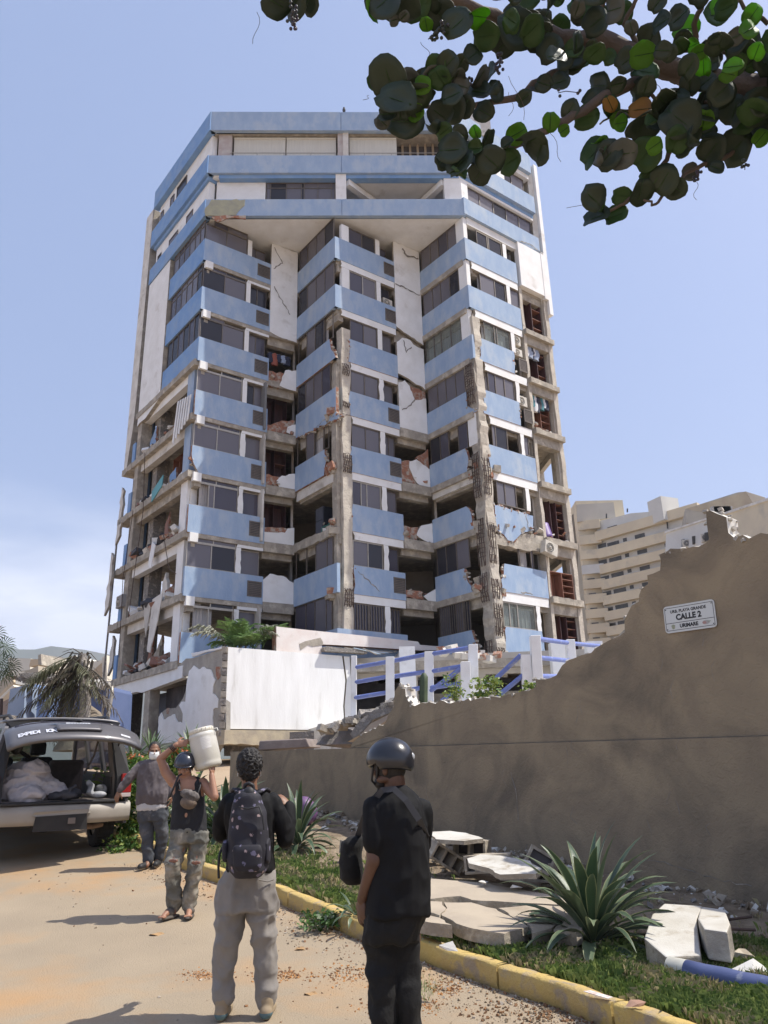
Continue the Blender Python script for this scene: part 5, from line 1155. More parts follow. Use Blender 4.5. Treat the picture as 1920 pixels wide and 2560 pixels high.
# ================================================================== THE OPEN CAR
rnd = random.Random(51)
PAINT = mat('silver_grey_paint', (.13, .125, .13), (.11, .105, .11), 2, .42, metal=.3, coat=.2); BUMP = mat('champagne_bumper', (.36, .325, .28), (.31, .28, .24), 3, .55, c3=(.22, .18, .14), s3=5, t3=(.62, .72)); TRIM = mat('black_trim', (.018, .018, .02), (.028, .027, .027), 6, .6)
TAILR = mat('red_lens', (.30, .02, .02), rough=.15); TAILW = mat('clear_lens', (.5, .42, .40), rough=.2); SEATM = mat('grey_beige_seat', (.10, .085, .075), (.075, .065, .058), 12, .9); LIN = mat('beige_lining', (.24, .20, .17), (.19, .16, .14), 4, .85); CHR = mat('chrome_letters', (.75, .75, .78), rough=.25, metal=.3)
cy_ = 12.75; right_px = at(313, 2120, cy_); YW_ = R(34); S_ = 1.02
RT = Vector((math.cos(YW_), math.sin(YW_), 0)); FW = Vector((-math.sin(YW_), math.cos(YW_), 0))
OC = Vector((right_px.x, cy_, 0)) - RT * 1.0 * S_; OC.z = gz(0, cy_ - .35) + .05
car = empty('parked_car', OC, 'silver grey off-road car seen from behind with its tailgate raised and boot full', 'car')
SL = .085   # street slope
def cp(x, y, z): return OC + (RT * x + FW * y) * S_ + Vector((0, 0, z * S_ + SL * y * .6))
def cbox(mb, x0, x1, y0, y1, z0, z1, mi=0): mb.hexa([cp(x0, y0, z0), cp(x1, y0, z0), cp(x1, y1, z0), cp(x0, y1, z0), cp(x0, y0, z1), cp(x1, y0, z1), cp(x1, y1, z1), cp(x0, y1, z1)], mi)
# side walls (lower panel, pillars, cant rail) with the tumblehome of the cabin
def xs(z): return 1.0 if z < 1.12 else 1.0 - (z - 1.12) * .22
mb = MB()
for sg in (-1, 1):
    def sheet_(prof, th=.05, mi=0):
        P = [cp(sg * xs(z), y, z) for y, z in prof]; mb.prism(P, -RT * sg * th, mi)
    arch = lambda yc: [(yc + .5 * math.cos(t), .38 + .5 * math.sin(t)) for t in [math.pi * (1 - i / 10) for i in range(11)]]
    low = [(.06, .42), (.06, 1.12), (5.0, 1.06), (5.1, .5), (4.62, .4)] + arch(4.1)[::-1] + [(3.6, .36), (1.5, .36)] + arch(1.0)[::-1] + [(.5, .40)]
    sheet_(low)
    for a, b, c, d in ((.06, .42, .20, .42), (1.45, 1.6, 1.45, 1.6), (2.45, 2.6, 2.45, 2.6)): sheet_([(a, 1.121), (b, 1.121), (d, 1.80), (c, 1.80)], .05)
    sheet_([(3.9, 1.115), (4.02, 1.11), (3.25, 1.80), (3.13, 1.80)]); sheet_([(.2, 1.801), (3.3, 1.801), (3.2, 1.88), (.27, 1.88)])
mb.build('body', PAINT, car)
mb = MB()
rr = []
for y in (.30, .6, 1.4, 2.4, 3.15, 3.35): rr.append([cp(.83 * math.cos(math.pi * i / 10) ** 1 * (1 if abs(math.cos(math.pi * i / 10)) < 2 else 1), y, 1.875 + .06 * math.sin(math.pi * i / 10) - (.05 if y > 3.3 else 0)) for i in range(11)])
mb.rings(rr, 0, False, True, False); ro = mb.build('roof', PAINT, car); md = ro.modifiers.new('s', 'SOLIDIFY'); md.thickness = .04
mb = MB(); cbox(mb, -.95, .95, 3.95, 5.0, .95, 1.08); cbox(mb, -.9, .9, 4.95, 5.1, .45, 1.05); mb.build('hood', PAINT, car)
mb = MB(); mb.add([cp(-.93, 3.95, 1.1), cp(.93, 3.95, 1.1), cp(.8, 3.25, 1.84), cp(-.8, 3.25, 1.84)], [(0, 1, 2, 3)]); mb.build('windscreen', GLASSC, car)
for sg, nm in ((-1, 'l'), (1, 'r')):
    for a, b, c, d in ((.44, 1.43, .44, 1.43), (1.62, 2.43, 1.62, 2.43), (2.62, 3.88, 2.62, 3.15)):
        mb = MB(); mb.add([cp(sg * .985, a, 1.13), cp(sg * .985, b, 1.13), cp(sg * .84, d, 1.79), cp(sg * .84, c, 1.79)], [(0, 1, 2, 3)]); mb.build('side_window', GLASSC if sg < 0 else GLASS, car)
    mb = MB(); mb.tube([cp(sg * .72, .5, 1.93), cp(sg * .74, .7, 2.0), cp(sg * .74, 2.9, 2.0), cp(sg * .72, 3.1, 1.93)], .025, 6)
    for y in (1.2, 2.0): mb.tube([cp(sg * .74, y, 2.0), cp(sg * .74, y, 1.9)], .02, 5)
    mb.build('roof_rail', TRIM, car)
# rear frame round the opening
mb = MB(); 
for sg in (-1, 1):
    P = [cp(sg * .99, 0, .78), cp(sg * .985, .0, 1.12), cp(sg * .84, .24, 1.85), cp(sg * .70, .24, 1.86), cp(sg * .80, .03, 1.10), cp(sg * .80, 0, .78)]; mb.prism(P, FW * .14)
P = [cp(-.84, .22, 1.90), cp(.84, .22, 1.90), cp(.72, .22, 1.78), cp(-.72, .22, 1.78)]; mb.prism(P, FW * .1); mb.build('rear_frame', TRIM, car)
for sg in (-1, 1):
    for z0, z1, m_ in ((.86, 1.14, TAILR), (.80, .86, TAILW)):
        mb = MB(); P = [cp(sg * 1.012, -.03, z0), cp(sg * 1.012, -.03, z1), cp(sg * .86, -.045, z1), cp(sg * .86, -.045, z0)]; mb.prism(P, FW * .10); mb.build('tail_light', m_, car, bevel=.008)
# bumper with moulded step
mb = MB(); rr = []
for i in range(13):
    t = -1 + 2 * i / 12; x = 1.04 * t; bow = .16 * (1 - abs(t) ** 3); y = .10 - bow - .04
    prof = [(0, .46), (-.015, .54), (-.03, .62), (-.01, .71), (.06, .735), (.12, .735), (.12, .46)]
    rr.append([cp(x, y + a, b) for a, b in prof])
mb.rings(rr, 0, True, True); mb.build('bumper', BUMP, car)
mb = MB(); cbox(mb, -.82, .82, -.10, .12, .738, .775); mb.build('step_pad', TRIM, car, bevel=.01)
mb = MB(); P = [cp(-.34, -.14, .585), cp(.36, -.14, .60), cp(.38, -.13, .38), cp(-.36, -.13, .38)]; mb.prism(P, FW * .12)
mb.build('tow_recess', TRIM, car); mb = MB(); cbox(mb, .1, .2, -.165, -.14, .47, .55); mb.build('socket', LIN, car)
mb = MB(); P = [cp(-.40, -.125, .60), cp(-.36, -.15, .645), cp(.38, -.15, .66), cp(.42, -.125, .60), cp(.38, -.148, .60), cp(-.36, -.148, .585)]; mb.prism(P, FW * .05); mb.build('recess_lip', BUMP, car)
mb = MB(); mb.tube([cp(.35, .1, .40), cp(.55, .25, .38), cp(.7, .3, .40)], .045, 8); mb.build('exhaust', mat('rusty_pipe', (.25, .17, .13), (.18, .12, .1), 8), car)
# interior
mb = MB(); cbox(mb, -.80, .80, .05, 1.5, .74, .78); cbox(mb, -.9, .9, 1.5, 4.0, .45, .5); mb.build('boot_floor', LIN, car)
mb = MB()
for sg in (-1, 1): mb.prism([cp(sg * .83, .14, .78), cp(sg * .83, .14, 1.15), cp(sg * .72, .34, 1.80), cp(sg * .74, .55, 1.80), cp(sg * .84, .55, 1.15), cp(sg * .84, 1.45, 1.1), cp(sg * .84, 1.45, .78)], -RT * sg * .03)
build_each(mb, 'side_lining', LIN, car)
mb = MB(); cbox(mb, .775, .795, .3, .75, .83, 1.08); mb.build('speaker_grille', SEATM, car)
for x, h in ((.30, 1.32), (-.45, 1.25)):
    mb = MB(); cbox(mb, x - .26, x + .28, 1.25, 1.40, .8, h); mb.build('seat_back', SEATM, car, bevel=.05)
for x in (.02, -.62):
    mb = MB(); cbox(mb, x - .25, x + .27, 2.3, 2.45, .7, 1.35); mb.build('seat_back', TRIM, car, bevel=.06); mb = MB(); cbox(mb, x - .12, x + .14, 2.32, 2.42, 1.38, 1.60); mb.build('headrest', TRIM, car, bevel=.04)
mb = MB(); mb.tube([cp(.70, .9, 1.75), cp(.66, 1.0, 1.4), cp(.55, 1.1, 1.1)], .018, 5); mb.build('seat_belt', LIN, car)
mb = MB(); mb.ell(cp(-.62, .42, 1.52), (.10, .05, .10)); mb.tube([cp(-.62, .42, 1.5), cp(-.4, .6, 1.38)], .03, 6); mb.build('side_mirror', TRIM, car)
# wheels
for x in (-.86, .86):
    for y in (1.0, 4.1):
        wo = []; mb = MB(); n = 28; rr = []
        for px_, r_ in ((-.13, .22), (-.135, .33), (-.12, .375), (-.07, .392), (.07, .392), (.12, .375), (.135, .33), (.13, .22)): rr.append([cp(x + px_, y + r_ * math.cos(6.283 * i / n), .392 + r_ * math.sin(6.283 * i / n)) for i in range(n)])
        mb.rings(rr, 0, False, True); 
        for i in range(40):   # tread blocks
            t = 6.283 * i / 40
            for a, b in ((-.115, -.045), (-.03, .03), (.045, .115)):
                r0, r1 = .388, .402; t1 = t + .11 + (0.03 if a > 0 else 0)
                mb.hexa([cp(x + a, y + r0 * math.cos(t), .392 + r0 * math.sin(t)), cp(x + b, y + r0 * math.cos(t), .392 + r0 * math.sin(t)), cp(x + b, y + r0 * math.cos(t1), .392 + r0 * math.sin(t1)), cp(x + a, y + r0 * math.cos(t1), .392 + r0 * math.sin(t1)),
                         cp(x + a, y + r1 * math.cos(t), .392 + r1 * math.sin(t)), cp(x + b, y + r1 * math.cos(t), .392 + r1 * math.sin(t)), cp(x + b, y + r1 * math.cos(t1), .392 + r1 * math.sin(t1)), cp(x + a, y + r1 * math.cos(t1), .392 + r1 * math.sin(t1))])
        wh = mb.build('wheel', BLACKR, car); mb = MB(); rr = [[cp(x + px_, y + r_ * math.cos(6.283 * i / n), .392 + r_ * math.sin(6.283 * i / n)) for i in range(n)] for px_, r_ in ((.09 if x > 0 else -.09, .05), (.07 if x > 0 else -.07, .22), (-.1 if x > 0 else .1, .22))]
        mb.rings(rr); mb.build('rim', ALU, wh)
mb = MB(); mb.tube([cp(-.8, 1.0, .39), cp(.8, 1.0, .39)], .05, 8); mb.ell(cp(0, 1, .39), (.16, .14, .14)); cbox(mb, -.75, .75, .2, 4.8, .42, .50); mb.build('underbody', TRIM, car)
# raised tailgate
GA = R(77); gd = Vector((0, -math.sin(GA), -math.cos(GA))); gn = Vector((0, -math.cos(GA), math.sin(GA)))
def gt(u, s, o=0):   # u -1..1 across, s 0..1 from hinge to lower edge
    w_ = .80 + .12 * min(1, s * 1.7) - .05 * max(0, s - .8); L_ = 1.12 - .10 * u * u * (1 if s > .5 else .3); sag = .10 * (1 - u * u) * math.sin(min(1, s * 1.05) * math.pi * .5) + .10 * math.sin(math.pi * s) * .8 - .22 * max(0, s - .72) ** 1.3
    edge = -.08 * abs(u) ** 5
    p = Vector((u * w_, .22, 1.90)) + gd * (s * L_) + gn * (sag + o + edge - .06); return cp(p.x, p.y, p.z)
def gsurf(u0, u1, s0, s1, o, th, m_, nm, par, nu=20, ns=12):
    mb = MB(); vs = [gt(u0 + (u1 - u0) * i / nu, s0 + (s1 - s0) * j / ns, o) for j in range(ns + 1) for i in range(nu + 1)]; k = nu + 1
    mb.add(vs, [(j * k + i, j * k + i + 1, (j + 1) * k + i + 1, (j + 1) * k + i) for j in range(ns) for i in range(nu)], 0, True); o_ = mb.build(nm, m_, par); md = o_.modifiers.new('s', 'SOLIDIFY'); md.thickness = th; md.offset = 0; return o_
gate = gsurf(-1, 1, 0, 1, 0, .05, PAINT, 'tailgate', car)
gsurf(-.88, .88, .06, .46, .032, .006, GLASS, 'rear_window', gate)
mb = MB(); mb.tube([gt(.05, .50, .05), gt(-.15, .40, .06), gt(-.45, .36, .05)], .012, 5); mb.tube([gt(-.5, .35, .05), gt(.25, .37, .055)], .010, 4); mb.ell(gt(.08, .50, .05), (.05, .03, .025)); mb.build('wiper', TRIM, gate)
n = 16
mb = MB(); up_ = [gt(-.42 + .84 * i / n, .60 + .045 * (abs(-1 + 2 * i / n)) ** 1.5, .033) for i in range(n + 1)]; dn = [gt(-.42 + .84 * i / n, .74 - .09 * abs(-1 + 2 * i / n) ** 1.3, .036) for i in range(n + 1)]
mb.add(up_ + dn, [(i, i + 1, n + 2 + i, n + 1 + i) for i in range(n)], 0, True); mb.build('plate_recess', mat('glossy_black', (.012, .012, .014), rough=.12), gate)
gsurf(-.33, .35, .74, .88, .055, .03, PAINT, 'handle_bulge', gate, 12, 4)
mb = MB(); P = [gt(-.17, .685, .060), gt(.20, .685, .060), gt(.19, .80, .062), gt(-.16, .80, .062)]; mb.prism(P, Vector((0, 0, -.012))); pl_ = mb.build('licence_plate', mat('plate_white', (.62, .64, .66), rough=.4), gate)
mb = MB()
for i in range(7): a = -.12 + i * .043; mb.add([gt(a, .715, .064), gt(a + .025, .715, .064), gt(a + .025, .775, .066), gt(a, .775, .066)], [(0, 1, 2, 3)])
mb.build('plate_marks', mat('faded_plate_ink', (.30, .32, .36)), pl_)
for i, ch in enumerate('EXPEDI ION'):
    if ch == ' ': continue
    text(ch, 'letter', gate, CHR, .10, (lambda cx_: lambda a, b, c: gt(cx_ + a * 1.15, .855 - b * .95, .036 + .004))(-.83 + .052 * i + (.0 if i < 6 else .0)), .004)
mb = MB(); P = [gt(.66, .865, .036), gt(.82, .865, .034), gt(.82, .905, .034), gt(.66, .905, .036)]; mb.add(P, [(0, 1, 2, 3)]); mb.build('small_badge', CHR, gate)
for sg in (-1, 1): mb = MB(); mb.tube([cp(sg * .80, .1, 1.55), gt(sg * .9, .35, -.04)], .012, 6); mb.build('gas_strut', TRIM, car)
# cargo
SHEET = mat('pale_bed_sheet', (.55, .52, .53), (.44, .41, .43), 3, .9, .5, 14)
mb = MB(); mb.ell(cp(-.42, .45, 1.02), (.38, .3, .28), Matrix.Rotation(.3, 3, 'Y')); mb.ell(cp(-.55, .4, .93), (.30, .28, .22)); mb.ell(cp(-.15, .38, .92), (.28, .24, .15)); mb.ell(cp(-.35, .3, 1.20), (.20, .18, .14)); mb.ell(cp(-.48, .2, .86), (.32, .16, .12)); mb.ell(cp(.0, .25, .86), (.2, .16, .08))
tag(blob(mb, 'sheet_bundle', SHEET, None, .018, 3, .5, [(.030, (5, 5, 8), 3), (.016, (12, 12, 16), 8)]), 'big crumpled bundle wrapped in a pale bed sheet inside the open car boot', 'bundle')
mb = MB(); mb.ell(cp(.02, .12, .84), (.24, .12, .06)); mb.ell(cp(.2, .3, .85), (.16, .15, .08)); mb.tube([cp(-.1, .1, .84), cp(.1, .0, .92), cp(.2, .05, .98)], .02, 5)
tag(blob(mb, 'dark_clothes', [CG], None, .018, 2, .5, [(.02, (10, 10, 10), 5)]), 'heap of dark clothes beside the bed sheet bundle in the car boot', 'clothes')
mb = MB(); mb.tube([cp(.42, .10, .84), cp(.46, .16, .96), cp(.42, .25, 1.02)], [.05, .055, .04], 8); mb.ell(cp(.56, .10, .84), (.13, .07, .05)); mb.ell(cp(.62, .22, .90), (.10, .05, .09))
tag(blob(mb, 'shoes', [mat('grey_white_shoe', (.45, .46, .48), (.05, .05, .05), 5)], None, .012, 2), 'pair of grey and black shoes tossed in the right side of the car boot', 'shoes')
# ================================================================== PEOPLE
rnd = random.Random(61)
SKIN1 = mat('brown_skin', (.24, .125, .075), (.20, .10, .06), 8, .5, spec=.4); SKIN2 = mat('tanned_skin', (.36, .19, .12), (.30, .155, .10), 8, .5, spec=.4); SKIN3 = mat('dark_skin', (.13, .065, .04), (.10, .05, .03), 8, .48, spec=.4)
HAIR = mat('black_hair', (.012, .010, .010), (.022, .018, .016), 30, .6, .6, 60); EYE = mat('eye_white', (.55, .52, .48), rough=.2); PUP = mat('eye_dark', (.02, .012, .01), rough=.2)
def cap(mb, a, b, ra, rb, seg=12):
    a, b = Vector(a), Vector(b); d = (b - a); L_ = d.length; d = d / L_ if L_ > 1e-6 else Vector((0, 0, 1)); pts = []; rs = []
    for t in (-.96, -.8, -.5, 0): pts.append(a + d * ra * t); rs.append(ra * math.sqrt(max(.02, 1 - t * t)))
    for t in (0, .5, .8, .96): pts.append(b + d * rb * t); rs.append(rb * math.sqrt(max(.02, 1 - t * t)))
    mb.tube(pts, rs, seg)
def chain(mb, pts, rs, seg=12):
    for i in range(len(pts) - 1): cap(mb, pts[i], pts[i + 1], rs[i], rs[i + 1], seg)
def rows(mb, R_, y, dy=0, n=20, tw=0):
    rr = []
    for q in R_:
        l, r_, py, th = q[:4]; yo = q[4] if len(q) > 4 else 0
        a = at(l, py, y + dy + yo); b = at(r_, py, y + dy + yo); c_ = (a + b) / 2; hw = (b - a).length / 2
        ct, st_ = math.cos(tw), math.sin(tw)
        ring = []
        for i in range(n):
            t = 6.283 * i / n; ex = abs(math.cos(t)) ** .85 * (1 if math.cos(t) > 0 else -1); ey = abs(math.sin(t)) ** .85 * (1 if math.sin(t) > 0 else -1)
            ring.append(Vector((c_.x + hw * ex, c_.y + th * ey, c_.z)))
        rr.append(ring)
    mb.rings(rr)
def frame(F, roll=0):
    F = Vector(F).normalized(); X = F.cross(Vector((0, 0, 1))).normalized(); Z = X.cross(F)
    M3 = Matrix((X, F, Z)).transposed()
    return M3 @ Matrix.Rotation(roll, 3, 'Y')
def headprims(mb, c, M3, s=1.0, beard=False):
    c = Vector(c); P = lambda x, y, z: c + M3 @ Vector((x, y, z)) * s
    def E_(x, y, z, a, b, d): mb.ell(P(x, y, z), (a * s, b * s, d * s), M3, 16, 12)
    E_(0, -.012, .03, .076, .098, .095); E_(0, .025, -.035, .062, .075, .075); E_(0, .055, -.085, .040, .040, .032); E_(0, .078, .022, .052, .022, .014)
    for sg in (-1, 1):
        E_(sg * .078, -.012, -.022, .010, .020, .032); E_(sg * .040, .068, -.028, .024, .022, .020); E_(sg * .055, .02, -.07, .018, .045, .022)
    cap(mb, P(0, .092, .008), P(0, .112, -.030), .010 * s, .015 * s, 8)
    for sg in (-1, 1): E_(sg * .014, .098, -.034, .010, .012, .008)
    E_(0, .090, -.058, .026, .010, .006); E_(0, .088, -.068, .022, .011, .007)
def faceparts(c, M3, s, par, lips=(.25, .10, .08)):
    c = Vector(c); P = lambda x, y, z: c + M3 @ Vector((x, y, z)) * s
    for sg in (-1, 1):
        mb = MB(); mb.ell(P(sg * .031, .0855, -.002), (.014 * s, .008 * s, .006 * s), M3, 10, 6); e = mb.build('eye', EYE, par)
        mb = MB(); mb.ell(P(sg * .031, .0925, -.002), (.006 * s, .004 * s, .0055 * s), M3, 8, 6); mb.build('pupil', PUP, e)
        mb = MB(); mb.ell(P(sg * .032, .094, .020), (.018 * s, .006 * s, .004 * s), M3, 10, 6); mb.build('eyebrow', HAIR, par)
    mb = MB(); mb.ell(P(0, .098, -.064), (.022 * s, .006 * s, .006 * s), M3, 10, 6); mb.build('lips', mat('lip_skin', lips, rough=.5), par)
def hand(mb, w_, d, pn, side, curl=.5, s=1.0, thumb=1, spread=.08, curls=None):
    """w_: wrist, d: finger direction, pn: palm facing direction, side: towards the thumb"""
    w_ = Vector(w_); d = Vector(d).normalized(); pn = Vector(pn); pn = (pn - d * pn.dot(d)).normalized(); sd = Vector(side); sd = (sd - d * sd.dot(d) - pn * sd.dot(pn)).normalized()
    M3 = Matrix((sd, d, -pn)).transposed()
    mb.ell(w_ + d * .048 * s, (.040 * s, .056 * s, .017 * s), M3, 14, 10); mb.ell(w_ + d * .03 * s + sd * .022 * s + pn * .006 * s, (.018 * s, .032 * s, .016 * s), M3, 10, 8)
    for i, (o, L_) in enumerate(((.030, .070), (.010, .079), (-.011, .073), (-.031, .057))):
        b = w_ + d * (.090 - .006 * abs(i - 1)) * s + sd * o * s; a = 0; p = b; dirr = (d + sd * (1.2 - i) * spread).normalized(); c_ = curls[i] if curls else curl * (1 + .12 * i); pts = [b - d * .02 * s, b]
        for k, f in enumerate((.45, .32, .23)):
            a += c_ * (.7, 1.0, .8)[k]; dv = dirr * math.cos(a) + pn * math.sin(a); p = p + dv * L_ * f * s; pts.append(p)
        chain(mb, pts, [.0095 * s, .0092 * s, .0085 * s, .0078 * s, .0066 * s], 8)
    tb_ = w_ + d * .030 * s + sd * .034 * s; t1 = tb_ + (sd * .75 * thumb + d * .7 + pn * .35).normalized() * .038 * s; t2 = t1 + (sd * .25 + d * .9 + pn * .5).normalized() * .032 * s
    chain(mb, [w_ + d * .015 * s + sd * .018 * s, tb_, t1, t2], [.014 * s, .0125 * s, .0105 * s, .008 * s], 8)
def cloth(mb, name, m_, par, amp=.012, vox=.011, sc=7, sm=4, fn=None, matfn=None, seed=1, st=(1, 1, .45), fine=.5):
    return blob(mb, name, m_, par, vox, sm, .5, [(amp, (sc * st[0], sc * st[1], sc * st[2]), seed * 3.7), (amp * fine, (sc * 2.3, sc * 2.3, sc * 1.6), seed * 9.1)], fn, matfn)
W = at
# ------------------------------------------------ man in black (nearest, three-quarter back view)
y = 4.65; F3 = Vector((-.86, .50, -.05)); HB = frame(F3)
mb = MB(); hc = W(974, 1916, y)
headprims(mb, hc, HB, .98); cap(mb, hc + HB @ Vector((0, -.03, -.07)), W(988, 1985, y), .058, .065)
BLK_ROWS = [(950, 1020, 1978, .08), (930, 1042, 2002, .12), (924, 1055, 2040, .14), (934, 1058, 2100, .145), (936, 1062, 2180, .145), (922, 1066, 2270, .15)]
rows(mb, BLK_ROWS, y)
sh_ = W(937, 2030, y - .05); el_ = W(936, 2150, y - .10); wr_ = W(905, 2248, y - .02)
chain(mb, [sh_, el_, wr_], [.055, .045, .029]); hand(mb, wr_, Vector((-.05, .05, -1)), Vector((.75, .6, 0)), Vector((-.6, .7, 0)), .38, .98)
sr = W(1048, 2040, y + .05); er = W(1050, 2150, y + .28); wr2 = W(1010, 2215, y + .42); chain(mb, [sr, er, wr2], [.055, .044, .03]); hand(mb, wr2, Vector((-.6, .6, -.3)), Vector((-.5, -.5, 0)), Vector((0, 0, 1)), .6, .95)
for xh, xk, yo in ((955, 957, 0), (1018, 1021, .04)):
    a = W(xh, 2340, y + yo); k_ = W(xk, 2490, y + yo - .02); f = Vector((k_.x + .01, k_.y + .03, .10)); chain(mb, [a, k_, f, f + Vector((-.13, .10, -.05))], [.075, .055, .045, .04])
man1 = blob(mb, 'person', SKIN3, None, .0062, 3, .4); tag(man1, 'man in black helmet, black shirt and black trousers standing with his back turned', 'person')
BLKC = mat('black_cotton', (.0045, .0045, .0055), (.007, .007, .008), 5, .8, .25, 40, spec=.25, bd=.004); BLKT = mat('black_trouser', (.004, .004, .0045), (.006, .0055, .0055), 5, .9, .3, 40)
mb = MB(); rows(mb, [(952, 1012, 1966, .075), (936, 1030, 1984, .10), (922, 1048, 2006, .135), (916, 1060, 2040, .155), (924, 1063, 2090, .165), (934, 1067, 2150, .17), (925, 1072, 2220, .17), (916, 1077, 2284, .172)], y)
chain(mb, [W(938, 2022, y - .05), W(938, 2070, y - .09), W(941, 2104, y - .10)], [.072, .072, .076]); chain(mb, [W(1046, 2030, y + .05), W(1050, 2100, y + .15)], [.07, .068])
cloth(mb, 'shirt', BLKC, man1, .013, .010, 5, 4, seed=2)
mb = MB(); rows(mb, [(920, 1070, 2262, .15), (912, 1056, 2310, .15), (910, 1048, 2350, .14)], y)
chain(mb, [W(948, 2335, y), W(952, 2400, y), W(955, 2490, y - .03), Vector((W(957, 2560, y).x + .005, y + .02, .12))], [.088, .080, .068, .056]); chain(mb, [W(1010, 2335, y + .03), W(1013, 2400, y + .03), W(1020, 2490, y), Vector((W(1022, 2560, y).x + .01, y + .05, .12))], [.086, .076, .062, .053])
cloth(mb, 'trousers', BLKT, man1, .012, .011, 7, 3, seed=4, st=(1, 1, 1.2))
for k_ in (W(957, 2560, y), W(1022, 2560, y + .04)):
    mb = MB(); q = Vector((k_.x, k_.y, .05)); cap(mb, q + Vector((.02, -.03, .01)), q + Vector((-.13, .14, -.005)), .05, .045); cap(mb, q + Vector((0, 0, .06)), q, .05, .05); blob(mb, 'shoe', TRIM, man1, .01, 3, fn=lambda c_: Vector((c_.x, c_.y, max(c_.z, .004))))
mb = MB(); mb.ell(hc + HB @ Vector((0, -.004, .006)), (.082, .10, .108), HB, 16, 12); mb.ell(hc + HB @ Vector((0, .055, -.085)), (.055, .05, .04), HB)
blob(mb, 'hair_and_beard', HAIR, man1, .008, 2, .4, fn=lambda c_: c_)
# helmet with visor edge, vents, chin strap and tail lamp
HEL = mat('helmet_black', (.014, .015, .020), rough=.28, coat=.3)
mb = MB(); n = 28; rr = []
for j in range(14):
    ph = math.pi / 2 * (1 - j / 13 * 1.28); ring = []
    for i in range(n):
        t = 6.283 * i / n; x = .111 * math.cos(ph) * math.cos(t); yy = .132 * math.cos(ph) * math.sin(t); z = .121 * math.sin(ph)
        if j > 9: cut = (j - 9) / 4; z += cut * (.028 if math.sin(t) > .1 else -.008) + cut * .02 * abs(math.cos(t)) 
        ring.append(hc + HB @ Vector((x, yy - .006, z + .028)))
    rr.append(ring)
mb.rings(rr, 0, False, True); ho = mb.build('helmet', HEL, man1); md = ho.modifiers.new('s', 'SOLIDIFY'); md.thickness = .014; md.offset = -1
def onhel(t, ph, o=.003): return hc + HB @ Vector(((.111 + o) * math.cos(ph) * math.cos(t), (.132 + o) * math.cos(ph) * math.sin(t) - .006, (.121 + o) * math.sin(ph) + .028))
mb = MB()
for t0 in (-2.5, -2.15, -1.8, -1.45):
    mb.tube([onhel(t0, .95), onhel(t0 + .04, 1.12), onhel(t0 + .12, 1.25)], [.003, .007, .003], 6)
for t0 in (-2.2, -1.05): mb.tube([onhel(t0, .17), onhel(t0 + .25, .21), onhel(t0 + .42, .17)], [.002, .006, .002], 6)
mb.build('vent', TRIM, ho)
mb = MB(); c_ = onhel(-1.32, .12, .004); mb.ell(c_, (.020, .016, .024), HB); mb.build('tail_lamp', mat('lamp_clear', (.45, .47, .50), (.2, .2, .2), 90, .3), ho)
mb = MB(); a_ = onhel(2.9, -.10, -.01); b_ = hc + HB @ Vector((0, .075, -.125)); mb.tube([a_, a_.lerp(b_, .5) + Vector((-.01, -.01, 0)), b_, hc + HB @ Vector((.05, .06, -.10))], .008, 6); mb.tube([hc + HB @ Vector((-.085, .06, .0)), hc + HB @ Vector((-.07, .085, -.07)), b_], .007, 6); mb.ell(b_, (.018, .014, .014)); mb.build('chin_strap', TRIM, ho)
# shoulder bag
bag = MB(); yb = y + .22; rows(bag, [(872, 905, 2092, .05), (855, 906, 2105, .075), (849, 907, 2150, .085), (852, 905, 2195, .08), (866, 903, 2209, .05)], yb, 0); bg_ = blob(bag, 'shoulder_bag', BLKT, None, .010, 4, .5, [(.006, (12, 12, 12), 3)]); tag(bg_, 'black bag carried at the left hip of the man in black', 'bag')
mb = MB()
sp_ = [W(893, 2095, yb), W(915, 2030, y - .02), W(955, 1975, y - .13), W(985, 1972, y - .145), W(1015, 2000, y - .165), W(1048, 2050, y - .165), W(1066, 2090, y - .02), W(1040, 2120, y + .15), W(930, 2130, yb)]
L_, R2 = [], []
for i, p in enumerate(sp_):
    d = (sp_[min(i + 1, len(sp_) - 1)] - sp_[max(i - 1, 0)]).normalized(); q = d.cross(Vector((0, -1, .2))).normalized() * .017; L_.append(p + q); R2.append(p - q)
mb.add(L_ + R2, [(i, i + 1, len(sp_) + i + 1, len(sp_) + i) for i in range(len(sp_) - 1)]); so = mb.build('strap', mat('grey_strap', (.035, .035, .04), rough=.7), bg_); md = so.modifiers.new('s', 'SOLIDIFY'); md.thickness = .004
# ------------------------------------------------ man with the patterned backpack (back view)
y = 6.03; HB = frame(Vector((-.12, .99, .02))); hc = W(624, 1922, y)
mb = MB(); headprims(mb, hc, HB, .95); cap(mb, hc + HB @ Vector((0, -.02, -.06)), W(624, 1988, y), .055, .062)
rows(mb, [(600, 650, 1978, .07), (572, 680, 1998, .095), (566, 684, 2030, .11), (574, 678, 2090, .105), (576, 676, 2160, .105), (560, 684, 2230, .12)], y)
aL = [W(567, 2012, y), W(553, 2078, y + .10), W(580, 2100, y + .32)]; chain(mb, aL, [.048, .040, .03]); hand(mb, aL[2], Vector((.3, .8, .3)), Vector((0, .2, -1)), Vector((-1, 0, 0)), .5)
aR = [W(684, 2012, y), W(714, 2092, y + .06), W(722, 2012, y + .13)]; chain(mb, aR, [.048, .040, .028]); hand(mb, aR[2], Vector((-.75, .05, .62)), Vector((-.3, .5, -.8)), Vector((-.2, -.6, .5)), .35, .95)
for xh, xk, xa in ((585, 562, 557), (652, 664, 668)):
    chain(mb, [W(xh, 2255, y), W(xk, 2385, y), Vector((W(xa, 2500, y).x, y + .01, .10)), Vector((W(xa, 2500, y).x, y + .14, .05))], [.07, .05, .04, .04])
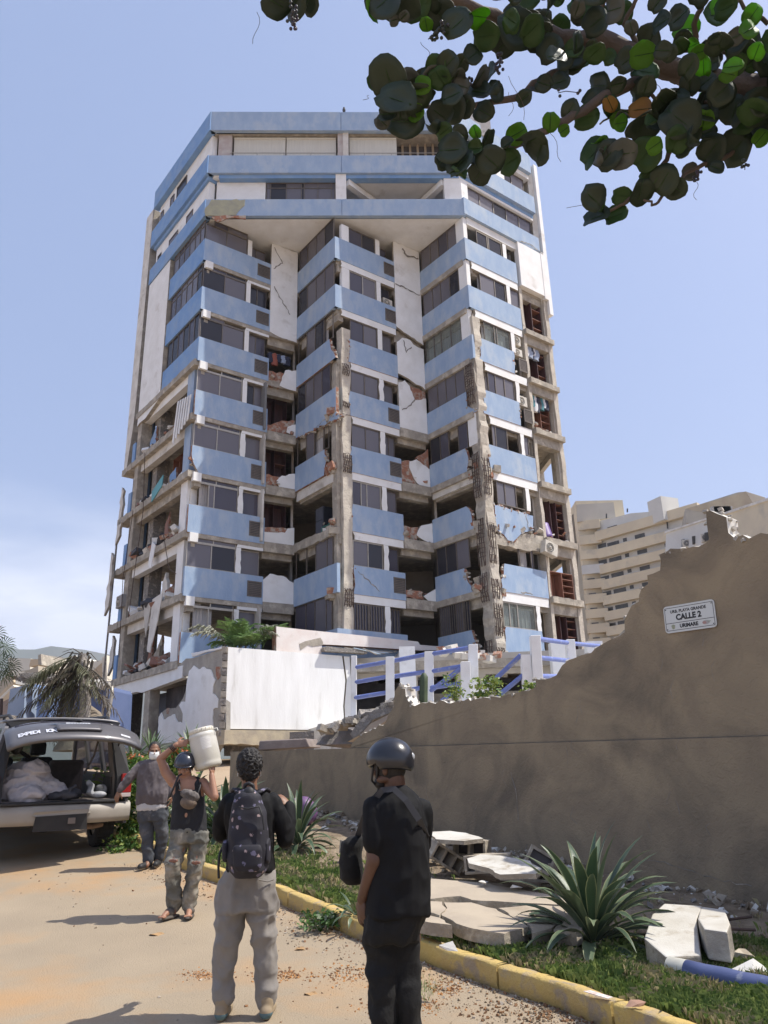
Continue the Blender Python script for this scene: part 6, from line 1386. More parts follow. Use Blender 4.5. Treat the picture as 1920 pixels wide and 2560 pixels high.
man2 = blob(mb, 'person', SKIN1, None, .0062, 3, .4); tag(man2, 'man seen from behind in black sweatshirt and grey trousers wearing a patterned backpack', 'person')
mb = MB(); rows(mb, [(602, 646, 1974, .07), (580, 672, 1988, .10), (564, 686, 2004, .12), (562, 688, 2035, .13), (570, 683, 2090, .125), (571, 681, 2140, .12), (568, 684, 2178, .125)], y)
chain(mb, [W(571, 2008, y), W(557, 2040, y + .03), W(552, 2082, y + .10), W(578, 2102, y + .28)], [.066, .062, .056, .045]); chain(mb, [W(682, 2008, y), W(703, 2050, y + .02), W(713, 2096, y + .05), W(721, 2055, y + .09), W(722, 2020, y + .12)], [.066, .062, .058, .052, .040])
cloth(mb, 'sweatshirt', BLKC, man2, .011, .010, 7, 4, seed=5)
GT = mat('grey_jersey', (.235, .215, .195), (.19, .175, .16), 5, .9, .3, 60, sheen=.1, bd=.004)
mb = MB(); rows(mb, [(569, 682, 2166, .115), (553, 687, 2205, .13), (543, 692, 2245, .135), (541, 692, 2275, .13)], y)
chain(mb, [W(580, 2262, y), W(572, 2320, y), W(562, 2385, y - .01), W(560, 2440, y + .02), W(557, 2496, y)], [.102, .089, .070, .063, .062]); chain(mb, [W(653, 2262, y), W(657, 2320, y), W(663, 2385, y), W(666, 2440, y + .02), W(667, 2496, y)], [.100, .087, .071, .063, .062])
cloth(mb, 'trousers', GT, man2, .017, .010, 6, 3, seed=7, st=(1, 1, 1.0))
mb = MB(); a = W(653, 2200, y - .135); mb.tube([W(648, 2200, y - .136), W(668, 2204, y - .128), W(684, 2199, y - .10)], .005, 5); mb.build('pocket_seam', GT, man2)
SHT = [mat('tan_suede', (.32, .25, .16), (.26, .20, .13), 9, .8), mat('teal_suede', (.06, .12, .15), (.09, .15, .17), 9, .8), mat('gum_sole', (.42, .36, .25), rough=.7)]
for xa in (557, 668):
    g = W(xa, 2500, y); q = Vector((g.x, y, .045)); mb = MB(); cap(mb, q + Vector((0, -.05, .012)), q + Vector((0, .17, -.002)), .047, .044); cap(mb, q + Vector((0, -.02, .085)), q + Vector((0, -.02, .03)), .050, .048)
    blob(mb, 'shoe', SHT, man2, .009, 3, fn=lambda c_: Vector((c_.x, c_.y, max(c_.z, .004))), matfn=lambda c_: 2 if c_.z < .022 else (1 if (c_.z < .055 and c_.y < y - .03) else 0))
mb = MB(); rr_ = random.Random(3); mb.ell(hc + HB @ Vector((0, -.018, .038)), (.088, .105, .105), HB, 18, 14); mb.ell(hc + HB @ Vector((0, -.06, -.02)), (.068, .05, .06), HB)
blob(mb, 'hair', HAIR, man2, .006, 1, .3, [(.012, (42, 42, 42), 3), (.006, (90, 90, 90), 8)], fn=lambda c_: c_)
mb = MB()
for sg in (-1, 1): mb.tube([hc + HB @ Vector((sg * .082, -.03, .0)), hc + HB @ Vector((sg * .086, -.02, -.05)), hc + HB @ Vector((sg * .07, .04, -.06))], .0022, 4)
mb.build('mask_loop', WHITE, man2)
BPM = mat('patterned_canvas', (.012, .011, .018), (.018, .017, .025), 8, .75, .3, 60, spots=[((.14, .13, .20), 13, .46), ((.36, .27, .27), 15, .41)], bd=.004); BPK = mat('backpack_black', (.012, .012, .014), rough=.6)
bp = empty('backpack', W(618, 2100, y - .2), 'dark backpack with pale floral pattern worn by the man in grey trousers', 'backpack')
mb = MB(); rows(mb, [(604, 636, 1972, .04), (588, 652, 1990, .075), (578, 664, 2030, .10), (572, 670, 2090, .115), (569, 672, 2140, .125), (574, 668, 2176, .115), (590, 652, 2192, .08)], y - .215, 0, 24)
blob(mb, 'main_bag', BPM, bp, .009, 4, .5, [(.006, (9, 9, 9), 4)])
mb = MB(); rows(mb, [(584, 652, 2112, .02), (581, 656, 2125, .035), (583, 655, 2165, .035), (592, 646, 2180, .02)], y - .33, 0, 20); blob(mb, 'front_pocket', BPM, bp, .008, 3)
for l, r_, a, b in ((556, 574, 2100, 2155), (662, 676, 2095, 2160)):
    mb = MB(); rows(mb, [(l + 3, r_ - 1, a, .03), (l, r_, a + 12, .06), (l, r_, b - 10, .06), (l + 3, r_ - 2, b, .03)], y - .22, 0, 16); blob(mb, 'side_pocket', BPM, bp, .008, 3)
mb = MB(); mb.tube([W(610, 1976, y - .20), W(613, 1962, y - .22), W(622, 1958, y - .22), W(632, 1963, y - .22), W(634, 1978, y - .2)], [.014] * 5, 8); mb.ell(W(622, 1985, y - .25), (.045, .03, .05)); mb.build('top_handle', BPK, bp)
mb = MB()
mb.tube([W(597, 2018, y - .325), W(620, 2022, y - .335), W(648, 2016, y - .325), W(656, 2040, y - .32), W(660, 2075, y - .32)], .006, 6); mb.build('zip', BPK, bp)
for xs_ in ((600, 590, 585, 592), (642, 660, 668, 662)):
    mb = MB(); P = [W(xs_[0], 1985, y - .14), W(xs_[1], 1974, y - .04), W(xs_[2] , 1978, y + .06), W(xs_[3], 2010, y + .14)]
    L2 = [p + Vector((-.026, 0, 0)) for p in P]; R2 = [p + Vector((.026, 0, 0)) for p in P]; mb.add(L2 + R2, [(i, i + 1, 5 + i, 4 + i) for i in range(3)], 0, True); so = mb.build('shoulder_strap', BPM, bp); md = so.modifiers.new('s', 'SOLIDIFY'); md.thickness = .014
mb = MB(); mb.tube([W(556, 2118, y - .12), W(549, 2135, y - .14), W(546, 2165, y - .14), W(547, 2196, y - .14)], .009, 6); mb.build('loose_strap', BPK, bp)
# ------------------------------------------------ man carrying the drum
y = 9.12; Fj = Vector((.05, -.93, -.30)); HB = frame(Fj); hc = W(463, 1917, y - .03)
mb = MB(); headprims(mb, hc, HB, 1.0); cap(mb, hc + HB @ Vector((0, -.03, -.07)), W(466, 1955, y + .02), .06, .07)
rows(mb, [(448, 486, 1940, .08, .02), (434, 504, 1950, .10), (431, 510, 1966, .115), (434, 509, 1992, .12), (432, 512, 2030, .12), (434, 512, 2075, .12)], y)
sL = W(434, 1956, y); eL = W(401, 1897, y - .02); wL = W(441, 1862, y - .04)
chain(mb, [sL, W(414, 1930, y), eL], [.062, .055, .044]); chain(mb, [eL, wL], [.046, .030])
hand(mb, wL, Vector((.93, -.05, .20)), Vector((.25, .75, -.1)), Vector((.1, .2, 1)), .42, 1.0)
sR = W(507, 1958, y); eR = W(536, 1992, y - .12); wR = W(529, 1938, y - .06); chain(mb, [sR, eR], [.062, .046]); chain(mb, [eR, wR], [.048, .031])
hand(mb, wR, Vector((.1, .35, .9)), Vector((-.1, .4, .85)), Vector((-1, 0, .1)), .25, 1.0)
for P in ([W(452, 2105, y), W(434, 2154, y - .12), W(436, 2252, y + .0)], [W(492, 2105, y), W(488, 2158, y - .04), W(471, 2255, y + .02)]): chain(mb, P, [.078, .058, .042])
gzj = gz(0, y)
for xa, yo, ang in ((428, -.02, -.45), (470, .02, .12)):
    a = W(xa + 6, 2262, y + yo); q = Vector((a.x, a.y, gzj + .065)); fd = Vector((math.sin(ang), -math.cos(ang), 0)); chain(mb, [Vector((a.x, a.y, gzj + .12)), q, q + fd * .10, q + fd * .15 + Vector((0, 0, -.022))], [.04, .038, .034, .026]); sdv = Vector((fd.y, -fd.x, 0))
    for i in range(5): b = q + fd * .155 + sdv * (-.034 + .017 * i) + Vector((0, 0, -.028)); cap(mb, b, b + fd * (.034 if i in (0, 4) else .03), .011, .0095, 8)
man3 = blob(mb, 'person', SKIN2, None, .0062, 3, .4); tag(man3, 'man in helmet, black vest and ripped jeans carrying a white drum on his shoulder', 'person')
faceparts(hc, HB, 1.0, man3)
VEST = mat('faded_black_vest', (.009, .009, .012), (.015, .015, .019), 5, .85, .3, 40, bd=.004)
mb = MB(); rows(mb, [(441, 503, 1976, .118), (434, 508, 1988, .126), (433, 511, 2010, .130), (431, 514, 2040, .130), (427, 517, 2080, .132)], y)
chain(mb, [W(446, 1982, y - .06), W(447, 1960, y - .08), W(446, 1948, y - .02), W(446, 1955, y + .08)], [.035, .028, .024, .028]); chain(mb, [W(494, 1982, y - .06), W(493, 1960, y - .08), W(492, 1948, y - .02), W(492, 1955, y + .08)], [.035, .028, .024, .028])
cloth(mb, 'vest', VEST, man3, .008, .010, 8, 3, seed=3)
JN = mat('dusty_jeans', (.17, .16, .13), (.10, .10, .09), 5, .9, .5, 50, c3=(.30, .27, .22), s3=4, t3=(.5, .64), bd=.005)
mb = MB(); rows(mb, [(429, 517, 2070, .130), (427, 519, 2088, .135), (426, 519, 2105, .13)], y)
chain(mb, [W(449, 2108, y), W(440, 2135, y - .06), W(432, 2156, y - .11)], [.098, .092, .082]); chain(mb, [W(432, 2166, y - .10), W(433, 2210, y - .05), W(437, 2258, y)], [.078, .072, .074])
chain(mb, [W(495, 2108, y), W(492, 2135, y), W(489, 2158, y - .04)], [.098, .09, .080]); chain(mb, [W(488, 2166, y - .04), W(480, 2210, y), W(472, 2260, y + .02)], [.078, .074, .070])
cloth(mb, 'jeans', JN, man3, .014, .010, 8, 3, seed=8, st=(1, 1, 1.2))
for x, py_, yo in ((433, 2152, -.185), (490, 2157, -.112)):
    mb = MB(); c_ = W(x, py_, y + yo); mb.ell(c_, (.055, .018, .020)); blob(mb, 'bare_knee', mat('shaded_knee_skin', (.22, .10, .065), rough=.6), man3, .006, 1, .3)
    mb = MB()
    for i in range(22): q = c_ + Vector((rnd.uniform(-.07, .07), -.012, rnd.choice((-.02, .022)) + rnd.uniform(-.006, .006))); mb.tube([q, q + Vector((rnd.uniform(-.03, .03), -.004, rnd.uniform(-.012, .012)))], .0018, 3)
    mb.build('frayed_threads', mat('denim_thread', (.45, .44, .40)), man3)
SAN = mat('grey_brown_rubber', (.075, .062, .052), (.10, .085, .07), 8, .8)
for xa, yo, ang in ((428, -.02, -.45), (470, .02, .12)):
    a = W(xa + 6, 2262, y + yo); q = Vector((a.x, a.y, gzj)); fd = Vector((math.sin(ang), -math.cos(ang), 0)); M2 = Matrix((Vector((-fd.y, fd.x, 0)), fd, Vector((0, 0, 1)))).transposed()
    mb = MB(); mb.ell(q + fd * .06 + Vector((0, 0, .022)), (.056, .165, .020), M2, 18, 8); mb.ell(q + fd * .055 + Vector((0, 0, .07)), (.058, .055, .042), M2, 16, 10); blob(mb, 'sandal', SAN, man3, .008, 2, fn=lambda c_: Vector((c_.x, c_.y, max(c_.z, gzj + .004))))
mb = MB(); n = 26; rr = []
for j in range(11):
    ph = math.pi / 2 * (1 - j / 10 * 1.03); rr.append([hc + HB @ Vector((.113 * math.cos(ph) * math.cos(6.283 * i / n), .132 * math.cos(ph) * math.sin(6.283 * i / n) - .006, .125 * math.sin(ph) + .03)) for i in range(n)])
rr.append([hc + HB @ Vector((.124 * math.cos(6.283 * i / n), .146 * math.sin(6.283 * i / n) - .006, .022)) for i in range(n)])
mb.rings(rr, 0, False, True); ho = mb.build('helmet', mat('helmet_blueblack', (.018, .022, .036), rough=.25, coat=.4), man3); md = ho.modifiers.new('s', 'SOLIDIFY'); md.thickness = .012; md.offset = -1
mb = MB(); mb.tube([hc + HB @ Vector((-.10, .0, .0)), W(446, 1940, y - .12), W(436, 1965, y - .15), W(424, 1992, y - .12)], .012, 6); mb.build('strap', TRIM, man3)
mb = MB(); mb.ell(hc + HB @ Vector((0, .078, -.092)), (.045, .03, .03), HB); 
fb_ = empty('waist_bag', W(473, 2000, y - .17), 'worn brown and grey pouch slung on the chest of the drum carrier', 'bag')
mb = MB(); mb.ell(W(475, 1988, y - .16), (.115, .05, .055), Matrix.Rotation(.35, 3, 'Y')); blob(mb, 'flap', mat('grey_pouch', (.07, .06, .055), (.16, .14, .13), 14, .8), fb_, .008, 2, .4, [(.006, (22, 22, 22), 2)])
mb = MB(); mb.ell(W(471, 2007, y - .165), (.095, .05, .065), Matrix.Rotation(.25, 3, 'Y')); blob(mb, 'pocket', mat('brown_pouch', (.17, .125, .09), (.11, .08, .06), 18, .8), fb_, .008, 2, .4, [(.004, (22, 22, 22), 5)])
mb = MB(); mb.tube([W(450, 1975, y - .14), W(447, 1955, y - .12), W(452, 1943, y - .02)], .010, 6); mb.tube([W(494, 1985, y - .14), W(500, 1968, y - .12), W(503, 1952, y - .03)], .010, 6); mb.build('strap', TRIM, fb_)
mb = MB(); mb.ell(W(466, 2036, y - .128), (.022, .010, .038)); mb.build('vest_tear', SKIN2, man3)
# bracelets
mb = MB(); d = (wL - eL).normalized()
for k_ in range(3): c_ = wL - d * (.03 + .018 * k_); a = d.cross(Vector((0, 1, 0))).normalized(); b = d.cross(a); mb.tube([c_ + (a * math.cos(6.283 * i / 12) + b * math.sin(6.283 * i / 12)) * .036 for i in range(13)], .006, 5, 0, False)
mb.build('bracelet', TRIM, man3)
# white drum
dr = empty('white_drum', W(511, 1900, y), 'white plastic drum with screw lid half full, carried on a shoulder', 'drum')
DW = mat('translucent_white_plastic', (.72, .70, .64), (.68, .65, .58), 2, .45, c3=(.60, .57, .48), s3=2, t3=(.5, .7), trans=.25)
B0 = W(522, 1921, y + .03); T0 = W(502, 1822, y + .03); ax = (T0 - B0).normalized(); Hd = (T0 - B0).length; a = ax.cross(Vector((0, 1, 0))).normalized(); b = ax.cross(a); n = 32
def dring(h, r_): return [B0 + ax * h * Hd + (a * math.cos(6.283 * i / n) + b * math.sin(6.283 * i / n)) * r_ for i in range(n)]
mb = MB(); mb.rings([dring(.0, .12), dring(.012, .140), dring(.05, .154), dring(.12, .156), dring(.16, .150), dring(.20, .156), dring(.70, .155), dring(.76, .150), dring(.80, .156), dring(.86, .150), dring(.895, .135), dring(.90, .13)]); mb.build('barrel', DW, dr)
mb = MB(); n = 48; mb.rings([dring(.895, .137), dring(.90, .141), dring(.985, .140), dring(1.0, .132)]); mb.build('lid', mat('cream_lid', (.66, .62, .52), rough=.5), dr)
mb = MB()
for i in range(20): t = 6.283 * i / 20; q = B0 + ax * .945 * Hd + (a * math.cos(t) + b * math.sin(t)) * .142; mb.tube([q - ax * .016, q + ax * .016], .0035, 4)
mb.build('lid_ribs', mat('cream_lid', (0, 0, 0)), dr)['kind'] = 'stuff'
mb = MB(); vs = []
def dface(t, h, r_=.1575): tt = 1.5708 * 3 + t; return B0 + ax * h * Hd + (a * math.cos(tt) + b * math.sin(tt)) * r_
sgn = 1 if (dface(0, .5) - B0).y < 0 else -1
def dfc(t, h, r_=.1575): tt = (4.712 if sgn > 0 else 1.5708) + t; return B0 + ax * h * Hd + (a * math.cos(tt) + b * math.sin(tt)) * r_
def lab(t0, t1, h0, h1, m_, r_, nm): 
    mb = MB(); k_ = 8; mb.add([dfc(t0 + (t1 - t0) * i / k_, h, r_) for h in (h0, h1) for i in range(k_ + 1)], [(i, i + 1, k_ + 2 + i, k_ + 1 + i) for i in range(k_)], 0, True); return mb.build(nm, m_, dr)
s_ = 1 if dfc(.3, .5).x > dfc(-.3, .5).x else -1
lab(s_ * .02, s_ * .75, .46, .76, mat('paper_label', (.66, .64, .60), rough=.6), .1572, 'label')
for i in range(7): lab(s_ * .08, s_ * (.7 if i % 3 else .45), .49 + i * .036, .495 + i * .036, mat('faint_print', (.42, .42, .42)), .1578, 'print_line')
for h in (.90,):
    mb = MB(); c_ = dfc(s_ * 1.4, h, .15); mb.tube([c_, c_ + Vector((.04, 0, .01)), c_ + Vector((.05, 0, -.02))], .008, 5); mb.build('lug', DW, dr)
# ------------------------------------------------ masked man by the car
y = 11.65; HB = frame(Vector((.30, -.95, -.08))); hc = W(386, 1878, y)
gzm = gz(0, y)
mb = MB(); headprims(mb, hc, HB, 1.05); cap(mb, hc + HB @ Vector((0, -.03, -.07)), W(382, 1910, y), .062, .07)
rows(mb, [(366, 402, 1903, .08), (352, 412, 1915, .105), (349, 414, 1940, .12), (350, 414, 1980, .13), (350, 414, 2030, .125)], y)
chain(mb, [W(352, 1918, y), W(323, 1945, y - .08), W(298, 1978, y - .12)], [.055, .046, .032]); hand(mb, W(298, 1978, y - .12), Vector((-.28, -.1, -.95)), Vector((.3, .9, 0)), Vector((.8, -.3, -.2)), .35, 1.05)
chain(mb, [W(410, 1918, y), W(428, 1955, y + .05), W(430, 1990, y)], [.055, .046, .032]); hand(mb, W(430, 1990, y), Vector((-.1, -.2, -.95)), Vector((-.9, 0, 0)), Vector((0, -1, 0)), .4)
for P in ([W(366, 2045, y), W(368, 2095, y), W(372, 2148, y)], [W(400, 2045, y), W(405, 2092, y + .06), W(396, 2140, y + .12)]): chain(mb, P + [Vector((P[2].x, P[2].y - .08, gzm + .05))], [.075, .055, .04, .035])
man4 = blob(mb, 'person', SKIN1, None, .007, 3, .4); tag(man4, 'man in white face mask and grey sweater standing beside the open car', 'person')
faceparts(hc, HB, 1.05, man4)
SW = mat('mauve_grey_knit', (.105, .088, .092), (.085, .07, .075), 6, .9, .3, 40, sheen=.15, bd=.004)
mb = MB(); rows(mb, [(364, 402, 1900, .085), (352, 411, 1910, .115), (346, 417, 1928, .135), (344, 419, 1955, .145), (343, 421, 1985, .155, -.02), (341, 419, 2010, .145)], y)
chain(mb, [W(353, 1916, y), W(337, 1930, y - .04), W(323, 1946, y - .08), W(301, 1973, y - .12)], [.070, .064, .058, .044]); chain(mb, [W(409, 1916, y), W(428, 1955, y + .05), W(430, 1985, y)], [.068, .058, .045])
cloth(mb, 'sweater', SW, man4, .011, .011, 7, 3, seed=6)
mb = MB(); rows(mb, [(343, 419, 2005, .135), (342, 420, 2018, .145), (343, 414, 2026, .14)], y); cloth(mb, 'undershirt', mat('off_white_cloth', (.45, .43, .42), rough=.9), man4, .006, .011, 9, 2, seed=2)
DJ = mat('dark_denim', (.045, .050, .060), (.065, .07, .08), 7, .9, .4, 50, c3=(.12, .12, .13), s3=5, t3=(.56, .66), bd=.004)
mb = MB(); rows(mb, [(346, 418, 2018, .13), (345, 419, 2040, .13), (347, 418, 2052, .12)], y); chain(mb, [W(366, 2052, y), W(368, 2095, y), W(372, 2148, y)], [.098, .082, .074]); chain(mb, [W(400, 2052, y), W(406, 2092, y + .06), W(396, 2142, y + .12)], [.096, .08, .072]); cloth(mb, 'jeans', DJ, man4, .012, .011, 7, 3, seed=5, st=(1, 1, 1.2))
for P, d in ((W(370, 2150, y), Vector((-.25, -1, 0))), (W(396, 2145, y + .12), Vector((.1, -1, 0)))):
    q = Vector((P.x, P.y, gz(0, P.y) + .045)); d.normalize(); mb = MB(); cap(mb, q - d * .04 + Vector((0, 0, .012)), q + d * .19, .05, .042); cap(mb, q + Vector((0, 0, .08)), q, .048, .05); zz = gz(0, P.y); blob(mb, 'shoe', [TRIM, mat('grey_sole', (.3, .29, .27))], man4, .010, 3, fn=lambda c_: Vector((c_.x, c_.y, max(c_.z, zz + .004))), matfn=lambda c_: 1 if c_.z < zz + .022 else 0)
mb = MB(); mb.ell(hc + HB @ Vector((0, -.022, .046)), (.084, .102, .092), HB); blob(mb, 'hair', HAIR, man4, .008, 2, .3, [(.004, (50, 50, 50), 2)])
MK = mat('white_mask', (.68, .69, .67), rough=.8)
mb = MB(); P = lambda x, yy, z: hc + HB @ Vector((x, yy, z)) * 1.05; g_ = []
for j in range(6):
    v = j / 5; row = []
    for i in range(11):
        u = -1 + 2 * i / 10; x = .070 * math.sin(u * 1.35) / math.sin(1.35) * (1 - .25 * abs(v - .45)); yy = .048 + .085 * math.cos(u * 1.25) * (1 - .5 * (v - .35) ** 2) - (.02 if v > .9 else 0); row.append(P(x, yy - .01, -.012 - .105 * v + .012 * u * u))
    g_.append(row)
mb.rings(g_, 0, False, True, False); mo = mb.build('face_mask', MK, man4); md = mo.modifiers.new('s', 'SOLIDIFY'); md.thickness = .004
# ================================================================== VEGETATION AND FALLEN MASONRY
rnd = random.Random(77)
AG = mat('agave_green', (.032, .065, .032), (.055, .095, .048), 3, .42, .15, 30, sheen=.1, trans=.12); AGE = mat('agave_edge', (.26, .28, .14), (.18, .21, .11), 4, .5, trans=.15); AGP = mat('agave_pale', (.10, .145, .08), (.15, .19, .11), 3, .45, trans=.12)
def blade(mb, base, az, el, ln, wd, droop, mi=0, edge=1, n=9, cup=.25, tw=0):
    d = Vector((math.cos(az), math.sin(az), 0)); side = Vector((-d.y, d.x, 0)); p = Vector(base); e = el; L_, M_, R_, e1, e2 = [], [], [], [], []
    st_ = ln / n
    for i in range(n + 1):
        t = i / n; w_ = wd * (math.sin(min(1, t * 1.15 + .22) * math.pi * .5) if t < .55 else max(0.02, 1 - ((t - .55) / .45) ** 1.4)) * .5
        dirv = d * math.cos(e) + Vector((0, 0, 1)) * math.sin(e); up = -d * math.sin(e) + Vector((0, 0, 1)) * math.cos(e)
        s_ = (side + up * tw * t).normalized()
        M_.append(p - up * w_ * cup); L_.append(p + s_ * w_ * .84); R_.append(p - s_ * w_ * .84); e1.append(p + s_ * w_ + up * w_ * .05); e2.append(p - s_ * w_ + up * w_ * .05)
        p = p + dirv * st_; e -= droop / n * (0.4 + 1.4 * t)
    vs = e1 + L_ + M_ + R_ + e2; k = n + 1
    for r_ in range(4):
        m_ = edge if r_ in (0, 3) else mi
        mb.add(vs, [(r_ * k + i, r_ * k + i + 1, (r_ + 1) * k + i + 1, (r_ + 1) * k + i) for i in range(n)], m_, True) if False else None
    o = len(mb.v); mb.v += [tuple(v) for v in vs]
    for r_ in range(4):
        for i in range(n):
            mb.f.append([o + r_ * k + i, o + r_ * k + i + 1, o + (r_ + 1) * k + i + 1, o + (r_ + 1) * k + i]); mb.m.append(edge if r_ in (0, 3) else mi); mb.sm.append(True)
def agave(base, size, n, label, seed, up=1.0):
    rr = random.Random(seed); mb = MB()
    for i in range(n):
        t = i / (n - 1); az = i * 2.39996 + rr.uniform(-.3, .3); el = R(84 - 78 * t ** .8) * up + rr.uniform(-.12, .12)
        ln = size * (1.0 - .22 * t + rr.uniform(-.12, .12)); blade(mb, Vector(base) + Vector((math.cos(az) * .05 * size, math.sin(az) * .05 * size, .02 + .18 * size * (1 - t))), az, max(.05, el), ln, size * .108 * rr.uniform(.8, 1.2), rr.uniform(.5, 1.1) + 1.15 * t, 0 if rr.random() < .8 else 2, 1, 9, .3, rr.uniform(-.4, .4))
    return tag(mb.build('agave_plant', [AG, AGE, AGP]), label, 'agave')
g = ground(1490, 2420); agave((g.x, g.y, vz(g.x, g.y) - .02), .84, 92, 'large green agave with arching leaves beside the kerb, in front of the slabs', 1)
g = ground(745, 2150); agave((g.x, g.y, vz(g.x, g.y)), .80, 46, 'agave behind the man with the patterned backpack, leaning over the grass', 2)
g = ground(560, 2125); agave((g.x, g.y, vz(g.x, g.y)), .95, 46, 'agave between the two men, left of the backpack', 3)
g = ground(478, 2085); agave((g.x - .2, g.y + .3, vz(g.x, g.y)), .95, 36, 'agave rising behind the man carrying the white drum', 4)
g = ground(330, 2040); agave((g.x + .1, g.y + .4, vz(g.x, g.y)), .95, 40, 'agave between the car and the masked man', 5)
g = ground(395, 2055); agave((g.x, g.y, vz(g.x, g.y)), .85, 36, 'agave with wide leaves right behind the masked man', 6)
g = ground(885, 2335); agave((g.x, g.y, vz(g.x, g.y)), .32, 16, 'small half buried agave beside the leg of the man in black', 8, .6)
# spiky yuccas standing taller behind
def yucca(base, h, n, ln, label, seed):
    rr = random.Random(seed); mb = MB(); mb.tube([base, base + Vector((0, 0, h * .5)), base + Vector((.03, 0, h))], [.08, .07, .05], 7, 2); top_ = base + Vector((.03, 0, h))
    for i in range(n):
        az = rr.uniform(0, 6.283); el = math.asin(rr.uniform(-.35, 1)); blade(mb, top_ + Vector((0, 0, rr.uniform(-.2, .05))), az, el, ln * rr.uniform(.8, 1.1), .045, .25, 0, 1, 4, .2)
    return tag(mb.build('yucca_plant', [mat('yucca_green', (.10, .16, .07), (.16, .22, .11), 3, .45, trans=.2), mat('yucca_pale', (.38, .42, .26), rough=.5), CONCD]), label, 'yucca')
b = at(372, 1880, 15.5); yucca(Vector((b.x, b.y, gz(0, 15.5))), b.z - gz(0, 15.5), 70, .55, 'spiky yucca rising above the masked man in front of the peeling wall', 1)
b = at(472, 1870, 15.2); yucca(Vector((b.x, b.y, gz(0, 15))), b.z - gz(0, 15), 80, .52, 'spiky yucca directly behind the white drum', 2)
b = at(330, 1905, 15.0); yucca(Vector((b.x, b.y, gz(0, 15))), b.z - gz(0, 15), 60, .5, 'low yucca beside the right end of the open tailgate', 3)
# croton bushes with orange tips
LEAFG = mat('bush_green', (.05, .12, .025), (.10, .20, .04), 4, .55, trans=.25); LEAFY = mat('bush_yellowgreen', (.20, .28, .06), (.28, .34, .08), 4, .55, trans=.3); ORA = mat('orange_bloom', (.42, .10, .035), (.50, .17, .06), 6, .6, trans=.2)
def leafquad(mb, p, s_, rr, mi, asp=.5):
    a = Vector((rr.uniform(-1, 1), rr.uniform(-1, 1), rr.uniform(-.6, .8))).normalized(); b = a.cross(Vector((rr.uniform(-1, 1), rr.uniform(-1, 1), rr.uniform(-1, 1)))).normalized()
    mb.add([p - a * s_, p - b * s_ * asp + a * s_ * .1, p + a * s_, p + b * s_ * asp + a * s_ * .1], [(0, 1, 2, 3)], mi)
def bush(cpt, r_, n, label, seed, mats, ls=.05, asp=.45, name='bush', stems=True):
    rr = random.Random(seed); mb = MB(); cl = [(Vector((rr.gauss(0, .5) * r_[0], rr.gauss(0, .5) * r_[1], rr.uniform(-.7, .9) * r_[2])), rr.uniform(.2, .45)) for _ in range(22)]
    for i in range(n):
        c_, q = rr.choice(cl); p = Vector(cpt) + c_ + Vector((rr.gauss(0, 1) * r_[0] * q, rr.gauss(0, 1) * r_[1] * q, rr.gauss(0, 1) * r_[2] * q * .8)) * .7
        h = (p.z - cpt[2]) / r_[2]; mi = 0 if rr.random() < .7 else 1
        if len(mats) > 2 and h > .45 and rr.random() < .35: mi = 2
        leafquad(mb, p, ls * rr.uniform(.6, 1.3), rr, mi, asp)
    for i in range(8 if stems else 0):
        c_, q = cl[i]; mb.tube([Vector(cpt) - Vector((0, 0, r_[2])), Vector(cpt) + c_ * .5, Vector(cpt) + c_], .008, 4, 0)
    return tag(mb.build(name, mats), label, 'bush')
b = at(345, 1935, 14.2); bush((b.x, b.y, b.z - .1), (.42, .35, .42), 1100, 'croton bush with orange tips between the car and the masked man', 1, [LEAFG, LEAFY, ORA], .055)
b = at(440, 1915, 14.0); bush((b.x, b.y, b.z), (.28, .3, .34), 700, 'orange flowering bush behind the helmet of the drum carrier', 2, [LEAFG, LEAFY, ORA], .055)
b = at(325, 2010, 13.6); bush((b.x, b.y, b.z - .1), (.45, .4, .7), 1500, 'leafy green plants at the kerb behind the rear of the car', 3, [LEAFG, LEAFY], .09, .3)
b = at(560, 2030, 13.5); bush((b.x, b.y, b.z - .2), (.7, .4, .45), 1000, 'low green plants at the wall foot behind the backpack', 4, [LEAFG, AGP], .09, .25)
b = at(288, 2105, 13.0); bush((b.x + .1, b.y, gz(0, 13) + .1), (.25, .15, .12), 350, 'small weed growing on the road side of the kerb near the car', 5, [LEAFG, LEAFY], .04)
b = ground(800, 2330); bush((b.x, b.y, .2), (.20, .14, .09), 380, 'small weed tuft on the road side of the kerb near the man in black', 6, [LEAFG, mat('weed_grey', (.12, .15, .09))], .03)
b = at(1225, 1722, 16.0); bush((b.x, b.y, b.z), (.34, .2, .24), 420, 'yellow green climbing plant on the wall top under the white posts', 7, [LEAFY, LEAFG], .05, .5)
b = at(1135, 1720, 16.2); bush((b.x, b.y, b.z), (.22, .2, .3), 260, 'thin leafy weed on the wall top beside the cactus', 8, [LEAFY, LEAFG], .04, .5)
b = at(1327, 1722, 12.6); bush((b.x, b.y, b.z), (.16, .12, .12), 200, 'small weed rooted in the broken wall edge', 9, [LEAFY, LEAFG], .035, .5)
# cactus on the wall
cb_ = at(1058, 1742, 14.0); mb = MB(); rr_ = []
for j in range(8):
    z = j / 7; rr_.append([Vector((cb_.x + .03 * z + (.085 if i % 2 else .05) * math.cos(6.283 * i / 12) * (1 if j < 7 else .4), cb_.y + (.085 if i % 2 else .05) * math.sin(6.283 * i / 12) * (1 if j < 7 else .4), cb_.z - .1 + z * .52)) for i in range(12)])
mb.rings(rr_); tag(mb.build('cactus', mat('cactus_green', (.05, .08, .04), (.08, .11, .06), 6, .6)), 'ribbed green cactus standing on the broken wall top before the rails', 'cactus')
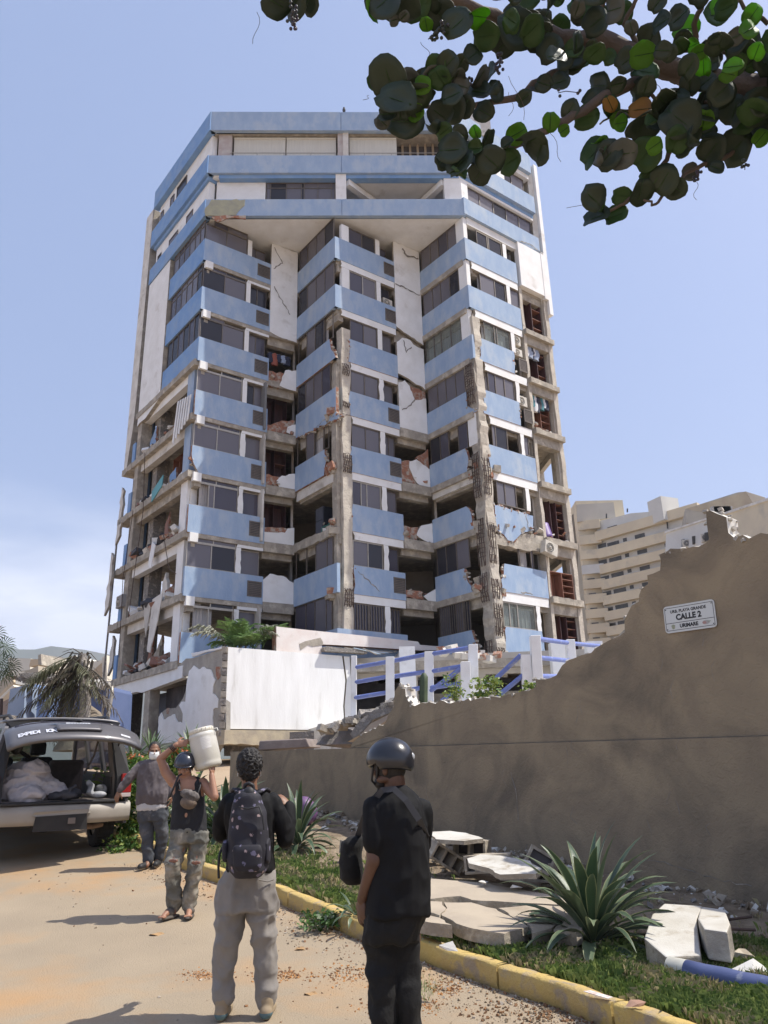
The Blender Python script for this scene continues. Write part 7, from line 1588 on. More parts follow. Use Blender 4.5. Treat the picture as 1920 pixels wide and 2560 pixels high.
# ---- palms
PALM = mat('palm_green', (.11, .20, .06), (.20, .31, .10), 2, .5, trans=.25); PALMD = mat('palm_dry', (.12, .10, .07), (.07, .06, .045), 2, .7, trans=.1); PALMP = mat('palm_pale', (.34, .34, .26), (.26, .27, .2), 2, .6, trans=.15)
def frond(mb, base, az, el, ln, droop, nl, lw, ll, mi, rr, n=10, ldroop=.5):
    d = Vector((math.cos(az), math.sin(az), 0)); side = Vector((-d.y, d.x, 0)); p = Vector(base); e = el; pts = []; dirs = []
    for i in range(n + 1):
        pts.append(p.copy()); dv = d * math.cos(e) + Vector((0, 0, 1)) * math.sin(e); dirs.append(dv); p = p + dv * (ln / n); e -= droop / n * (.5 + i / n)
    mb.tube(pts, [max(.006, .022 * (1 - i / n)) for i in range(n + 1)], 5, mi)
    for j in range(nl):
        t = .12 + .86 * j / nl; f = t * n; i = min(int(f), n - 1); q = pts[i].lerp(pts[i + 1], f - i); dv = dirs[i]; le = ll * math.sin(math.pi * min(1, t * .85 + .15)) * rr.uniform(.8, 1.1)
        for sg in (-1, 1):
            dr = (side * sg * .8 + dv * .65 + Vector((0, 0, .25 - ldroop * rr.random()))).normalized(); wv = dv * lw
            m1 = q + dr * le * .55; tip = m1 + (dr + Vector((0, 0, -ldroop))).normalized() * le * .45
            mb.add([q - wv * .3, q + wv * .3, m1 + wv * .5, tip, m1 - wv * .5], [(0, 1, 2, 3, 4)], mi)
rr = random.Random(4); pp = empty('areca_palm', at(590, 1640, 30), 'green areca palm with arching fronds on the terrace above the white wall', 'palm')
mb = MB(); base = at(585, 1622, 30.0)
for i in range(24): frond(mb, base + Vector((rr.uniform(-.25, .25) + (.9 if i % 3 == 0 else 0), rr.uniform(-.2, .2), 0)), rr.uniform(0, 6.283), R(rr.uniform(28, 86)), rr.uniform(1.3, 1.9), rr.uniform(.9, 1.7), 22, .055, .5, 0, rr, 9)
mb.build('fronds', PALM, pp)
mb = MB()
for a, e, l_ in ((3.3, 1.0, 2.1), (3.7, .8, 1.9), (-.3, .8, 1.9), (.1, 1.0, 2.1)): frond(mb, base + Vector((.3 if a < 1 else -.2, 0, .1)), a, e, l_, 2.0, 30, .05, .5, 0, rr, 9, .9)
mb.build('dry_fronds', PALMP, pp)
mb = MB()
for i in range(5): mb.tube([base + Vector((i * .2 - .3, 0, -.7)), base + Vector((i * .2 - .35, 0, .2))], .04, 6)
mb.build('stems', CONCD, pp)
dp = empty('dead_palm', gp(950, 400, 24), 'dead palm with hanging grey brown fronds before the blue annex', 'palm')
mb = MB(); tpz = gp(950, 350, 24); mb.tube([Vector((tpz.x + .3, tpz.y, gz(0, 24) - .2)), Vector((tpz.x + .25, tpz.y, tpz.z - 1.5)), tpz], [.2, .17, .14], 9); mb.build('trunk', CONCD, dp)
mb = MB()
for i in range(30):
    az = rr.uniform(2.4, 4.2) if i % 5 else rr.uniform(-1, 1.5); frond(mb, tpz + Vector((rr.uniform(-.3, .1), rr.uniform(-.2, .2), rr.uniform(-.9, 0))), az, R(rr.uniform(-72, -18)), rr.uniform(1.5, 2.5), rr.uniform(.5, 1.1), 22, .035, .62, i % 2, rr, 9, 1.2)
mb.build('fronds', [PALMD, mat('palm_dry_green', (.11, .115, .06), (.08, .08, .05), 2, .7)], dp)
mb = MB()
for i in range(36):
    a = tpz + Vector((rr.uniform(-.35, .3), rr.uniform(-.2, .2), rr.uniform(-.3, .1))); mb.tube([a, a + Vector((rr.uniform(-.6, .1), 0, -.8)), a + Vector((rr.uniform(-1.2, .2), rr.uniform(-.3, .3), rr.uniform(-2.4, -1.2)))], [.03, .02, .008], 4)
for x, y in ((720, 325), (1130, 435), (610, 415)): mb.tube([tpz, tpz.lerp(gp(x, y, 24), .5) + Vector((0, 0, .15)), gp(x, y, 24)], [.02, .015, .008], 4)
mb.build('dead_stalks', PALMD, dp)
ep = empty('fan_palm', gp(-40, 480, 22), 'dark green fan palm crown entering at the left edge of the picture', 'palm')
def fan(mb, hub, dirv, r_, n, mi, rr):
    dirv = dirv.normalized(); s_ = dirv.cross(Vector((.2, 1, .1))).normalized(); u = s_.cross(dirv)
    for i in range(n):
        a = -1.9 + 3.8 * i / (n - 1); dv = (dirv * math.cos(a) + s_ * math.sin(a) + u * rr.uniform(-.15, .15)).normalized(); q = hub + dv * r_ * .6; w_ = u.cross(dv).normalized() * r_ * .035; tip = hub + dv * r_ * rr.uniform(.85, 1.0) + Vector((0, 0, -.18 * r_))
        mb.add([hub, q + w_, tip, q - w_], [(0, 1, 2, 3)], mi)
mb = MB(); hub = gp(-250, 420, 22)
for i in range(46):
    a = Vector((rr.uniform(-1, 1), rr.uniform(-1, 1), rr.uniform(-1, 1))).normalized(); l_ = rr.uniform(.55, .95); h2 = hub + a * l_; mb.tube([hub, h2], .012, 4); fan(mb, h2, a + Vector((0, 0, -.2)), rr.uniform(.35, .5), 15, i % 2, rr)
mb.build('crown', [mat('fan_green', (.035, .06, .03), (.05, .085, .04), 3, .5, trans=.1), mat('fan_green_light', (.07, .10, .05), rough=.5, trans=.15)], ep)
mb = MB(); mb.tube([hub, Vector((hub.x - .1, hub.y, gz(0, 22) - .3))], [.13, .17], 9); mb.build('trunk', CONCD, ep)
# fallen thatch heap left of the car
mb = MB(); 
for i in range(900):
    p = at(rr.uniform(-90, 48), rr.uniform(1835, 1900), 17.5 + rr.uniform(-.4, .5)); a = Vector((1, 0, rr.uniform(-.1, .35))).normalized(); mb.add([p, p + Vector((0, 0, .02)), p + a * rr.uniform(.3, .7) + Vector((0, 0, .01)), p + a * .3 - Vector((0, 0, .02))], [(0, 1, 2, 3)], i % 2)
tag(mb.build('palm_litter', [mat('straw', (.22, .17, .09), (.15, .12, .07), 3, .9), mat('straw_green', (.12, .14, .06))]), 'pile of cut palm leaves seen past the left side of the car', 'palm litter', None, 'stuff')
# ---- grass
GR = [mat('grass_green', (.20, .28, .06), (.28, .34, .11), 2, .6, trans=.35), mat('grass_dark', (.09, .16, .035), (.13, .20, .05), 2, .6, trans=.25), mat('grass_dry', (.42, .36, .19), (.34, .30, .17), 2, .7, trans=.2)]
mb = MB(); rg = random.Random(5)
def wdist(x, y): return (Vector((x, y)) - WALL.P).dot(WALL.n)
def kdist(x, y):   # distance to the right of the kerb
    b_ = 9e9
    for i in range(len(P_) - 1):
        a, b = P_[i], P_[i + 1]; ab = b - a; t = max(0, min(1, (Vector((x, y)) - a).dot(ab) / ab.dot(ab))); q = Vector((x, y)) - a - ab * t
        if q.length < abs(b_): b_ = q.length * (1 if (ab.x * q.y - ab.y * q.x) > 0 else -1)
    return b_
cnt = 0; tries = 0
while cnt < 32000 and tries < 400000:
    tries += 1; y = 4.6 + 11 * rg.random() ** 1.4; x = rg.uniform(-6, 4.2); kd = kdist(x, y); wd = wdist(x, y)
    if kd < .17 or wd < .15: continue
    dens = .75 - .42 * (kd - .1) if y > 7.6 else (.95 if y > 5.0 else .8)
    if 7.0 < y < 10.8 and kd > .55 and x > .0: dens = .03
    if y > 7.4 and kd > 1.15: dens *= .15
    dens *= -.15 + 1.6 * (noise.noise(Vector((x * 1.9, y * 1.9, 7))) * .5 + .5)
    if rg.random() > dens: continue
    cnt += 1; z = vz(x, y) - .01; k_ = rg.randint(2, 4)
    tall = .05 + .09 * (noise.noise(Vector((x * 3, y * 3, 2))) * .5 + .5); mi0 = 2 if noise.noise(Vector((x * 2.5, y * 2.5, 30))) > .02 and rg.random() < .6 else (1 if rg.random() < .35 else 0)
    for _ in range(k_):
        az = rg.uniform(0, 6.283); h = tall * rg.uniform(.5, 1.4); ln = rg.uniform(.08, .75); d = Vector((math.cos(az), math.sin(az), 0)); s_ = Vector((-d.y, d.x, 0)) * rg.uniform(.0009, .0019); b = Vector((x + rg.uniform(-.02, .02), y + rg.uniform(-.02, .02), z)); m1 = b + d * h * ln * .35 + Vector((0, 0, h * .65)); tip = b + d * h * ln + Vector((0, 0, h * (.95 - .4 * ln)))
        mb.add([b - s_, b + s_, m1 + s_ * .7, tip, m1 - s_ * .7], [(0, 1, 2, 3, 4)], mi0)
o = mb.build('verge_grass', GR); tag(o, 'short patchy green and dry grass growing along the verge behind the kerb', 'grass', None, 'stuff')
mb = MB()
for i in range(175):
    b = ground(1062 + rg.gauss(0, 22), 2475 + rg.gauss(0, 22)); az = rg.uniform(0, 6.28); h = rg.uniform(.02, .06); d = Vector((math.cos(az), math.sin(az), 0)); s_ = Vector((-d.y, d.x, 0)) * .003; mb.add([b - s_, b + s_, b + d * h * .5 + Vector((0, 0, h))], [(0, 1, 2)], i % 2)
tag(mb.build('grass_tuft', GR), 'sparse grass tuft growing on the road beside the man in black', 'grass', None, 'stuff')
# ---- fallen wall panels and blocks
BLK = mat('block_concrete', (.36, .31, .24), (.27, .23, .18), 5, .95, .8, 24, c3=(.46, .41, .33), s3=6, t3=(.5, .62), bd=.02)
PALE = mat('pale_render_top', (.44, .37, .28), (.37, .31, .24), 2.2, .92, .4, 40, c3=(.30, .24, .17), s3=1.6, t3=(.56, .7), bd=.008)
WTOP = mat('white_painted_top', (.58, .56, .51), (.47, .44, .38), 3, .9, .6, 40, c3=(.34, .29, .22), s3=4, t3=(.54, .68), spots=[((.28, .24, .19), 16, .16)], bd=.006)
def gup(x, y, h): p = ground(x, y, h); return p
def lay(pts, h, th, name, label, mats, par=None, hole=None, jit=.0):
    """slab whose top outline is seen at these photo pixels; the top lies h above the street"""
    T = []
    for i, q in enumerate(pts):
        hh = h if len(q) == 2 else q[2]; T.append(ground(q[0], q[1], hh))
    J_ = []
    for i in range(len(T)):
        a, b = T[i], T[(i + 1) % len(T)]; n = max(1, int((b - a).length / .09)); J_.append(a)
        for k in range(1, n): J_.append(a.lerp(b, k / n) + Vector((rnd.uniform(-.018, .018), rnd.uniform(-.018, .018), 0)))
    mb = MB(); mb.prism(J_, (0, 0, -th), 0, 1); return mb
def thing_lay(name, label, cat, pts, h, th, mats, par=None):
    mb = lay(pts, h, th, name, label, mats); o = mb.build(name, mats, par)
    if par is None: tag(o, label, cat)
    return o
sl = empty('fallen_wall_panel', ground(1200, 2260, .2), 'large cracked tan wall panel of hollow blocks lying flat across the verge', 'wall panel')
pieces = [[(1060, 2205), (1072, 2196), (1200, 2206), (1290, 2222), (1400, 2240), (1500, 2255), (1420, 2262), (1330, 2258), (1260, 2254), (1180, 2250), (1150, 2240), (1062, 2248)],
          [(1060, 2252), (1105, 2254), (1115, 2270), (1098, 2288), (1062, 2278), (1050, 2260)], [(1050, 2284), (1098, 2294), (1130, 2312), (1075, 2306), (1045, 2300)],
          [(1110, 2256), (1178, 2256), (1240, 2272), (1320, 2316), (1260, 2334), (1210, 2326), (1140, 2308), (1104, 2288), (1118, 2270)],
          [(1246, 2270), (1330, 2262), (1375, 2295), (1405, 2300), (1380, 2320), (1330, 2334), (1326, 2314)], [(1336, 2262), (1420, 2266), (1480, 2300), (1440, 2330), (1384, 2324), (1410, 2302), (1380, 2292)]]
for i, p in enumerate(pieces): thing_lay('slab_piece', None, None, p, .30 + .008 * (i % 3), .10, [PALE, BLK], sl)
mb = lay([(1052, 2302), (1130, 2316), (1210, 2332), (1262, 2340), (1330, 2338), (1440, 2332), (1480, 2310), (1500, 2260), (1400, 2246), (1200, 2212), (1072, 2202), (1055, 2260)], .205, .16, '', '', None)
mb.build('block_core', BLK, sl)
# round and square cavities of the blocks along the front edge
for i, (x, y, rx) in enumerate(((1075, 2335, .075), (1122, 2345, .085), (1192, 2352, .07), (1270, 2360, .06))):
    mb = MB(); c_ = ground(x, y - 22, .15); n = 14; dr = Vector((.86, -.5, 0)); nn = Vector((-.5, -.86, 0))
    ro = [c_ + nn * .10 + dr * rx * math.cos(6.283 * k / n) + Vector((0, 0, rx * math.sin(6.283 * k / n))) for k in range(n)]; ri = [c_ + nn * .10 + dr * rx * .82 * math.cos(6.283 * k / n) + Vector((0, 0, rx * .82 * math.sin(6.283 * k / n))) for k in range(n)]; rb = [p - nn * .11 for p in ri]
    mb.rings([[p - nn * .12 for p in ro], ro, ri, rb], 0, False, False); mb.add(rb, [tuple(range(n))], 1); mb.build('block_ring', [BLK, INTD], sl)
def hollow(c, yaw, tilt, sz, label, nh=3, mats=None, top=False, roll=0):
    M3 = Matrix.Rotation(yaw, 3, 'Z') @ Matrix.Rotation(tilt, 3, 'Y') @ Matrix.Rotation(roll, 3, 'X'); c = Vector(c); L_, D_, H_ = sz; e = empty('concrete_block', c, label, 'concrete block')
    mb = MB(); t = .03
    def bx(a, b, cc, d, e_, f, mi=0): mb.box(c + M3 @ Vector(((a + b) / 2, (cc + d) / 2, (e_ + f) / 2)), (b - a, d - cc, f - e_), M3, mi)
    bx(-L_ / 2, L_ / 2, -D_ / 2, D_ / 2, H_ / 2 - t, H_ / 2, 1 if top else 0); bx(-L_ / 2, L_ / 2, -D_ / 2, D_ / 2, -H_ / 2, -H_ / 2 + t)
    cw = L_ / nh
    for i in range(nh + 1):
        x = -L_ / 2 + cw * i; w_ = t * (1.2 if 0 < i < nh else 1); x0 = max(-L_ / 2, x - w_ / 2) if i else -L_ / 2; x1 = x0 + w_ if i < nh else L_ / 2; x0 = x1 - w_
        bx(x0, x1, -D_ / 2, D_ / 2, -H_ / 2 + t, H_ / 2 - t)
    bx(-L_ / 2 + t, L_ / 2 - t, D_ * .1, D_ * .14, -H_ / 2 + t, H_ / 2 - t, 2)
    mb.build('block', [BLK, WTOP, INTD], e, bevel=.006); return e
def bpos(x, y, h): return ground(x, y, h)
YW = math.atan2(-.35, .94)
hollow(bpos(1322, 2178, .30), YW, .02, (.62, .22, .20), 'hollow concrete block with three square holes under the white slab, right half', 3)
hollow(bpos(1222, 2158, .32), YW + .1, -.05, (.55, .22, .20), 'hollow block end under the left part of the large white slab', 4)
hollow(bpos(1385, 2188, .22), YW + .2, .1, (.30, .30, .22), 'single grey block right of the white slab beside the agave', 1)
hollow(bpos(1180, 2120, .42), YW - .1, .05, (.42, .22, .20), 'grey block carrying the small white slab near the wall', 2)
hollow(bpos(1075, 2105, .40), YW, .1, (.35, .25, .22), 'hollow block partly hidden behind the man in black', 2)
hollow(bpos(1110, 2140, .36), YW + 1.0, .5, (.50, .22, .20), 'block leaning diagonally beside the man in black', 3, roll=.3)
hollow(bpos(872, 2118, .30), .3, .1, (.22, .16, .16), 'small white edged block on the rubble behind the black shoulder bag', 1)
hollow(bpos(1350, 2150, .45), YW + .4, .55, (.30, .05, .2), 'thin tilted fragment leaning by the wall behind the white slab', 1)
thing_lay('white_slab', 'large white painted slab fragment lying on hollow blocks', 'broken slab', [(1168, 2146, .50), (1200, 2136, .5), (1245, 2138, .5), (1325, 2152, .5), (1330, 2160, .5), (1355, 2172, .5), (1340, 2184, .48), (1250, 2186, .46), (1222, 2170, .47), (1172, 2158, .48)], .5, .05, [WTOP, BLK])
thing_lay('white_slab', 'small white slab fragment propped close to the wall foot', 'broken slab', [(1065, 2080, .6), (1125, 2077, .6), (1165, 2082, .6), (1208, 2096, .58), (1160, 2102, .58), (1090, 2098, .58)], .6, .045, [WTOP, BLK])
cw_ = empty('broken_corner_post', ground(1690, 2350, .25), 'chunky white painted corner piece of wall with protruding rebar at the right', 'broken wall piece')
def hex_px(t4, h, th, m_, nm, par, dh=0):
    T = [ground(x, y, h + o) for x, y, o in t4]; mb = MB(); mb.prism(T, (0, 0, -th), 0, 1); return mb.build(nm, m_, par, bevel=.012)
hex_px([(x_, y_, .14 - (y_ - 2258) * .0014) for x_, y_ in ((1610, 2345), (1630, 2285), (1660, 2258), (1756, 2264), (1742, 2300), (1752, 2388), (1664, 2392))], .30, .26, [WTOP, BLK], 'white_wall_piece', cw_)
hex_px([(1744, 2296, .0), (1752, 2266, .0), (1812, 2274, 0), (1826, 2310, 0), (1818, 2330, 0), (1760, 2322, 0)], .42, .2, [WTOP, CONC], 'post_stub', cw_)
for a, b in (((1815, 2300), (1878, 2292)), ((1818, 2322), (1888, 2325))):
    mb = MB(); mb.tube([ground(*a, .32), ground(*b, .30)], .012, 6); mb.build('rebar', REBAR, cw_)
pipe = MB(); a = ground(1676, 2420, .18); b = ground(2080, 2508, .17); b = b.lerp(a, .0); pts = [a.lerp(b, t / 8) + Vector((0, 0, .004 * (t % 2))) for t in range(9)]; dn_ = (b - a).normalized(); pts[0] = a + dn_ * .14; pipe.tube(pts, .072, 20, 0); pipe.tube([a, a + dn_ * .139], .075, 20, 1)
tag(pipe.build('blue_pipe', [mat('weathered_blue_tube', (.065, .085, .19), (.09, .115, .24), 3, .55, .3, 30, c3=(.30, .32, .38), s3=5, t3=(.56, .66), bd=.004), mat('pale_socket', (.55, .54, .47), (.42, .41, .36), 5, .7)]), 'fallen blue painted tube lying on the grass at the lower right', 'pipe')
# scattered stones
def rock(p, s_, m_, name='stone'):
    bm = bmesh.new(); rk = random.Random(int(s_ * 1e4) + int(abs(p[0]) * 100))
    for _ in range(16): bm.verts.new(Vector(p) + Vector((rk.gauss(0, .5) * s_, rk.gauss(0, .38) * s_, abs(rk.gauss(0, .32)) * s_ - .1 * s_)))
    r_ = bmesh.ops.convex_hull(bm, input=bm.verts); bmesh.ops.delete(bm, geom=[v for v in bm.verts if not v.link_faces], context='VERTS')
    me = bpy.data.meshes.new(name); bm.to_mesh(me); bm.free(); me.materials.append(m_); return link(name, me)
def scatter(n, fn, s0, s1, mats, name, label, kind='stuff', seed=1, cat='rubble'):
    rr = random.Random(seed); mb = MB()
    for i in range(n):
        p = fn(rr); s_ = s0 + (s1 - s0) * rr.random() ** 2.5; rot = Matrix.Rotation(rr.uniform(0, 6), 3, 'Z') @ Matrix.Rotation(rr.uniform(-.9, .9), 3, 'X') @ Matrix.Rotation(rr.uniform(-.9, .9), 3, 'Y')
        pts = []
        for sx, sy, sz in ((-1, -1, -1), (1, -1, -1), (1, 1, -1), (-1, 1, -1), (-1, -1, 1), (1, -1, 1), (1, 1, 1), (-1, 1, 1)):
            pts.append(p + rot @ Vector((sx * s_ * rr.uniform(.5, 1.1), sy * s_ * rr.uniform(.4, .9), sz * s_ * rr.uniform(.2, .6))) * .5)
        mb.hexa(pts, i % len(mats))
    o = mb.build(name, mats); return tag(o, label, cat, None, kind)
DIRT = mat('orange_dirt', (.24, .12, .05), (.16, .09, .05), 8, .95, .5)
def on_road(rr):
    y = 5.0 + 7 * rr.random() ** 1.6; i = rr.random()
    kx = None
    for a, b in zip(KP, KP[1:]):
        if b[1] <= y <= a[1]: kx = a[0] + (b[0] - a[0]) * (y - a[1]) / (b[1] - a[1])
    x = (kx if kx is not None else 0) - .03 - (rr.random() ** 2.2) * (2.6 if rr.random() < .15 else .7); return Vector((x, y, gz(x, y) + .008))
scatter(2200, on_road, .006, .035, [DIRT, SOIL, mat('pebble', (.42, .36, .28), (.3, .25, .2), 9)], 'road_gravel', 'crumbs of earth and pebbles gathered along the foot of the kerb', 'stuff', 2, 'gravel')
scatter(1500, lambda rr: (lambda p: p + Vector((0, 0, .01)))(ground(min(1900, 1500 + rr.gauss(0, 160)), 2530 + rr.gauss(0, 22))), .006, .03, [DIRT, SOIL], 'loose_soil', 'loose crumbled soil at the road edge below the yellow kerb', 'stuff', 3, 'soil')
OD = mat('bright_orange_soil', (.44, .21, .07), (.36, .17, .06), 12, .95, .6)
for j, (px_, py_, sx, sy, n_) in enumerate(((505, 2440, 26, 7, 420), (700, 2440, 40, 9, 260), (880, 2440, 50, 16, 420), (1010, 2520, 60, 14, 500), (1120, 2470, 30, 14, 320))):
    scatter(n_, lambda rr: (lambda p: p + Vector((0, 0, .006)))(ground(px_ + rr.gauss(0, sx), min(2555, py_ + rr.gauss(0, sy)))), .005, .026, [OD, DIRT], 'orange_soil', 'orange crumbled soil lying on the road', 'stuff', 40 + j, 'soil')
PF = mat('pale_fragment', (.52, .48, .41), (.38, .34, .28), 12, .92, .7)
scatter(340, lambda rr: (lambda p: p + Vector((0, 0, .01)))(ground(rr.uniform(985, 1480), 2128 + abs(rr.gauss(0, 26)), .17)), .015, .10, [PF, BLK, SOIL], 'panel_fragments', 'crumbled concrete fragments between the slabs and the brown wall', 'stuff', 61)
scatter(160, lambda rr: (lambda p: p + Vector((0, 0, .01)))(ground(rr.uniform(1040, 1440), 2345 + (rr.gauss(0, 9)), .14)), .01, .05, [PF, BLK], 'panel_fragments', 'small crumbs along the near edge of the cracked tan panel', 'stuff', 62)
scatter(220, lambda rr: (lambda p: p + Vector((0, 0, .01)))(ground(rr.uniform(1560, 1910), 2340 + abs(rr.gauss(0, 40)), .15)), .012, .08, [PF, BLK, SOIL], 'panel_fragments', 'masonry crumbs around the white corner piece at the right', 'stuff', 63)
def at_wall(rr):
    u = rr.uniform(2.0, WALL.L - 2.5); q = WALL.pt(u, 0, .1 + abs(rr.gauss(0, .35))); q.z = vz(q.x, q.y) + .02; return q
scatter(900, at_wall, .015, .14, [BLK, CONCD, SOIL, OLDW], 'wall_rubble', 'small masonry rubble scattered along the foot of the brown wall', 'stuff', 4)
for i, (x, y, s_, lb, m_) in enumerate(((1210, 2209, .07, 'small pale stone stick on the tan panel', OLDW), (1290, 2220, .075, 'small white lump of mortar on the tan panel', OLDW), (1120, 2375, .06, 'pale stone on top of the kerb beside the man in black', OLDW), (808, 2072, .09, 'pale broken tile lying by the wall between the two dark clothed men', OLDW),
                                    (1600, 2515, .07, 'reddish stone by the kerb at the bottom', mat('red_stone', (.35, .20, .14), (.28, .17, .12), 6)), (1595, 2430, .09, 'brown clod beside the base of the large agave', SOIL), (1880, 2440, .12, 'pale flat stone beyond the blue pipe', OLDW), (1850, 2395, .10, 'grey stone at the right edge behind the blue pipe', BLK))):
    p = ground(x, y, .17 if i > 2 else .33); o = rock(p, s_, m_); tag(o, lb, 'stone')
def litter(x, y, pts, m_, name, label, h=.01, cat='litter'):
    c_ = ground(x, y, h); mb = MB(); P0 = [c_ + Vector((a, b, .008 + cc)) for a, b, cc in pts]; mb.prism(P0, (0, 0, -.003)); return tag(mb.build(name, m_), label, cat)
TAN = mat('tan_leaf', (.42, .26, .12), (.34, .21, .10), 9, .8); ORL = mat('orange_leaf', (.50, .27, .09), (.42, .22, .08), 9, .7)
lf = lambda s_, r_: [(s_ * math.cos(a + r_) * (1 + .12 * math.cos(3 * a)), s_ * .75 * math.sin(a + r_), .012 * math.sin(2 * a)) for a in [i * .628 for i in range(10)]]
for x, y, s_, r_, m_, h, lb in ((390, 2338, .075, .3, TAN, 0, 'curled tan dry leaf on the road left of the grey trousers'), (750, 2375, .07, .8, TAN, 0, 'round dry leaf on the road between the two standing men'), (1845, 2485, .085, .2, ORL, .16, 'orange dry leaf on the grass below the blue pipe'), (775, 2488, .05, .1, TAN, 0, 'small dry leaf on the road left of the man in black'), (1895, 2525, .035, 0, OLDW, .16, 'white scrap on the grass at the bottom right corner')):
    litter(x, y, lf(s_, r_), m_, 'dry_leaf', lb, h, 'leaf')
c_ = ground(1500, 2492, .17); mb = MB(); mb.prism([c_ + Vector(q) for q in ((-.09, .06, .02), (-.04, .08, .02), (.07, -.05, .01), (.03, -.08, .01))], (0, 0, -.004)); tag(mb.build('paper_wrapper', mat('white_wrapper', (.75, .72, .68), (.5, .3, .25), 30, .6)), 'small white printed wrapper lying on top of the kerb', 'wrapper')
c_ = ground(755, 2035, .3); mb = MB(); mb.ell(Vector((c_.x, c_.y, vz(c_.x, c_.y) + .22)), (.28, .2, .26)); tag(blob(mb, 'purple_bag', mat('purple_bag_mat', (.16, .08, .19), (.11, .06, .14), 4, .5), None, .025, 3, .5, [(-.03, (5, 5, 5), 2)]), 'dull purple plastic bag by the wall behind the agave leaves', 'bag')
# ================================================================== SEA GRAPE TREE OVERHEAD
tree = empty('sea_grape_tree', (5.6, 2.2, 0), 'sea grape tree with round dark leaves hanging into the top right', 'tree')
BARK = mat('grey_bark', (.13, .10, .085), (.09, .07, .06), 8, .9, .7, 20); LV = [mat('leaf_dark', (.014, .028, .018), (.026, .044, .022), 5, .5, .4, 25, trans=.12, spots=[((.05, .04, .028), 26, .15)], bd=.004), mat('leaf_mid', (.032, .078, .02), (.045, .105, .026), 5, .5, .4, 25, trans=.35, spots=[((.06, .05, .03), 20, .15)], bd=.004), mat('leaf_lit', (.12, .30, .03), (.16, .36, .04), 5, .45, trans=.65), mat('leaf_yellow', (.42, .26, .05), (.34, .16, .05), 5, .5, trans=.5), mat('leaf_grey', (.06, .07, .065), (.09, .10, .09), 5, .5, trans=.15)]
def ap_(px, py, D): r_ = ray(px, py).normalized() * D; r_.z += ZC; return r_
tb = MB()
def branch(pts, r0, r1, seg=7):
    P = [ap_(*p) for p in pts]; Q = []
    for i in range(len(P) - 1):
        for j in range(4): Q.append(P[i].lerp(P[i + 1], j / 4) + (Vector((rnd.uniform(-1, 1), rnd.uniform(-1, 1), rnd.uniform(-1, 1))) * .008 if j else Vector((0, 0, 0))))
    Q.append(P[-1]); n = len(Q); tb.tube(Q, [r0 + (r1 - r0) * i / (n - 1) for i in range(n)], seg); return Q
D0 = 4.2
branch([(2600, 330, 4.6), (2200, 250, 4.4), (1920, 222, 4.3), (1830, 215, 4.3), (1700, 180, 4.3), (1620, 150, 4.2), (1500, 95, 4.2), (1400, 95, 4.2), (1290, 65, 4.1), (1180, 18, 4.0), (1080, -20, 4.0)], .075, .018, 9)
branch([(1640, 178, 4.25), (1540, 230, 4.1), (1430, 290, 3.9), (1340, 335, 3.7), (1280, 370, 3.6), (1200, 392, 3.5)], .028, .008)
branch([(1480, 145, 4.2), (1380, 185, 4.1), (1290, 245, 4.0), (1180, 265, 3.9), (1080, 270, 3.8), (1020, 262, 3.7)], .022, .007)
branch([(1740, 190, 4.3), (1735, 60, 4.2), (1770, -20, 4.1)], .014, .01); branch([(1920, 120, 4.6), (1840, 135, 4.5), (1710, 128, 4.4)], .016, .008)
branch([(2000, 270, 4.4), (1860, 290, 4.3), (1755, 290, 4.2), (1700, 340, 4.1), (1650, 420, 4.0), (1560, 510, 3.9), (1510, 530, 3.9)], .02, .006)
branch([(1960, 320, 4.4), (1880, 350, 4.3), (1800, 400, 4.2), (1720, 430, 4.1), (1680, 470, 4.0), (1640, 510, 3.95), (1610, 500, 3.9)], .014, .005)
branch([(1500, 150, 4.2), (1500, 20, 4.2), (1530, -20, 4.2)], .012, .01); branch([(1620, 150, 4.2), (1560, 60, 4.2), (1600, -20, 4.2)], .014, .008); branch([(1600, 200, 4.1), (1640, 250, 4.1), (1700, 300, 4.1)], .010, .006); branch([(1920, 60, 4.3), (1860, 20, 4.3), (1810, -20, 4.3)], .01, .008)
branch([(1840, 230, 4.3), (1760, 255, 4.2)], .009, .006); branch([(1620, 280, 4.1), (1550, 275, 4.1), (1500, 310, 4.0)], .007, .004)
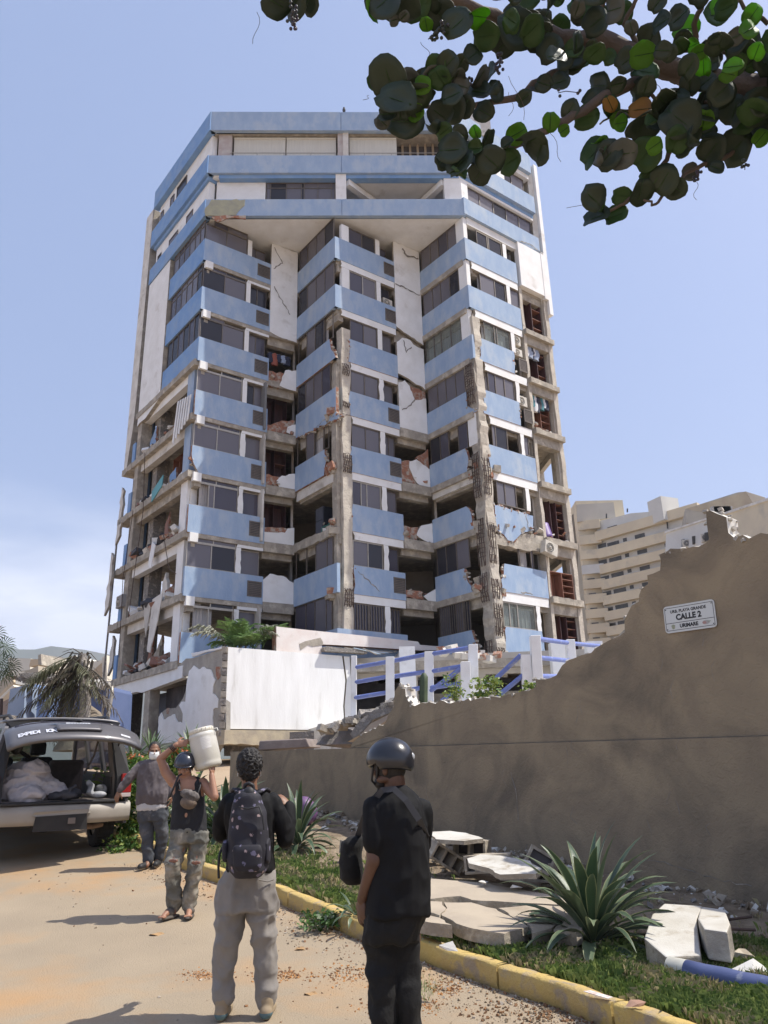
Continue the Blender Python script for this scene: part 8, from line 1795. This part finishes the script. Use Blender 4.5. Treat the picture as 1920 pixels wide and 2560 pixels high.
# trunk to the ground, outside the frame
trk = [Vector((5.9, 1.6, -.1)), Vector((5.7, 1.7, 1.2)), Vector((5.3, 2.0, 2.6)), Vector((4.6, 2.5, 3.6)), ap_(2600, 330, 4.6)]
tb.tube(trk, [.2, .17, .14, .11, .075], 10); tb.build('branches', BARK, tree)
lvm = MB(); ra_ = random.Random(9)
def leaf(px, py, rp, D, mi=None, tilt=None, fold=0):
    c_ = ap_(px, py, D); rad = rp / FPX * D * .97; v = (c_ - Vector((0, 0, ZC))).normalized()
    nrm = (v * -1 + Vector((ra_.gauss(0, 1), ra_.gauss(0, 1), ra_.gauss(0, 1))) * (.42 if tilt is None else tilt)).normalized()
    a = nrm.cross(Vector((ra_.uniform(-1, 1), ra_.uniform(-1, 1), 1))).normalized(); b = nrm.cross(a); n = 16; asp = ra_.uniform(.86, 1.05)
    if mi is None: mi = ra_.choices([0, 1, 2, 4], [.60, .28, .06, .06])[0]
    rim = []; mid = []
    for i in range(n):
        t = 6.283 * i / n; r_ = rad * (1 + .05 * math.sin(2 * t + ra_.random()) + .03 * math.sin(5 * t + D * 9) - (.16 if i == 0 else 0)); x = r_ * math.cos(t); y = r_ * asp * math.sin(t)
        wav = .10 * rad * math.sin(3 * t + D * 30) + .36 * rad * (abs(y) / rad) ** 1.5 * (1 if fold == 0 else 2.5)
        rim.append(c_ + a * x + b * y + nrm * wav); mid.append(c_ + a * x * .55 + b * y * .55 + nrm * (.06 * rad))
    vs = [c_] + mid + rim; fs = [(0, 1 + i, 1 + (i + 1) % n) for i in range(n)] + [(1 + i, 1 + n + i, 1 + n + (i + 1) % n, 1 + (i + 1) % n) for i in range(n)]
    lvm.add(vs, fs, mi, True)
    lvm.tube([c_ + nrm * .002 + a * rad * .85, c_ + nrm * .004, c_ - a * rad * .8 + nrm * .002], .0016, 3, 1, False)
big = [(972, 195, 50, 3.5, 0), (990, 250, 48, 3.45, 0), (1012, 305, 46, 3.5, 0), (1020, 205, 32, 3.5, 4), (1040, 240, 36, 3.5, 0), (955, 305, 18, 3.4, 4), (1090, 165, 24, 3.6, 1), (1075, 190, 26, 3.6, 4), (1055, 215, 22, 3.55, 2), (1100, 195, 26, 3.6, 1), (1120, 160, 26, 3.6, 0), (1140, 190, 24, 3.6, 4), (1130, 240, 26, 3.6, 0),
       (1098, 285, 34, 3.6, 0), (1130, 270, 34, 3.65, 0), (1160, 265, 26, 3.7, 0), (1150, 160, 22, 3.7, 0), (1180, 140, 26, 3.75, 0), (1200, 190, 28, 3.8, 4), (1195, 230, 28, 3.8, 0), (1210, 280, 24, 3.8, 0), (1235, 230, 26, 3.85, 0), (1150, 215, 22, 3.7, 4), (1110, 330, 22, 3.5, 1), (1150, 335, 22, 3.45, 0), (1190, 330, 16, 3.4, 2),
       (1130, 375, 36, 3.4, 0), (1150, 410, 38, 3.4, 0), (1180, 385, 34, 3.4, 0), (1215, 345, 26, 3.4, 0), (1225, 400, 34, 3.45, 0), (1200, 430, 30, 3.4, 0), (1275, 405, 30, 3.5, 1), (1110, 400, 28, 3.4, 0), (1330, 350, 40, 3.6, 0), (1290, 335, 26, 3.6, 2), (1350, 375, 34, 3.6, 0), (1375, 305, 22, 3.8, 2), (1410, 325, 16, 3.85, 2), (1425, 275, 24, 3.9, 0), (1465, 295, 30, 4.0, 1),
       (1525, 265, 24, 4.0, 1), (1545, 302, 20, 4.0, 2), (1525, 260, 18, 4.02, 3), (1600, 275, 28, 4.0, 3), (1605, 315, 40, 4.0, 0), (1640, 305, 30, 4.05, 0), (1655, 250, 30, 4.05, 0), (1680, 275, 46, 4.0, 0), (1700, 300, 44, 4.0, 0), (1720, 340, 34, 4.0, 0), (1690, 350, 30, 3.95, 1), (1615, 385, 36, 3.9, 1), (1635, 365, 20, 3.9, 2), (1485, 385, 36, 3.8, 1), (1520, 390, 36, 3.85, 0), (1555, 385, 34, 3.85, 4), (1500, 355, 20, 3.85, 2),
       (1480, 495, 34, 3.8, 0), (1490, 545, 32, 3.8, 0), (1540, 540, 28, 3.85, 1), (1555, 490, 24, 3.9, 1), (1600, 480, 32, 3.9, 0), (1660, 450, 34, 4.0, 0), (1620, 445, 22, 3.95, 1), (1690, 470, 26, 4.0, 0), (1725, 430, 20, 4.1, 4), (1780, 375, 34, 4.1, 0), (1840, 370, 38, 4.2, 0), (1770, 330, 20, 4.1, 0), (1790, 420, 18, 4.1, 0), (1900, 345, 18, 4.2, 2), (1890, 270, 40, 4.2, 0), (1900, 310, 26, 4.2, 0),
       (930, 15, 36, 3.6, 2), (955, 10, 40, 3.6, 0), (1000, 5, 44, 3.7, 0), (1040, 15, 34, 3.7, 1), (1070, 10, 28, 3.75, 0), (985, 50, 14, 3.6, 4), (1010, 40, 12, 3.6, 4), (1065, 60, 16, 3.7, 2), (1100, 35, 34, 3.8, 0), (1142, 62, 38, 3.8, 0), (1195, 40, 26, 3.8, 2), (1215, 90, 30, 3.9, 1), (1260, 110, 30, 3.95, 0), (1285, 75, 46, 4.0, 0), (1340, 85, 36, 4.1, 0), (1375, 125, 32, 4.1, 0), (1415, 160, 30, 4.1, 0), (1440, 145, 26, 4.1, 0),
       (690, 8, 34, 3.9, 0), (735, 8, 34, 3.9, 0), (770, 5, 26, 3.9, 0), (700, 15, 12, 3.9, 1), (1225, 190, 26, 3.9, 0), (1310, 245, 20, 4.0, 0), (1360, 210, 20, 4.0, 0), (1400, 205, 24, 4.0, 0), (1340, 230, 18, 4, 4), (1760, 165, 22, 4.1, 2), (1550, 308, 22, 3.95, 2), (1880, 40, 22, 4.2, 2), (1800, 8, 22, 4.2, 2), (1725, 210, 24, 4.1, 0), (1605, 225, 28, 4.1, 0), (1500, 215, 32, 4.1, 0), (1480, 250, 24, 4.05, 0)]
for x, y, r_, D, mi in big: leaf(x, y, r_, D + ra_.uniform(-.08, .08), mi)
for i in range(175):   # dense upper mass
    x = ra_.uniform(1230, 2050); y = ra_.uniform(-60, 235)
    if x > 1700 and y < 90 and ra_.random() < .75: continue
    if 1560 < x < 1700 and y > 180 and ra_.random() < .6: continue
    if x < 1400 and y > 30 + (x - 1230) * .7: continue
    if 1385 < x < 1560 and y > 150 and ra_.random() < .8: continue
    leaf(x, y, ra_.uniform(14, 31), 4.0 + ra_.uniform(-.3, .5))
for i in range(46): leaf(ra_.uniform(1750, 2050), ra_.uniform(110, 300), ra_.uniform(20, 36), 4.3 + ra_.uniform(-.3, .3))
for i in range(80): leaf(ra_.uniform(1950, 2700), ra_.uniform(-150, 420), ra_.uniform(30, 50), 4.3 + ra_.uniform(-.5, .5))
for i in range(34):
    x, y, r_, D, mi = ra_.choice(big[:60]); leaf(x + ra_.uniform(-35, 35), y + ra_.uniform(-30, 30), ra_.uniform(12, 24), D + ra_.uniform(-.1, .15), None, 1.1, 1)
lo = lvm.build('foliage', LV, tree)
md = lo.modifiers.new('s', 'SOLIDIFY'); md.thickness = .0015
GB = mat('sea_grape_berry', (.05, .035, .07), (.03, .05, .04), 9, .4)
def berries(path, D, n, label=None):
    mb = MB(); P = [ap_(x, y, D) for x, y in path]; mb.tube(P, .002, 4)
    for i in range(n):
        t = ra_.random() * (len(P) - 1); k = int(t); q = P[k].lerp(P[min(k + 1, len(P) - 1)], t - k) + Vector((ra_.gauss(0, 1), ra_.gauss(0, 1), ra_.gauss(0, .6))) * .009; mb.ell(q, (.0075,) * 3, None, 8, 6)
    mb.build('berries', GB, tree)
berries([(730, 15), (733, 45), (736, 75)], 3.8, 26); berries([(1115, 50), (1095, 85), (1070, 98)], 3.7, 22); berries([(1250, 130), (1248, 165), (1243, 185)], 3.9, 16); berries([(1395, 232), (1415, 228), (1450, 232)], 3.9, 4)
berries([(1745, 430), (1735, 455)], 4.0, 9); berries([(1863, 400), (1862, 425)], 4.1, 7); berries([(1170, 195), (1172, 220)], 3.8, 6)
mb = MB()
for x, y, dx, dy in ((641, 30, -1, 80), (905, 250, 25, -12), (1280, 190, 30, 110), (1370, 330, 40, 75), (1425, 520, 45, -15), (1735, 455, 10, 45), (1060, 105, 8, 40), (1280, 230, -8, 60), (1640, 210, 10, 40)):
    q = [ap_(x + dx * t + 9 * math.sin(t * 5 + x), y + dy * t, 3.8) for t in [i / 6 for i in range(7)]]; mb.tube(q, .0012, 3)
mb.build('tendrils', BARK, tree)
# ================================================================== AIR
mb = MB(); mb.hexa([(-2700, -2700, -20), (2700, -2700, -20), (2700, 3100, -20), (-2700, 3100, -20), (-2700, -2700, 520), (2700, -2700, 520), (2700, 3100, 520), (-2700, 3100, 520)])
hm = bpy.data.materials.new('haze_air'); hm.use_nodes = True; ht = hm.node_tree; ht.nodes.clear()
pv = ht.nodes.new('ShaderNodeVolumePrincipled'); pv.inputs['Color'].default_value = (.86, .91, 1, 1); pv.inputs['Density'].default_value = .00022; pv.inputs['Anisotropy'].default_value = .2
ho_ = ht.nodes.new('ShaderNodeOutputMaterial'); ht.links.new(pv.outputs[0], ho_.inputs['Volume'])
hz = mb.build('haze', hm); hz['kind'] = 'stuff'
